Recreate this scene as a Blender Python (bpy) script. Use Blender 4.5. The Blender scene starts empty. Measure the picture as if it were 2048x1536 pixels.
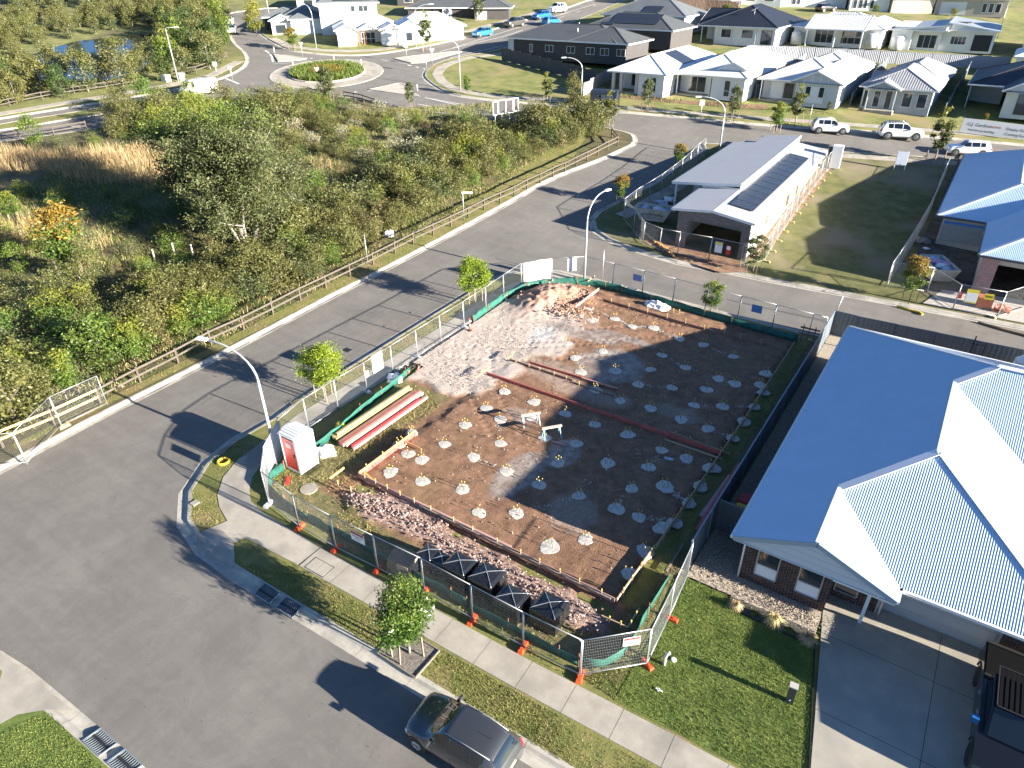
import bpy, bmesh, math, random
import numpy as np
from mathutils import Vector, Matrix, geometry
random.seed(7); rng = np.random.default_rng(11)
SC = bpy.context.scene; COL = SC.collection
PI = math.pi
# ---------------------------------------------------------------- camera
F, TH, RO = 1370.0, math.radians(31.74), math.radians(-0.54)
CAM = np.array([3.963, -21.368, 22.0])
FH = np.array([-0.5621, 0.8271, 0.0]); RH_ = np.array([0.8271, 0.5621, 0.0]); ZZ = np.array([0, 0, 1.0])
FW = FH*math.cos(TH) - ZZ*math.sin(TH); UP0 = FH*math.sin(TH) + ZZ*math.cos(TH)
CR = RH_*math.cos(RO) + UP0*math.sin(RO); CU = -RH_*math.sin(RO) + UP0*math.cos(RO)
cd = bpy.data.cameras.new("camera"); cam = bpy.data.objects.new("camera", cd); COL.objects.link(cam)
cd.sensor_width = 36; cd.lens = F/2048*36; cd.clip_end = 3000; cd.clip_start = 0.1
cam.matrix_world = Matrix(((CR[0], CU[0], -FW[0], CAM[0]), (CR[1], CU[1], -FW[1], CAM[1]), (CR[2], CU[2], -FW[2], CAM[2]), (0, 0, 0, 1)))
SC.camera = cam
# ---------------------------------------------------------------- light
SUN_EL = math.radians(14.6)
SUN = np.array([math.cos(SUN_EL)*math.cos(math.radians(4.3)), math.cos(SUN_EL)*math.sin(math.radians(4.3)), math.sin(SUN_EL)])
w = bpy.data.worlds.new("World"); SC.world = w; w.use_nodes = True
nt = w.node_tree; sky = nt.nodes.new('ShaderNodeTexSky'); sky.sky_type = 'NISHITA'; sky.sun_disc = False
sky.sun_elevation = SUN_EL; sky.sun_rotation = math.atan2(SUN[0], SUN[1]); sky.altitude = 50; sky.dust_density = 0.2; sky.air_density = 0.8; sky.ozone_density = 4.5
nt.links.new(sky.outputs[0], nt.nodes['Background'].inputs[0]); nt.nodes['Background'].inputs[1].default_value = 0.05
sl = bpy.data.lights.new("sun", 'SUN'); sl.energy = 5.0; sl.angle = math.radians(0.53); sl.color = (1.0, 0.92, 0.79)
so = bpy.data.objects.new("sun", sl); COL.objects.link(so)
so.rotation_euler = Vector(SUN).to_track_quat('Z', 'Y').to_euler(); so.location = (0, 0, 60)
SC.view_settings.view_transform = 'Standard'; SC.view_settings.look = 'None'
SC.view_settings.exposure = 2.3; SC.view_settings.gamma = 1; SC.view_settings.use_curve_mapping = False
SC.cycles.max_bounces = 5; SC.cycles.diffuse_bounces = 3; SC.cycles.glossy_bounces = 2; SC.cycles.transmission_bounces = 3; SC.cycles.transparent_max_bounces = 6
# ---------------------------------------------------------------- terrain and pixel -> ground
def S(Y):
    Y = np.asarray(Y, float); t = Y-34
    return np.where(t < 0, 0, np.where(t < 35, .11*t*t/70, np.where(t < 175, .11*(t-17.5), .11*157.5)))
def YD(x, y): return (x-CAM[0])*FH[0] + (y-CAM[1])*FH[1]
def T(x, y): return float(S(YD(x, y)))
def PZ(px, py, z):
    d = FW*F + CR*(px-1024) - CU*(py-768)
    return CAM + d*((z-CAM[2])/d[2])
def P(px, py, h=0.0):                                # the ground point (h metres above ground) seen at a place in the photo
    lo, hi = -5.0, 21.9
    for _ in range(45):
        m = (lo+hi)/2; p = PZ(px, py, m)
        if m < T(p[0], p[1])+h: lo = m
        else: hi = m
    return p
def XY(px, py, h=0.0):
    p = P(px, py, h); return (float(p[0]), float(p[1]))
def PROJ(p):
    w_ = np.asarray(p, float)-CAM; d = w_@FW; return 1024+F*(w_@CR)/d, 768-F*(w_@CU)/d
def HGT(px, py, ty):                                  # height of an upright thing from the photo rows of its foot and top
    b = P(px, py); lo, hi = 0, 40
    for _ in range(40):
        m = (lo+hi)/2
        if PROJ((b[0], b[1], b[2]+m))[1] > ty: lo = m
        else: hi = m
    return lo
# ---------------------------------------------------------------- materials
MATS = {}
def _nt(name):
    m = bpy.data.materials.new(name); m.use_nodes = True
    return m, m.node_tree, m.node_tree.nodes['Principled BSDF']
def mat(name, c, rough=.7, metal=0, var=0.0, scale=3.0, bump=0.0, bscale=None, c2=None, detail=6, spec=None, coords='pos', c3=None, s3=.3, island=0.0, trans=0, coat=0, stretch=None):
    if name in MATS: return MATS[name]
    m, t, b = _nt(name)
    N = t.nodes.new; Lk = t.links.new
    b.inputs['Roughness'].default_value = rough; b.inputs['Metallic'].default_value = metal
    if spec is not None: b.inputs['Specular IOR Level'].default_value = spec
    if coat: b.inputs['Coat Weight'].default_value = coat; b.inputs['Coat Roughness'].default_value = .05
    b.inputs['Base Color'].default_value = (*c, 1)
    g = N('ShaderNodeNewGeometry') if coords == 'pos' else N('ShaderNodeTexCoord')
    src = g.outputs['Position'] if coords == 'pos' else g.outputs['Object']
    if stretch:
        mp = N('ShaderNodeMapping'); mp.inputs['Scale'].default_value = stretch[:3]
        if len(stretch) > 3: mp.inputs['Rotation'].default_value = (0, 0, stretch[3])
        Lk(src, mp.inputs[0]); src = mp.outputs[0]
    col = None
    if var or c2 is not None:
        n = N('ShaderNodeTexNoise'); n.inputs['Scale'].default_value = scale; n.inputs['Detail'].default_value = detail; n.inputs['Roughness'].default_value = .65
        Lk(src, n.inputs['Vector'])
        r = N('ShaderNodeValToRGB'); a = c if c2 is not None else tuple(x*(1-var) for x in c); z = c2 if c2 is not None else tuple(min(1, x*(1+var)) for x in c)
        r.color_ramp.elements[0].position = .36; r.color_ramp.elements[1].position = .64
        r.color_ramp.elements[0].color = (*a, 1); r.color_ramp.elements[1].color = (*z, 1)
        Lk(n.outputs['Fac'], r.inputs[0]); col = r.outputs[0]
        if c3 is not None:
            n3 = N('ShaderNodeTexNoise'); n3.inputs['Scale'].default_value = s3; n3.inputs['Detail'].default_value = 5; Lk(src, n3.inputs['Vector'])
            r3 = N('ShaderNodeMapRange'); r3.inputs[1].default_value = .5; r3.inputs[2].default_value = .66; Lk(n3.outputs['Fac'], r3.inputs[0])
            mx = N('ShaderNodeMixRGB'); mx.inputs[2].default_value = (*c3, 1); Lk(r3.outputs[0], mx.inputs[0]); Lk(col, mx.inputs[1]); col = mx.outputs[0]
    if island:
        gi = N('ShaderNodeNewGeometry'); hs = N('ShaderNodeHueSaturation')
        mr = N('ShaderNodeMapRange'); mr.inputs[3].default_value = 1-island; mr.inputs[4].default_value = 1+island
        Lk(gi.outputs['Random Per Island'], mr.inputs[0]); Lk(mr.outputs[0], hs.inputs['Value'])
        if col: Lk(col, hs.inputs['Color'])
        else: hs.inputs['Color'].default_value = (*c, 1)
        oi = N('ShaderNodeObjectInfo'); m2 = N('ShaderNodeMapRange'); m2.inputs[3].default_value = .485; m2.inputs[4].default_value = .512
        Lk(oi.outputs['Random'], m2.inputs[0]); Lk(m2.outputs[0], hs.inputs['Hue']); col = hs.outputs[0]
    if col: Lk(col, b.inputs['Base Color'])
    if bump:
        nb = N('ShaderNodeTexNoise'); nb.inputs['Scale'].default_value = bscale or scale*4; nb.inputs['Detail'].default_value = 8; nb.inputs['Roughness'].default_value = .7
        Lk(src, nb.inputs['Vector']); bp = N('ShaderNodeBump'); bp.inputs['Strength'].default_value = min(1, bump); bp.inputs['Distance'].default_value = .03*max(1, bump)
        Lk(nb.outputs['Fac'], bp.inputs['Height']); Lk(bp.outputs[0], b.inputs['Normal'])
    if trans:
        ad = N('ShaderNodeMixShader'); tr = N('ShaderNodeBsdfTranslucent'); ad.inputs[0].default_value = trans
        if col: Lk(col, tr.inputs[0])
        else: tr.inputs[0].default_value = (*c, 1)
        Lk(b.outputs[0], ad.inputs[1]); Lk(tr.outputs[0], ad.inputs[2]); Lk(ad.outputs[0], t.nodes['Material Output'].inputs[0])
    MATS[name] = m; return m
def rib_mat(name, c, rough=.45, pitch=.2, strength=.5, metal=.0, tile=False):
    """roof sheet whose ribs run up the slope: the UV of a roof face is metres along the eave and up the slope"""
    if name in MATS: return MATS[name]
    m, t, b = _nt(name); N = t.nodes.new; Lk = t.links.new
    b.inputs['Roughness'].default_value = rough; b.inputs['Metallic'].default_value = metal
    uv = N('ShaderNodeUVMap'); sp = N('ShaderNodeSeparateXYZ'); Lk(uv.outputs[0], sp.inputs[0])
    def wave(sock, per):
        mu = N('ShaderNodeMath'); mu.operation = 'MULTIPLY'; mu.inputs[1].default_value = 2*PI/per; Lk(sock, mu.inputs[0])
        s = N('ShaderNodeMath'); s.operation = 'SINE'; Lk(mu.outputs[0], s.inputs[0]); return s.outputs[0]
    h = wave(sp.outputs[0], pitch)
    if tile:
        fr = N('ShaderNodeMath'); fr.operation = 'FRACT'; dv = N('ShaderNodeMath'); dv.operation = 'DIVIDE'; dv.inputs[1].default_value = .34
        Lk(sp.outputs[1], dv.inputs[0]); Lk(dv.outputs[0], fr.inputs[0]); ad = N('ShaderNodeMath'); ad.operation = 'SUBTRACT'; Lk(h, ad.inputs[0]); Lk(fr.outputs[0], ad.inputs[1]); h = ad.outputs[0]
    bp = N('ShaderNodeBump'); bp.inputs['Strength'].default_value = strength; bp.inputs['Distance'].default_value = .02
    Lk(h, bp.inputs['Height']); Lk(bp.outputs[0], b.inputs['Normal'])
    n = N('ShaderNodeTexNoise'); n.inputs['Scale'].default_value = .7; n.inputs['Detail'].default_value = 7
    g = N('ShaderNodeNewGeometry'); Lk(g.outputs['Position'], n.inputs['Vector'])
    r = N('ShaderNodeValToRGB'); r.color_ramp.elements[0].position = .3; r.color_ramp.elements[1].position = .7
    r.color_ramp.elements[0].color = (*[x*.88 for x in c], 1); r.color_ramp.elements[1].color = (*[min(1, x*1.08) for x in c], 1)
    Lk(n.outputs['Fac'], r.inputs[0]); Lk(r.outputs[0], b.inputs['Base Color'])
    MATS[name] = m; return m
def brick_mat(name, c1, c2, mortar, sc=1.0):
    if name in MATS: return MATS[name]
    m, t, b = _nt(name); N = t.nodes.new; Lk = t.links.new
    uv = N('ShaderNodeUVMap'); br = N('ShaderNodeTexBrick'); br.inputs['Scale'].default_value = 1
    br.inputs['Color1'].default_value = (*c1, 1); br.inputs['Color2'].default_value = (*c2, 1); br.inputs['Mortar'].default_value = (*mortar, 1)
    br.inputs['Mortar Size'].default_value = .008*sc; br.inputs['Brick Width'].default_value = .24*sc; br.inputs['Row Height'].default_value = .086*sc
    Lk(uv.outputs[0], br.inputs[0]); Lk(br.outputs[0], b.inputs['Base Color']); b.inputs['Roughness'].default_value = .85
    bp = N('ShaderNodeBump'); bp.inputs['Strength'].default_value = .6; bp.inputs['Distance'].default_value = .01; bp.invert = True
    Lk(br.outputs['Fac'], bp.inputs['Height']); Lk(bp.outputs[0], b.inputs['Normal'])
    MATS[name] = m; return m
# ---------------------------------------------------------------- objects
def tag(o, label=None, cat=None, group=None, kind=None):
    if label: o['label'] = label
    if cat: o['category'] = cat
    if group: o['group'] = group
    if kind: o['kind'] = kind
    return o
def thing(name, label, cat, loc=(0, 0, 0), rz=0.0, group=None):
    o = bpy.data.objects.new(name, None); o.empty_display_size = .2; COL.objects.link(o)
    o.location = loc; o.rotation_euler = (0, 0, rz); return tag(o, label, cat, group)
def struct(name, loc=(0, 0, 0)):
    o = bpy.data.objects.new(name, None); COL.objects.link(o); o.location = loc; o['kind'] = 'structure'; return o
def copy_tree(o, parent=None):
    c = o.copy(); COL.objects.link(c); c.parent = parent
    for ch in o.children: copy_tree(ch, c)
    return c
def put(root, loc, rz=0.0, s=1.0, label=None, group=None):
    c = copy_tree(root); c.location = loc; c.rotation_euler = (0, 0, rz); c.scale = (s, s, s) if not isinstance(s, tuple) else s
    if label: c['label'] = label
    if group: c['group'] = group
    return c
def fast_mesh(name, V, Q, mats, smooth=False, midx=None, uv=None):
    """V (n,3), Q (m,k) faces of equal size k"""
    V = np.asarray(V, np.float32); Q = np.asarray(Q, np.int32); m, k = Q.shape
    me = bpy.data.meshes.new(name); me.vertices.add(len(V)); me.vertices.foreach_set('co', V.ravel())
    me.loops.add(m*k); me.loops.foreach_set('vertex_index', Q.ravel()); me.polygons.add(m)
    me.polygons.foreach_set('loop_start', np.arange(0, m*k, k, dtype=np.int32)); me.polygons.foreach_set('loop_total', np.full(m, k, np.int32))
    me.polygons.foreach_set('use_smooth', np.full(m, bool(smooth)))
    if midx is not None: me.polygons.foreach_set('material_index', np.asarray(midx, np.int32))
    for x in (mats if isinstance(mats, (list, tuple)) else [mats]): me.materials.append(x)
    me.update(calc_edges=True); return me
def link(name, me, parent=None, loc=None, kind=None):
    o = bpy.data.objects.new(name, me); COL.objects.link(o)
    if parent: o.parent = parent
    if loc is not None: o.location = loc
    if kind: o['kind'] = kind
    return o
class MB:
    """collects solids in one mesh"""
    def __init__(s): s.v = []; s.f = []; s.m = []; s.uv = []; s.sm = []
    def face(s, pts, mi=0, uv=None, sm=False):
        b = len(s.v); s.v += [tuple(map(float, p)) for p in pts]; s.f.append(tuple(range(b, b+len(pts)))); s.m.append(mi); s.uv.append(uv); s.sm.append(sm); return s
    def hexa(s, p, mi=0):
        """8 points: bottom ring 0-3, top ring 4-7"""
        for q in ((3, 2, 1, 0), (4, 5, 6, 7), (0, 1, 5, 4), (1, 2, 6, 5), (2, 3, 7, 6), (3, 0, 4, 7)):
            pp = [p[i] for i in q]
            a = np.array(pp[0], float); b_ = np.array(pp[1], float); L_ = np.linalg.norm(b_-a); H_ = np.linalg.norm(np.array(pp[3], float)-a)
            if abs(a[2]-b_[2]) < 1e-5: uv = [(0, 0), (L_, 0), (L_, H_), (0, H_)]
            else: uv = [(0, 0), (0, L_), (H_, L_), (H_, 0)]
            s.face(pp, mi, uv)
        return s
    def box(s, x0, x1, y0, y1, z0, z1, mi=0):
        return s.hexa([(x0, y0, z0), (x1, y0, z0), (x1, y1, z0), (x0, y1, z0), (x0, y0, z1), (x1, y0, z1), (x1, y1, z1), (x0, y1, z1)], mi)
    def bar(s, a, b, w=.05, h=None, mi=0):
        """square bar from a to b, w wide, h high"""
        h = h or w; a = np.array(a, float); b = np.array(b, float); d = b-a; d /= (np.linalg.norm(d)+1e-9)
        r = np.cross(d, (0, 0, 1.0)) if abs(d[2]) < .98 else np.array([1.0, 0, 0]); r /= np.linalg.norm(r); u = np.cross(r, d)
        c = [(-w/2, -h/2), (w/2, -h/2), (w/2, h/2), (-w/2, h/2)]
        return s.hexa([a+r*i+u*j for i, j in c]+[b+r*i+u*j for i, j in c], mi)
    def tube(s, pts, r, n=6, mi=0, cap=True, sm=True):
        pts = [np.array(p, float) for p in pts]; R_ = r if isinstance(r, (list, tuple)) else [r]*len(pts); base = len(s.v)
        prev = None
        for i, p in enumerate(pts):
            d = pts[min(i+1, len(pts)-1)]-pts[max(i-1, 0)]; d /= (np.linalg.norm(d)+1e-9)
            if prev is None: a = np.cross(d, (0, 0, 1.0)) if abs(d[2]) < .9 else np.cross(d, (1.0, 0, 0))
            else: a = prev-d*(prev@d)
            a /= (np.linalg.norm(a)+1e-9); prev = a; b_ = np.cross(d, a)
            for k in range(n):
                t = 2*PI*k/n; s.v.append(tuple(p+(a*math.cos(t)+b_*math.sin(t))*R_[i]))
        for i in range(len(pts)-1):
            for k in range(n):
                k2 = (k+1) % n; s.f.append((base+i*n+k, base+i*n+k2, base+(i+1)*n+k2, base+(i+1)*n+k)); s.m.append(mi); s.uv.append(None); s.sm.append(sm)
        if cap:
            for e in (tuple(base+k for k in range(n))[::-1], tuple(base+(len(pts)-1)*n+k for k in range(n))): s.f.append(e); s.m.append(mi); s.uv.append(None); s.sm.append(False)
        return s
    def cyl(s, c, r, h, n=12, mi=0, r2=None): return s.tube([c, (c[0], c[1], c[2]+h)], [r, r if r2 is None else r2], n, mi)
    def mesh(s, name, mats, off=(0, 0, 0)):
        me = bpy.data.meshes.new(name); me.from_pydata([(x-off[0], y-off[1], z-off[2]) for x, y, z in s.v], [], s.f)
        for x in (mats if isinstance(mats, (list, tuple)) else [mats]): me.materials.append(x)
        me.polygons.foreach_set('material_index', s.m); me.polygons.foreach_set('use_smooth', s.sm)
        if any(u is not None for u in s.uv):
            ul = me.uv_layers.new(name='UVMap'); k = 0; dat = np.zeros((len(me.loops), 2), np.float32)
            for f, u in zip(s.f, s.uv):
                if u is not None: dat[k:k+len(f)] = u
                k += len(f)
            ul.data.foreach_set('uv', dat.ravel())
        me.update(); return me
    def build(s, name, mats, parent=None, kind=None, world=False):
        off = tuple(parent.location) if (parent is not None and world) else (0, 0, 0)
        if parent is not None and world and parent.parent is not None: off = tuple(np.array(off)+np.array(parent.parent.location))
        return link(name, s.mesh(name, mats, off), parent, kind=kind)
def mono(name, mb, mats, label, cat, base=None, group=None):
    """a thing that is one mesh, its origin at its base"""
    base = base or (0, 0, 0); o = link(name, mb.mesh(name, mats)); o.location = base; return tag(o, label, cat, group)
# ---------------------------------------------------------------- flat sheets draped over the terrain
def spline(pts, step=1.0):
    P_ = [np.array(p, float) for p in pts]; out = []
    for i in range(len(P_)-1):
        p0 = P_[max(i-1, 0)]; p1 = P_[i]; p2 = P_[i+1]; p3 = P_[min(i+2, len(P_)-1)]; n = max(1, int(np.linalg.norm(p2-p1)/step))
        for k in range(n):
            t = k/n; out.append(.5*((2*p1)+(-p0+p2)*t+(2*p0-5*p1+4*p2-p3)*t*t+(-p0+3*p1-3*p2+p3)*t**3))
    out.append(P_[-1]); return out
def offset(pl, d):
    """offset an open polyline to its left by d"""
    o = []
    for i in range(len(pl)):
        t = np.array(pl[min(i+1, len(pl)-1)])-np.array(pl[max(i-1, 0)]); t /= (np.linalg.norm(t)+1e-9); o.append(np.array(pl[i])+np.array([-t[1], t[0]])*d)
    return o
def sheet(name, poly, m, dz, parent=None, kind=None, step=3.0, thick=0):
    poly = [(float(p[0]), float(p[1])) for p in poly]
    bm = bmesh.new(); tris = geometry.tessellate_polygon([[Vector((x, y, 0)) for x, y in poly]])
    vs = [bm.verts.new((x, y, 0)) for x, y in poly]
    for t in tris:
        try: bm.faces.new([vs[i] for i in t])
        except ValueError: pass
    ys = [YD(x, y) for x, y in poly]; y = 34.0
    while y < min(max(ys), 240):
        if y > min(ys):
            q = Vector((CAM[0]+FH[0]*y, CAM[1]+FH[1]*y, 0)); bmesh.ops.bisect_plane(bm, geom=bm.verts[:]+bm.edges[:]+bm.faces[:], plane_co=q, plane_no=Vector(FH), dist=1e-5)
        y += step if y < 120 else step*3
    bmesh.ops.recalc_face_normals(bm, faces=bm.faces[:])
    for f in bm.faces:
        if f.normal.z < 0: f.normal_flip()
    for v in bm.verts: v.co.z = T(v.co.x, v.co.y)+dz
    me = bpy.data.meshes.new(name); bm.to_mesh(me); bm.free(); me.materials.append(m)
    return link(name, me, parent, kind=kind)
def sweep(pl, prof, m, name, parent, seg=None, gap=.012, step=1):
    """sweep profile [(offset to the left, height)] along polyline pl; cut in segments of seg metres"""
    pl = [np.array(p, float)[:2] for p in pl]; L_ = [0]
    for i in range(1, len(pl)): L_.append(L_[-1]+np.linalg.norm(pl[i]-pl[i-1]))
    def at(s_):
        s_ = min(max(s_, 0), L_[-1]); i = min(np.searchsorted(L_, s_, side='right')-1, len(pl)-2); i = max(i, 0); t = (s_-L_[i])/(L_[i+1]-L_[i]+1e-9)
        p = pl[i]*(1-t)+pl[i+1]*t; j0 = at0(s_-.6); j1 = at0(s_+.6); d = j1-j0; d /= (np.linalg.norm(d)+1e-9); return p, np.array([-d[1], d[0]])
    def at0(s_):
        s_ = min(max(s_, 0), L_[-1]); i = max(min(np.searchsorted(L_, s_, side='right')-1, len(pl)-2), 0); t = (s_-L_[i])/(L_[i+1]-L_[i]+1e-9); return pl[i]*(1-t)+pl[i+1]*t
    tot = L_[-1]; seg = seg or tot; k = max(1, round(tot/seg)); seg = tot/k; outs = []
    for j in range(k):
        a, b = j*seg+(gap/2 if k > 1 else 0), (j+1)*seg-(gap/2 if k > 1 else 0); n = max(1, int((b-a)/step)); V = []; Q = []
        for i in range(n+1):
            p, nn = at(a+(b-a)*i/n)
            for o_, h in prof: q = p+nn*o_; V.append((q[0], q[1], T(q[0], q[1])+h))
        c = len(prof)
        for i in range(n):
            for q in range(c-1): Q.append((i*c+q, (i+1)*c+q, (i+1)*c+q+1, i*c+q+1))
        Q = [q[::-1] for q in Q]
        outs.append(link(name, fast_mesh(name, V, Q, m), parent))
    return outs
def poisson(poly, d, n_try=4000, seed=0):
    """random points in a ground polygon at least d apart"""
    r = random.Random(seed); xs = [p[0] for p in poly]; ys = [p[1] for p in poly]; pts = []; grid = {}
    for _ in range(n_try):
        x = r.uniform(min(xs), max(xs)); y = r.uniform(min(ys), max(ys))
        if not inside(x, y, poly): continue
        k = (int(x//d), int(y//d)); ok = True
        for i in (-1, 0, 1):
            for j in (-1, 0, 1):
                for q in grid.get((k[0]+i, k[1]+j), ()):
                    if (q[0]-x)**2+(q[1]-y)**2 < d*d: ok = False
        if ok: pts.append((x, y)); grid.setdefault(k, []).append((x, y))
    return pts
def inside(x, y, poly):
    c = False; j = len(poly)-1
    for i in range(len(poly)):
        xi, yi = poly[i][0], poly[i][1]; xj, yj = poly[j][0], poly[j][1]
        if (yi > y) != (yj > y) and x < (xj-xi)*(y-yi)/(yj-yi+1e-12)+xi: c = not c
        j = i
    return c
def inside_np(X, Y, poly):
    c = np.zeros(len(X), bool); j = len(poly)-1
    for i in range(len(poly)):
        xi, yi = poly[i][0], poly[i][1]; xj, yj = poly[j][0], poly[j][1]
        k = ((yi > Y) != (yj > Y)) & (X < (xj-xi)*(Y-yi)/(yj-yi+1e-12)+xi); c ^= k; j = i
    return c
def rand_in(poly, dens):
    xs = [p[0] for p in poly]; ys = [p[1] for p in poly]; n = int((max(xs)-min(xs))*(max(ys)-min(ys))*dens)
    X = rng.uniform(min(xs), max(xs), n); Y = rng.uniform(min(ys), max(ys), n); k = inside_np(X, Y, poly); return X[k], Y[k]
def TN(X, Y): return S(YD(X, Y))
def grass(name, polys, dens, h, wd, m, dz=.0, lean=.5, parent=None, holes=(), noise=0.0, flat=False):
    """thousands of single blades joined as one mesh"""
    Vs = []; 
    for poly in polys:
        X, Y = rand_in(poly, dens)
        for ho in holes:
            k = ~inside_np(X, Y, ho); X, Y = X[k], Y[k]
        if noise:
            k = (np.sin(X*.9+1.3*np.sin(Y*.7))+np.sin(Y*1.1+np.cos(X*.5)*1.7)+rng.normal(0, .8, len(X))) > noise-1; X, Y = X[k], Y[k]
        n = len(X); Z = TN(X, Y)+dz; a = rng.uniform(0, 2*PI, n); hh = h*rng.uniform(.5, 1.25, n); l = lean*rng.uniform(.1, 1, n)*hh; la = rng.uniform(0, 2*PI, n)
        dx = np.cos(a)*wd/2; dy = np.sin(a)*wd/2
        A = np.stack([X-dx, Y-dy, Z], 1); B = np.stack([X+dx, Y+dy, Z], 1); C_ = np.stack([X+np.cos(la)*l, Y+np.sin(la)*l, Z+hh], 1)
        Vs.append(np.stack([A, B, C_], 1).reshape(-1, 3))
    V = np.concatenate(Vs); Q = np.arange(len(V)).reshape(-1, 3)
    o = link(name, fast_mesh(name, V, Q, m), parent); o['kind'] = 'stuff'; return o
# ================================================================= SETTING
def asphalt():
    m, t, bs = _nt('asphalt'); N = t.nodes.new; Lk = t.links.new; bs.inputs['Roughness'].default_value = .88; g = N('ShaderNodeNewGeometry')
    def nz(sc, det, rough=.6, st=None, dist=0):
        n = N('ShaderNodeTexNoise'); n.inputs['Scale'].default_value = sc; n.inputs['Detail'].default_value = det; n.inputs['Roughness'].default_value = rough; n.inputs['Distortion'].default_value = dist; src = g.outputs['Position']
        if st: mp = N('ShaderNodeMapping'); mp.inputs['Scale'].default_value = st; Lk(src, mp.inputs[0]); src = mp.outputs[0]
        Lk(src, n.inputs['Vector']); return n.outputs['Fac']
    def rng_(f, a, b_, lo, hi): r = N('ShaderNodeMapRange'); r.inputs[1].default_value = a; r.inputs[2].default_value = b_; r.inputs[3].default_value = lo; r.inputs[4].default_value = hi; Lk(f, r.inputs[0]); return r.outputs[0]
    def mul(a, b_): q = N('ShaderNodeMath'); q.operation = 'MULTIPLY'; Lk(a, q.inputs[0]); Lk(b_, q.inputs[1]); return q.outputs[0]
    f = mul(rng_(nz(22, 9, .85), .3, .7, .78, 1.2), rng_(nz(.22, 6), .35, .65, .90, 1.10)); f = mul(f, rng_(nz(1, 5, .6, (.12, 1.6, 1)), .35, .68, .93, 1.06)); f = mul(f, rng_(nz(1, 5, .6, (1.3, .10, 1)), .35, .68, .94, 1.05))
    f = mul(f, rng_(nz(.45, 7, .7, None, 2.5), .485, .5, 1.0, .93)); f = mul(f, rng_(nz(5.5, 2, .5), .70, .74, 1.0, .7)); f = mul(f, rng_(nz(7.5, 2, .5), .74, .77, 1.0, 1.5))
    c = N('ShaderNodeRGB'); c.outputs[0].default_value = (.166, .153, .137, 1); col = c.outputs[0]
    for (cx, cy, rad, amt) in ((-26.6, 9.5, 4.5, .3), (-13, 30.5, 4.5, .45), (-20, 29, 4, .2), (7, 32, 4, .35)):
        vd = N('ShaderNodeVectorMath'); vd.operation = 'DISTANCE'; vd.inputs[1].default_value = (cx, cy, T(cx, cy)); Lk(g.outputs['Position'], vd.inputs[0])
        k = mul(rng_(vd.outputs['Value'], 0, rad, amt, 0), rng_(nz(1.3, 8, .7), .38, .62, 0, 1)); mx = N('ShaderNodeMixRGB'); mx.inputs[2].default_value = (.27, .20, .145, 1); Lk(k, mx.inputs[0]); Lk(col, mx.inputs[1]); col = mx.outputs[0]
    h = N('ShaderNodeVectorMath'); h.operation = 'SCALE'; Lk(col, h.inputs[0]); Lk(f, h.inputs['Scale']); Lk(h.outputs[0], bs.inputs['Base Color'])
    bp = N('ShaderNodeBump'); bp.inputs['Strength'].default_value = .5; bp.inputs['Distance'].default_value = .01; Lk(nz(60, 6, .8), bp.inputs['Height']); Lk(bp.outputs[0], bs.inputs['Normal']); MATS['asphalt'] = m; return m
M_ASPH = asphalt()
M_EARTH = mat('earth', (.09, .07, .04), .95, c2=(.15, .12, .06), scale=.3)
M_CONC = mat('concrete', (.30, .27, .225), .85, c2=(.375, .34, .285), scale=1.6, detail=10, bump=.25, bscale=30, c3=(.24, .22, .185), s3=.5)
M_KERB = mat('kerb_concrete', (.34, .315, .27), .85, c2=(.43, .40, .345), scale=2.5, detail=10, bump=.2, bscale=30, c3=(.25, .235, .20), s3=.7)
M_TURF = mat('turf_soil', (.11, .13, .03), .95, c2=(.20, .18, .055), scale=1.2, bump=.8, bscale=9, c3=(.20, .155, .07), s3=.5)
M_LAWN = mat('lawn_soil', (.08, .125, .02), .95, c2=(.14, .18, .035), scale=1.4, bump=.8, bscale=12)
M_BUSH = mat('bush_soil', (.06, .055, .022), .95, c2=(.13, .105, .045), scale=.5, bump=1, bscale=3, c3=(.07, .085, .02), s3=.2)
M_PAINT = mat('road_paint', (.6, .6, .58), .7, var=.12, scale=8)
BLK = mat('black', (.015, .015, .016), .6)
def X(pts): return [XY(*p) for p in pts]
gm = MB()
me = bpy.data.meshes.new('ground'); bm = bmesh.new()
R_ = [-60, 20, 34, 44, 54, 64, 80, 110, 150, 209, 300, 900, 2400]
rows = []
for y in R_:
    rows.append([bm.verts.new(tuple(CAM*[1, 1, 0]+FH*y+RH_*x+ZZ*(float(S(y))-.5))) for x in (-2500, -300, 0, 300, 2500)])
for i in range(len(rows)-1):
    for j in range(4): bm.faces.new((rows[i][j], rows[i][j+1], rows[i+1][j+1], rows[i+1][j]))
bm.to_mesh(me); bm.free(); me.materials.append(M_BUSH); link('ground', me, kind='structure')
# the asphalt: one sheet under all the blocks, which stand a kerb's height above it
road = sheet('road', [(-45, -60), (45, -60), (45, 60), (60, 95), (-20, 175), (-90, 190), (-200, 150), (-200, 20), (-60, -20)], M_ASPH, 0, kind='structure', step=2.5)
KP = [(0, .004), (.3, .0), (.40, .035), (.50, .125), (.66, .135), (.665, .02)]
KF = [(-.0, .003), (.28, .0), (.3, .14), (.45, .15), (.455, .02)]
def kerb(pl, seg=2.4, prof=KP, m=M_KERB, k=.6):
    st = struct('kerb'); sweep(pl, prof, m, 'kerb_segment', st, seg, .014, 1.2)
    return offset(pl, k)
LAND = .12
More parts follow.
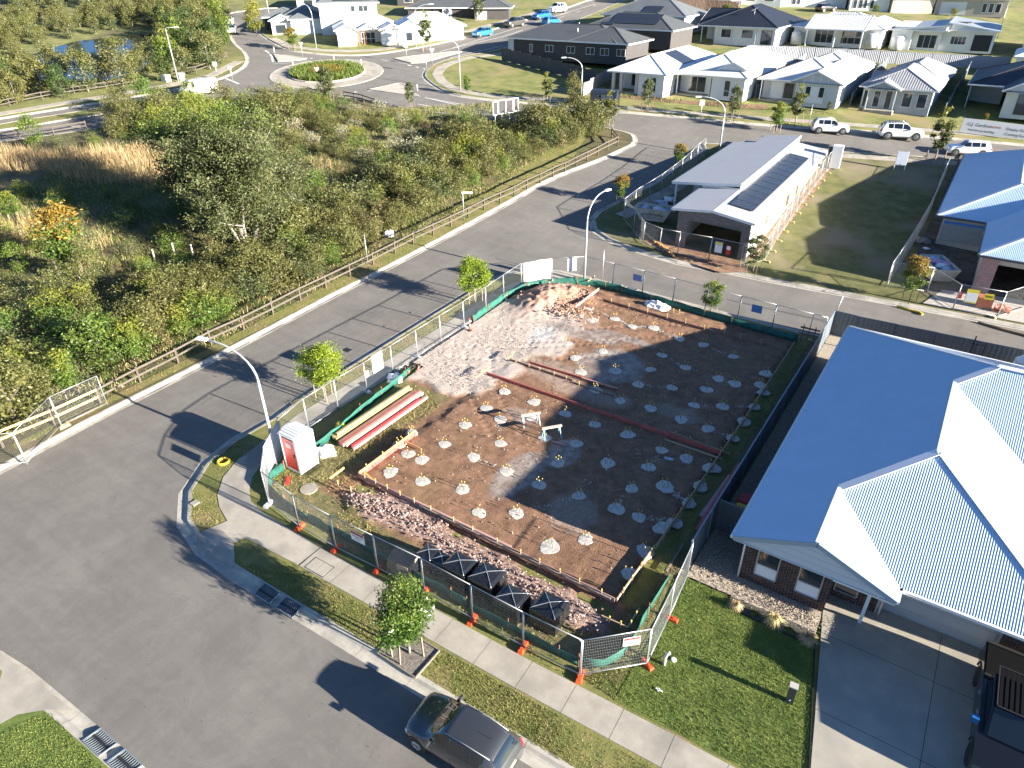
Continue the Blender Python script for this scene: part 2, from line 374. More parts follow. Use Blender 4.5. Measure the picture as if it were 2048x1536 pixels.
# ---- block with the building site and the big house
cB = X([(351.5, 1002), (349, 1031), (354, 1059.5), (372, 1090.7), (398, 1117), (418, 1134)])
cA = X([(474, 869), (427, 898), (390.6, 934.5), (364.6, 968)])
S_pl = spline([(40, 26.2), (8, 25.0), (-3, 24.6), (-10, 24.5), (-17, 24.4), (-20.5, 24.3), (-23.2, 23.7), (-25.2, 22.0), (-26.1, 19.5), (-26.3, 16), (-26.3, 8), (-26.1, 1), (-25.6, -2.8)] + cA + cB + [(-17.5, -11.4), (-15.5, -11.35), (-11, -11.2), (-3, -11.0), (8, -10.7), (40, -10)], 1.2)
S_in = kerb(S_pl)
sheet('verge', S_in, M_TURF, LAND, kind='structure')
SLAB = [(-.62, .13), (-.615, .145), (.615, .145), (.62, .13)]
def path(pl, w=1.25, seg=1.8, name='footpath', m=M_CONC, h=.145):
    st = struct(name); sweep(pl, [(w/2, h-.02), (w/2-.01, h), (-w/2+.01, h), (-w/2, h-.02)][::-1], m, 'slab', st, seg, .016, .9); return st
path([(-15.3, -8.68), (-4.6, -8.4), (1, -8.15), (10, -7.9)], 1.25, 1.84)
path([(-23.5, -1.6), (-23.45, 8), (-23.45, 17.5)], 1.55, 2.0)
corner = X([(476.5, 924), (448, 958), (436, 994), (440, 1018), (456, 1046), (398, 1071), (394, 1086), (422, 1113), (470, 1144), (471, 1130), (469, 1091), (492, 1080)]) + [(-15.35, -9.3), (-15.35, -8.06), (-19.3, -7.98)] + X([(503, 1006), (500, 984), (506, 958), (530, 925)]) + [(-22.7, -1.6), (-24.25, -1.6)]
sheet('footpath_corner', corner, M_CONC, LAND+.022, kind='structure')
path([(-23.4, 18.0), (-23.1, 19.6), (-22.2, 21.3), (-20.6, 22.3)], 1.6, 1.5)
sheet('footpath_ramp', [(-21.3, 21.6), (-20.2, 21.7), (-19.4, 23.3), (-21.6, 23.6), (-22.9, 22.9)], M_CONC, LAND+.027, kind='structure')
# ---- bushland block north-west of the long road
N_pl = spline([(-32.0, -30)] + [(-32.9, -13), (-33.3, -8.6), (-33.5, -2.8), (-33.8, 6), (-33.9, 12), (-33.7, 20.7), (-33.3, 33), (-32.9, 41)] + X([(1212, 320), (1250, 302), (1270, 293), (1278, 281), (1270, 269), (1250, 262), (1228, 258), (1176, 248), (1020, 240), (916, 229), (822, 216), (750, 203), (692, 194), (640, 188), (560, 190), (490, 204), (400, 227), (234, 250), (112, 268), (0, 283), (-200, 312)]), 1.6)
N_in = kerb(N_pl, 2.7)
sheet('bushland', N_in + [(-190, 10), (-120, -40), (-60, -45)], M_BUSH, LAND, kind='structure')
# ---- bottom-left corner block
G_pl = spline(X([(340, 1585), (292, 1536), (260, 1506), (198, 1453.7), (112, 1381), (65, 1341.7), (26, 1313), (0, 1300), (-70, 1284)]), .8)
G_in = kerb(G_pl, 1.6)
sheet('verge_corner', G_in + X([(-300, 1350), (-300, 1900), (340, 1900)]), M_LAWN, LAND, kind='structure')
gp = X([(-60, 1300), (-8, 1300), (18, 1320), (60, 1352), (108, 1392), (150, 1426), (97, 1424), (38, 1434), (0, 1455), (-60, 1490)])
sheet('footpath_corner', gp, M_CONC, LAND+.022, kind='structure')
sheet('verge_strip', X([(-10, 1340), (8, 1347), (0, 1375), (-10, 1385)]), M_TURF, LAND+.03, kind='structure')
# ---- block with the unfinished house
C_pl = spline([(40, 73.5)] + [(8, 71.6), (2, 70.9), (-9, 66.6), (-19, 62.6), (-24.5, 60.3)] + X([(1405, 303), (1384.6, 311), (1343, 336), (1306.5, 364.6), (1267, 382.6), (1236, 401), (1189, 424), (1176, 440), (1176, 455.5), (1189, 471), (1223, 489), (1280, 507.6)]) + [(-14.6, 30.15), (-10.9, 30.7), (-7.2, 31.0), (1.5, 32.1), (9.6, 32.9), (40, 36)], 1.2)
C_in = kerb(C_pl, 2.4)
sheet('block_grass', C_in, mat('dull_turf', (.075, .085, .02), .95, c2=(.15, .14, .045), scale=.8, detail=10, bump=.8, bscale=8, c3=(.19, .155, .095), s3=.16), LAND, kind='structure')
_k = [p for p in C_in if p[0] < -19.5 and 33.5 < p[1] < 59]
path(offset(_k, 2.1)[1:-1], 1.4, 2.0)
dp = [(-24.5, 61.5+.9), (-19, 63.9+.2-1.9), (-9, 67.0-2.3)]
path([(40, 71.2), (8, 69.6), (2, 68.9), (-9, 64.7), (-18, 61.0)], 1.35, 2.4)
sheet('site_soil', X([(1262, 470), (1290, 440), (1352, 488), (1485, 528), (1500, 548), (1440, 548), (1400, 536), (1330, 512)]), mat('red_soil', (.17, .085, .045), .95, c2=(.30, .19, .12), scale=1.5, bump=1, bscale=6), LAND+.03, kind='structure')
sheet('site_soil', [(-10.2, 34.5), (-9.1, 34.5), (-9.3, 60), (-10.4, 60)], MATS['red_soil'], LAND+.035, kind='structure')
sheet('site_soil', [(1.4, 37), (1.6, 72), (14, 72), (14, 33.8), (3.9, 35)], mat('dark_soil', (.07, .05, .035), .95, c2=(.15, .12, .09), scale=1.2, bump=1, bscale=6), LAND+.03, kind='structure')
sheet('gravel_drive', [(3.2, 33.3), (4.2, 36.6), (9, 37.9), (14, 38), (14, 34.2)], mat('pale_gravel', (.3, .27, .24), .95, c2=(.55, .5, .45), scale=14, bump=1, bscale=18), LAND+.05, kind='structure')
# ---- block of display houses and empty lot
F_pl = spline(X([(1330, -25), (1249, 0), (1187, 26), (1100, 60), (1005, 96), (953, 107), (900, 117), (861.5, 130), (848.5, 140.6), (843, 154), (859, 169), (880, 182), (916, 194), (1028, 207)]) + [(-43.4, 64.8), (-36.4, 65.9), (-28, 68.2), (-19, 70.6), (-10.9, 73.8), (-.7, 76.9), (7.3, 79.1), (40, 88)], 1.8)
F_in = kerb(F_pl, 4)
sheet('block_grass', F_in + [(60, 190), (-60, 190)], mat('block_turf', (.10, .125, .025), .95, c2=(.21, .20, .06), scale=.5, bump=.8, bscale=4, c3=(.22, .18, .08), s3=.15), LAND, kind='structure')
path([(-43.6, 67.0), (-38, 67.5), (-29, 70.2), (-20.3, 73.2), (-11.7, 76.2), (-2, 79.3), (8, 82.5), (20, 86)], 1.3, 2.4)
path(X([(900, 128), (882, 137), (874, 150), (884, 165), (905, 178), (940, 187), (1000, 196)]) + [(-46, 66.0)], 1.6, 2.0)
path(X([(900, 128), (935, 117), (1010, 108)]), 1.4, 2.0)
sheet('garden_soil', [(-45, 70.6), (-36, 72.3), (-22, 76.3), (-22, 79), (-33, 74.6), (-45, 71.8)], mat('mulch', (.13, .07, .04), .95, c2=(.24, .15, .09), scale=3, bump=1, bscale=12), LAND+.03, kind='structure')
# ---- the houses beyond the roundabout
T_pl = spline(X([(700, 2), (640, 14), (600, 24), (575, 28), (530, 38), (512, 47), (510, 56), (515, 66), (536, 81), (575, 101), (614, 107), (666, 112), (744, 111), (848.5, 95), (939.7, 74), (1046, 44), (1124, 21), (1176, 3), (1230, -15)]), 2)
T_in = kerb(T_pl, 5)
sheet('block_grass', T_in + [(-95, 190), (-190, 190)], MATS['block_turf'], LAND, kind='structure')
path(X([(545, 78), (580, 94), (640, 102), (700, 104), (760, 101), (850, 85), (940, 62), (1046, 34), (1124, 12)]), 1.6, 3)
# ---- pond side
W_pl = spline(X([(-100, 256), (0, 240), (130, 219), (234, 202), (357, 180), (430, 164), (484, 141), (499, 122), (492, 104), (477, 91), (466, 75), (460, 52), (456, 36), (469, 26), (500, 22), (530, 18), (580, 16), (640, 6), (700, -8)]), 2)
W_in = kerb(W_pl, 5)
sheet('parkland', W_in + [(-190, 190), (-330, 120), (-240, 20)], mat('park_turf', (.10, .12, .03), .95, c2=(.20, .19, .06), scale=.4, bump=1, bscale=3, c3=(.09, .08, .035), s3=.09), LAND, kind='structure')
path(X([(-60, 240), (0, 230), (130, 208), (240, 190), (350, 170), (420, 154), (455, 136), (478, 124)]), 1.8, 3)
pond = spline(X([(45, 128), (70, 110), (110, 98), (150, 86), (200, 80), (300, 70), (330, 90), (300, 130), (240, 160), (130, 165), (60, 160), (45, 128)]), 2)
MW, _t, _b = _nt('pond_water'); _b.inputs['Base Color'].default_value = (.012, .02, .016, 1); _b.inputs['Roughness'].default_value = .06; MATS['pond_water'] = MW
_n = _t.nodes.new('ShaderNodeTexNoise'); _n.inputs['Scale'].default_value = 1.5; _bp = _t.nodes.new('ShaderNodeBump'); _bp.inputs['Strength'].default_value = .15; _t.links.new(_n.outputs[0], _bp.inputs['Height']); _t.links.new(_bp.outputs[0], _b.inputs['Normal'])
sheet('pond_bank', offset(pond, -2.2), mat('reed', (.16, .17, .03), .95, c2=(.28, .26, .08), scale=1), LAND+.05, kind='structure')
sheet('pond', pond, MW, LAND+.12, kind='structure')
sheet('far_water', X([(430, 22), (330, 26), (250, 30), (255, 42), (330, 40), (420, 36)]), MW, LAND+.1, kind='structure')
# ---- median, islands, roundabout
def island(name, pts, m=M_CONC, px=True, seg=3):
    pl = X(pts) if px else pts; pl = [np.array(p) for p in pl]
    ar = sum(pl[i][0]*pl[(i+1) % len(pl)][1]-pl[(i+1) % len(pl)][0]*pl[i][1] for i in range(len(pl)))
    if ar < 0: pl = pl[::-1]
    st = struct('kerb'); sweep(pl+[pl[0]], [(0, .003), (.02, .13), (.2, .15), (.21, .1)], M_KERB, 'kerb_segment', st, seg, .01, .8)
    sheet(name, pl, m, .125, kind='structure')
M_ISL = mat('island_concrete', (.36, .33, .28), .85, c2=(.44, .40, .35), scale=.7)
island('median', [(0, 250), (42, 242), (146, 226), (221, 213), (300, 199), (330, 196), (300, 210), (208, 229), (101, 246), (42, 256), (0, 262), (-80, 275), (-80, 262)], M_TURF)
island('traffic_island', [(547, 110), (575, 111), (616, 117.5), (600, 121), (556, 124)], M_ISL)
island('traffic_island', [(787, 118), (830, 112), (905, 104), (925, 104), (845, 126), (822, 127)], M_ISL)
island('traffic_island', [(737, 180), (799, 167.5), (812, 176), (842, 195), (800, 189)], M_ISL)
RC = np.array(XY(654, 146)); RR = abs(np.linalg.norm(np.array(XY(768, 144))-np.array(XY(542.5, 150))))/2
circ = lambda r: [RC+r*np.array([math.cos(t*2*PI/64), math.sin(t*2*PI/64)]) for t in range(64)]
sheet('roundabout_apron', circ(RR), M_CONC, .05, kind='structure')
st = struct('kerb'); sweep(circ(RR)+[circ(RR)[0]], [(-.05, .0), (0, .055), (.3, .06), (.31, .04)], M_KERB, 'kerb_segment', st, 3)
r2 = RR*.69
st = struct('kerb'); sweep(circ(r2)+[circ(r2)[0]], [(0, .04), (.02, .2), (.22, .22), (.23, .1)], M_KERB, 'kerb_segment', st, 2)
sheet('roundabout_bed', circ(r2-.1), M_BUSH, .19, kind='structure')
# ---- painted lines
def line(pts, w=.12, dash=None, px=True, step=1.2):
    pl = X(pts) if px else pts; pl = spline(pl, step); L_ = 0; on = []; run = []
    for i, p in enumerate(pl):
        if dash is None or (L_ % sum(dash)) < dash[0]: run.append(p)
        else:
            if len(run) > 1: on.append(run)
            run = []
        if i+1 < len(pl): L_ += np.linalg.norm(pl[i+1]-pl[i])
    if len(run) > 1: on.append(run)
    return on
lm = []
for pts, w_, ds in [([(1290, 226), (1200, 226), (1028, 220), (940, 211), (860, 197)], .14, None), ([(1200, 240), (1028, 232), (920, 223), (835, 208)], .14, None), ([(1010, 227), (920, 211), (850, 195)], .14, None),
        ([(880, 103), (950, 86), (1010, 72), (1046, 60)], .16, None), ([(905, 96), (1046, 52), (1190, 8)], .14, None), ([(1080, 50), (1130, 32), (1200, 8)], .14, (2.5, 5)), ([(1005, 92), (940, 106), (900, 116)], .14, None),
        ([(684, 190), (700, 187), (718, 182)], .35, (.9, .9)), ([(815, 130), (832, 134), (850, 138)], .35, (.9, .9)), ([(620, 117), (640, 115), (665, 113)], .35, (.9, .9)),
        ([(530, 101), (542, 110), (546, 124)], .3, None), ([(546, 128), (580, 126), (620, 120)], .12, None), ([(762, 119), (790, 124), (815, 128)], .12, None), ([(735, 183), (800, 165), (815, 175)], .12, None),
        ([(450, 156), (478, 168)], .3, None), ([(-40, 256), (60, 240), (200, 217), (330, 194)], .12, None), ([(-40, 283), (60, 266), (200, 245), (330, 222)], .12, None)]:
    for seg in line(pts, w_, ds, step=.45 if ds else 1.2): lm.append((seg, w_))
st = struct('road_markings')
for seg, w_ in lm: sweep(seg, [(-w_/2, .008), (w_/2, .008)][::-1], M_PAINT, 'painted_line', st)
# ================================================================= BUILDINGS
def corr(mb, pts, pitch=.1, amp=.012, mi=0):
    """a roof face whose first edge is the eave, as real corrugated sheet"""
    p = [np.array(q, float) for q in pts]; e = p[1]-p[0]; e /= np.linalg.norm(e)
    n = np.zeros(3)
    for i in range(len(p)): n += np.cross(p[i], p[(i+1) % len(p)])
    n /= np.linalg.norm(n); n = n if n[2] > 0 else -n; u = np.cross(n, e); u = u if u[2] > 0 else -u
    s = [float((q-p[0])@e) for q in p]; t = [float((q-p[0])@u) for q in p]
    k = pitch/4; lo, hi = min(s), max(s); ss = sorted(set([round(x, 4) for x in s]+[round(lo+k*i, 4) for i in range(int((hi-lo)/k)+1)]))
    ss = [ss[0]]+[b for a, b in zip(ss, ss[1:]) if b-a > 1e-3]
    def cuts(x):
        c = []
        for i in range(len(p)):
            j = (i+1) % len(p)
            if (s[i] > x) != (s[j] > x): c.append(t[i]+(t[j]-t[i])*(x-s[i])/(s[j]-s[i]))
        return sorted(c)
    for a, b in zip(ss, ss[1:]):
        A, B = cuts(a+1e-5), cuts(b-1e-5)
        if len(A) != len(B): continue
        for i in range(0, len(A)-1, 2):
            q = []
            for x, tt in ((a, A[i]), (b, B[i]), (b, B[i+1]), (a, A[i+1])): q.append(p[0]+e*x+u*tt+n*amp*math.sin(2*PI*x/pitch))
            mb.face(q, mi, [(a, A[i]), (b, B[i]), (b, B[i+1]), (a, A[i+1])])
def rface(mb, pts, mi=0):
    p = [np.array(q, float) for q in pts]; e = p[1]-p[0]; e /= np.linalg.norm(e); n = np.cross(p[1]-p[0], p[-1]-p[0]); n /= np.linalg.norm(n); u = np.cross(n, e)
    mb.face(pts, mi, [(float((q-p[0])@e), float((q-p[0])@u)) for q in p])
def wing(x0, x1, y0, y1, z, pitch, kind):
    """roof faces (first edge is the eave), gable triangles, ridge lines of one wing"""
    t = math.tan(math.radians(pitch)); W, D = x1-x0, y1-y0; A, B, C_, E = (x0, y0, z), (x1, y0, z), (x1, y1, z), (x0, y1, z); fs = []; tr = []; rd = []
    if kind == 'hip':
        h = min(W, D)/2; zr = z+h*t
        if W >= D: r1, r2 = (x0+h, y0+h, zr), (x1-h, y0+h, zr); fs = [[A, B, r2, r1], [B, C_, r2], [C_, E, r1, r2], [E, A, r1]]; rd = [(A, r1), (E, r1), (r1, r2), (B, r2), (C_, r2)]
        else: r1, r2 = (x0+h, y0+h, zr), (x0+h, y1-h, zr); fs = [[A, B, r1], [B, C_, r2, r1], [C_, E, r2], [E, A, r1, r2]]; rd = [(A, r1), (B, r1), (r1, r2), (C_, r2), (E, r2)]
    elif kind == 'gable_y':
        h = W/2; zr = z+h*t; r1, r2 = (x0+h, y0, zr), (x0+h, y1, zr); fs = [[B, C_, r2, r1], [E, A, r1, r2]]; tr = [[A, B, r1], [C_, E, r2]]; rd = [(r1, r2)]
    elif kind == 'gable_x':
        h = D/2; zr = z+h*t; r1, r2 = (x0, y0+h, zr), (x1, y0+h, zr); fs = [[A, B, r2, r1], [C_, E, r1, r2]]; tr = [[E, A, r1], [B, C_, r2]]; rd = [(r1, r2)]
    elif kind == 'hipfront':            # hip at the front, gable at the back
        h = W/2; zr = z+h*t; r1, r2 = (x0+h, y0+h, zr), (x0+h, y1, zr); fs = [[A, B, r1], [B, C_, r2, r1], [E, A, r1, r2]]; tr = [[C_, E, r2]]; rd = [(A, r1), (B, r1), (r1, r2)]
    elif kind == 'skill_x':             # rises towards +x
        zr = z+W*t; b2, c2 = (x1, y0, zr), (x1, y1, zr); fs = [[E, A, b2, c2]]; tr = [[A, (x1, y0, z), b2], [(x1, y1, z), E, c2], [(x1, y0, z), (x1, y1, z), c2, b2]]
    elif kind == 'skill_nx':
        zr = z+W*t; a2, e2 = (x0, y0, zr), (x0, y1, zr); fs = [[B, C_, e2, a2]]; tr = [[A, B, a2], [C_, E, e2], [E, A, a2, e2]]
    return fs, tr, rd
def window(root, face, c, a0, a1, z0, z1, fm, pm, n=1, depth=.06, blind=None, sill=None, tr=0):
    """a framed window standing on the wall plane: face is the side it looks to, c the plane, a0..a1 along it"""
    sgn = 1 if face in ('+x', '+y') else -1; f = .05
    def q(mb, p0, p1, d0, d1, za, zb, mi=0):
        if 'x' in face: mb.box(min(c+sgn*d0, c+sgn*d1), max(c+sgn*d0, c+sgn*d1), p0, p1, za, zb, mi)
        else: mb.box(p0, p1, min(c+sgn*d0, c+sgn*d1), max(c+sgn*d0, c+sgn*d1), za, zb, mi)
    m = MB(); q(m, a0, a1, .002, depth, z0, z0+f); q(m, a0, a1, .002, depth, z1-f, z1); q(m, a0, a0+f, .002, depth, z0+f, z1-f); q(m, a1-f, a1, .002, depth, z0+f, z1-f)
    for i in range(1, n): x = a0+(a1-a0)*i/n; q(m, x-f/2, x+f/2, .002, depth-.01, z0+f, z1-f)
    if tr: q(m, a0+f, a1-f, .002, depth-.012, z0+(z1-z0)*tr-f/2, z0+(z1-z0)*tr+f/2)
    w_ = m.build('window', fm, root)
    g = MB(); q(g, a0+f, a1-f, .004, .02, z0+f, z1-f); g.build('pane', pm, w_)
    if blind is not None: b = MB(); q(b, a0+f, a1-f, .021, .03, z0+f, z0+f+(z1-z0-2*f)*blind); b.build('blind', mat('blind_white', (.7, .72, .74), .6), w_)
    if sill: s = MB(); q(s, a0-.05, a1+.05, .0, depth+.05, z0-.07, z0-.002); s.build('window_sill', sill, w_)
    return w_
M_GLASS = mat('window_glass', (.03, .04, .05), .06, spec=.8)
M_WHT = mat('white_trim', (.72, .72, .71), .45, var=.04)
M_SOFF = mat('soffit', (.55, .56, .57), .7)
def house(name, label, cat, loc, rz, wings, walls, roofm, wallm, wins=(), trim=M_WHT, corr_p=0, gables=None, group=None, caps=None, doors=(), gutter=True, extra=None):
    r = thing(name, label, cat, loc, rz, group)
    wm = MB()
    for b in walls: wm.box(*b[:6])
    wm.build('wall', wallm, r)
    rf = MB(); rd_all = []; gb = MB()
    ro = None; gt = MB()
    for (x0, x1, y0, y1, z, pitch, kind) in wings:
        gb = MB()
        fs, tr, rd = wing(x0, x1, y0, y1, z, pitch, kind)
        for f in fs:
            if corr_p: corr(rf, f, corr_p, .012)
            else: rface(rf, f)
        for t in tr:
            c = sum(np.array(p, float) for p in t)/len(t); cen = np.array(((x0+x1)/2, (y0+y1)/2, c[2])); k = (cen-c); k /= np.linalg.norm(k)+1e-9
            gb.face([tuple(np.array(p, float)+k*.32-np.array([0, 0, .03])) for p in t])
            ap = max(t, key=lambda p: p[2])
            for p in t:
                if p[2] < ap[2]-.01 and (abs(p[0]-ap[0])+abs(p[1]-ap[1])) > .1: gt.bar(np.array(p, float)-[0, 0, .08], np.array(ap, float)-[0, 0, .08], .04, .18)
        rd_all += rd
        for fi in range(len(gb.f)): g1 = MB(); g1.face([gb.v[k] for k in gb.f[fi]]); g1.build('gable', gables or wallm, r)
        gt.box(x0+.03, x1-.03, y0+.03, y1-.03, z-.16, z-.12, 1)
        e = .03
        if kind != 'gable_y': gt.box(x0-.06, x1+.06, y0-.07, y0-e+.02, z-.17, z+.005); gt.box(x0-.06, x1+.06, y1+e-.02, y1+.07, z-.17, z+.005)
        if kind != 'gable_x': gt.box(x0-.07, x0-e+.02, y0, y1, z-.171, z+.004); gt.box(x1+e-.02, x1+.07, y0, y1, z-.171, z+.004)
    ro = rf.build('roof', roofm, r)
    gt.build('gutter', [trim, M_SOFF], ro)
    if rd_all:
        cp = MB()
        for a, b in rd_all: cp.bar(np.array(a)+[0, 0, .02], np.array(b)+[0, 0, .02], .22, .03)
        cp.build('ridge_cap', caps or roofm, ro)
    for wd in wins: window(r, *wd[:6], *(wd[6:8] if len(wd) > 7 else (trim, M_GLASS)), **(wd[8] if len(wd) > 8 else {}))
    for (face, c, a0, a1, z0, z1, m, nm) in doors:
        d = MB(); s = 1 if '+' in face else -1
        n = 4 if nm == 'garage_door' else 1; hh = (z1-z0)/n
        for i in range(n):
            q = (c+.004*s, c+s*.03); a = (min(q), max(q)); zz = (z0+hh*i+.006, z0+hh*(i+1)-.006)
            d.box(a0, a1, a[0], a[1], *zz) if 'y' in face else d.box(a[0], a[1], a0, a1, *zz)
        d.build(nm, m, r)
    if extra: extra(r)
    return r
def hgrp(n): return None
# ---------------------------------------------------------------- the big house on the right
R_WHITE = mat('white_roof_sheet', (.47, .60, .74), .33, var=.03, scale=.8, metal=.15, spec=.6)
R_CAP = mat('ridge_cap_white', (.72, .74, .78), .35, metal=.1)
def big_house():
    r = thing('brick_house', 'large white corrugated hip roof house of dark brick beside the building site', 'house', (0, 0, 0))
    t = math.tan(math.radians(22.5)); E = 2.5
    zl = lambda x: E+t*x
    Z0 = zl(5.85); Z1 = E+t*7.345
    rf = MB()
    a1, a2, b2 = (5.85, 6.6, Z0), (7.345, 14.495, Z1), (8.655, 14.495, Z1); v1 = (5.85, 13.0, Z0); g0, g1 = (2.95, 0, zl(2.95)), (2.95, 3.7, zl(2.95))
    fs = [[(0, 21.84, E), (0, 0, E), g0, g1, a1, v1, a2],
          [(5.9, .75, E), (11.7, .75, E), a1, g1],
          [(5.9, 0, E), (5.9, .75, E), g1, g0],
          [(11.7, .75, E), (11.7, 7.15, E), v1, a1],
          [(11.7, 7.15, E), (16, 7.15, E), b2, a2, v1],
          [(16, 21.84, E), (0, 21.84, E), a2, b2],
          [(16, 7.15, E), (16, 21.84, E), b2]]
    for f in fs: corr(rf, f, .088, .0098)
    ro = rf.build('roof', R_WHITE, r)
    for a, b, wd in [(g1, a1, .34), (a1, v1, .2), (v1, a2, .34), (a2, b2, .34), (g0, g1, .2), (a1, (11.7, .75, E), .22), (b2, (16, 7.15, E), .22), (a2, (0, 21.84, E), .2), (b2, (16, 21.84, E), .2)]:
        c = MB(); c.bar(np.array(a)+[0, 0, .022], np.array(b)+[0, 0, .022], wd, .035); c.build('ridge_cap', R_CAP, ro)
    gt = MB(); gm_ = mat('gutter_blue', (.30, .38, .48), .4, metal=.2)
    gt.box(-.12, -.005, 0, 21.84, E-.13, E-.01); gt.box(6.0, 11.7, .63, .745, E-.13, E-.01); gt.box(0, 16, 21.85, 21.96, E-.13, E-.01); gt.box(11.8, 16, 7.03, 7.14, E-.13, E-.01)
    gt.box(11.705, 11.82, .63, 7.02, E-.131, E-.011); gt.box(5.905, 6.0, 0, .62, E-.131, E-.011)
    gt.build('gutter', M_WHT, ro)
    bb = MB(); bb.bar((0, -.02, E-.09), (2.95, -.02, zl(2.95)-.09), .035, .2); bb.bar((5.9, -.02, E-.09), (2.95, -.02, zl(2.95)-.09), .035, .2); bb.build('barge_board', gm_, ro)
    so_ = MB(); so_.box(.0, 5.9, .0, 3.7, E-.2, E-.16); so_.box(.02, 11.68, .76, 21.8, E-.199, E-.161); so_.box(11.68, 15.98, 7.17, 21.8, E-.198, E-.162); so_.build('soffit', M_SOFF, r)
    gb = MB(); gb.face([(0.02, .05, E-.16), (5.88, .05, E-.16), (2.95, .05, zl(2.95)-.06)]); gb.build('gable', mat('gable_board', (.52, .55, .58), .7), r)
    for k in range(1, 4):
        zz = E-.16+k*.3; xx = (zz-E+.16)/t; c = MB(); c.box(xx+.12, 5.9-xx-.12, .035, .049, zz, zz+.012); c.build('batten', MATS['gable_board'], r)
    # brick walls with real bricks on the faces seen
    mo = mat('mortar', (.42, .40, .37), .9); bw = MB()
    walls = [(.5, 3.79, .4, 6), (3.79, 5.45, 1.5, 6), (5.2, 5.46, 1.50, 6), (5.46, 9.4, 1.9, 6), (9.35, 11.25, 1.5, 7), (.5, 11.2, 6, 21.3), (11.2, 15.5, 7.65, 21.3)]
    for x0, x1, y0, y1 in walls: bw.box(x0, x1, y0, y1, 0, 2.34)
    bw.build('wall', mo, r)
    W1 = [(1.0, 1.88, .66, 2.3), (2.6, 3.5, .66, 2.3)]; W3 = [(3.88, 4.75, .5, 2.1)]
    cs = [mat('brick_%s' % n, c, .85, var=.2, scale=9) for n, c in (('dark', (.055, .035, .03)), ('brown', (.10, .055, .042)), ('plum', (.075, .045, .045)))]
    def course(axis, c, a0, a1, holes, z1, sgn):
        m = MB(); z = 0; i = 0
        while z < z1-.05:
            x = a0-(.12 if i % 2 else 0)
            while x < a1:
                parts = [(max(x, a0), min(x+.228, a1))]
                for h0, h1, h2, h3 in holes:
                    if h2-.02 < z+.04 < h3: parts = [w for p, q in parts for w in ((p, min(q, h0)), (max(p, h1), q))]
                for p, q in parts:
                    if q-p < .03: continue
                    mi = random.choice((0, 0, 1, 2)); e = .012+random.random()*.004
                    if axis == 'y': m.box(p, q, min(c, c+sgn*e), max(c, c+sgn*e), z+.005, z+.081, mi)
                    else: m.box(min(c, c+sgn*e), max(c, c+sgn*e), p, q, z+.005, z+.081, mi)
                x += .24
            z += .086; i += 1
        o = m.build('brickwork', cs, r); o['kind'] = 'stuff'
    course('y', .4, .5, 3.79, W1, 2.33, -1); course('y', 1.5, 3.82, 5.46, W3, 2.33, -1); course('y', 1.5, 9.36, 11.25, [], 2.33, -1)
    course('x', .5, .4, 8.0, [], 2.33, -1); course('x', 3.79, .4, 1.48, [], 2.33, 1)
    fm = mat('window_frame_grey', (.35, .37, .39), .4, metal=.3); sl_ = mat('sill_blue', (.16, .25, .38), .5)
    for x0, x1, z0, z1 in W1: window(r, '-y', .4, x0, x1, z0, z1, fm, M_GLASS, blind=.34, sill=cs[1], tr=.38)
    for x0, x1, z0, z1 in W3: window(r, '-y', 1.5, x0, x1, z0, z1, fm, M_GLASS, sill=cs[1])
    d = MB(); n = 4; gd = None
    for k in range(n): d.box(5.56, 9.3, 1.855, 1.895, .01+k*.565, .01+(k+1)*.565-.012)
    d.build('garage_door', mat('garage_door_grey', (.42, .44, .46), .5, var=.04, scale=2, metal=.1), r)
    c = MB(); c.box(5.46, 5.55, 1.49, 1.9, 0, 2.34); c.box(9.31, 9.36, 1.49, 1.9, 0, 2.34); c.box(5.55, 9.31, 1.49, 1.9, 2.28, 2.34); c.build('door_frame', fm, r)
    p = MB(); p.box(5.04, 5.16, .63, .75, .13, 2.34); p.build('porch_post', M_WHT, r)
    p = MB(); p.box(3.79, 5.9, .12, .3, 2.14, 2.335); p.box(5.68, 5.86, .3, 1.49, 2.14, 2.335); p.build('porch_beam', M_WHT, r)
    dp = MB(); dp.tube([(5.98, .68, 2.4), (5.98, .8, 2.2), (5.62, 1.47, 2.1), (5.62, 1.47, .1)], .045, 6); dp.build('downpipe', M_WHT, r)
    dp = MB(); dp.tube([(-.05, .35, 2.38), (.2, .36, 2.2), (.44, .36, 2.15), (.44, .36, .1)], .045, 6); dp.build('downpipe', M_WHT, r)
    # weather stains on the valley ends
    vp = MB(); vp.cyl((10, 18.5, E+t*(21.84-18.5)), .06, .5, 8); vp.build('roof_vent', M_WHT, ro)
    return r
big_house()
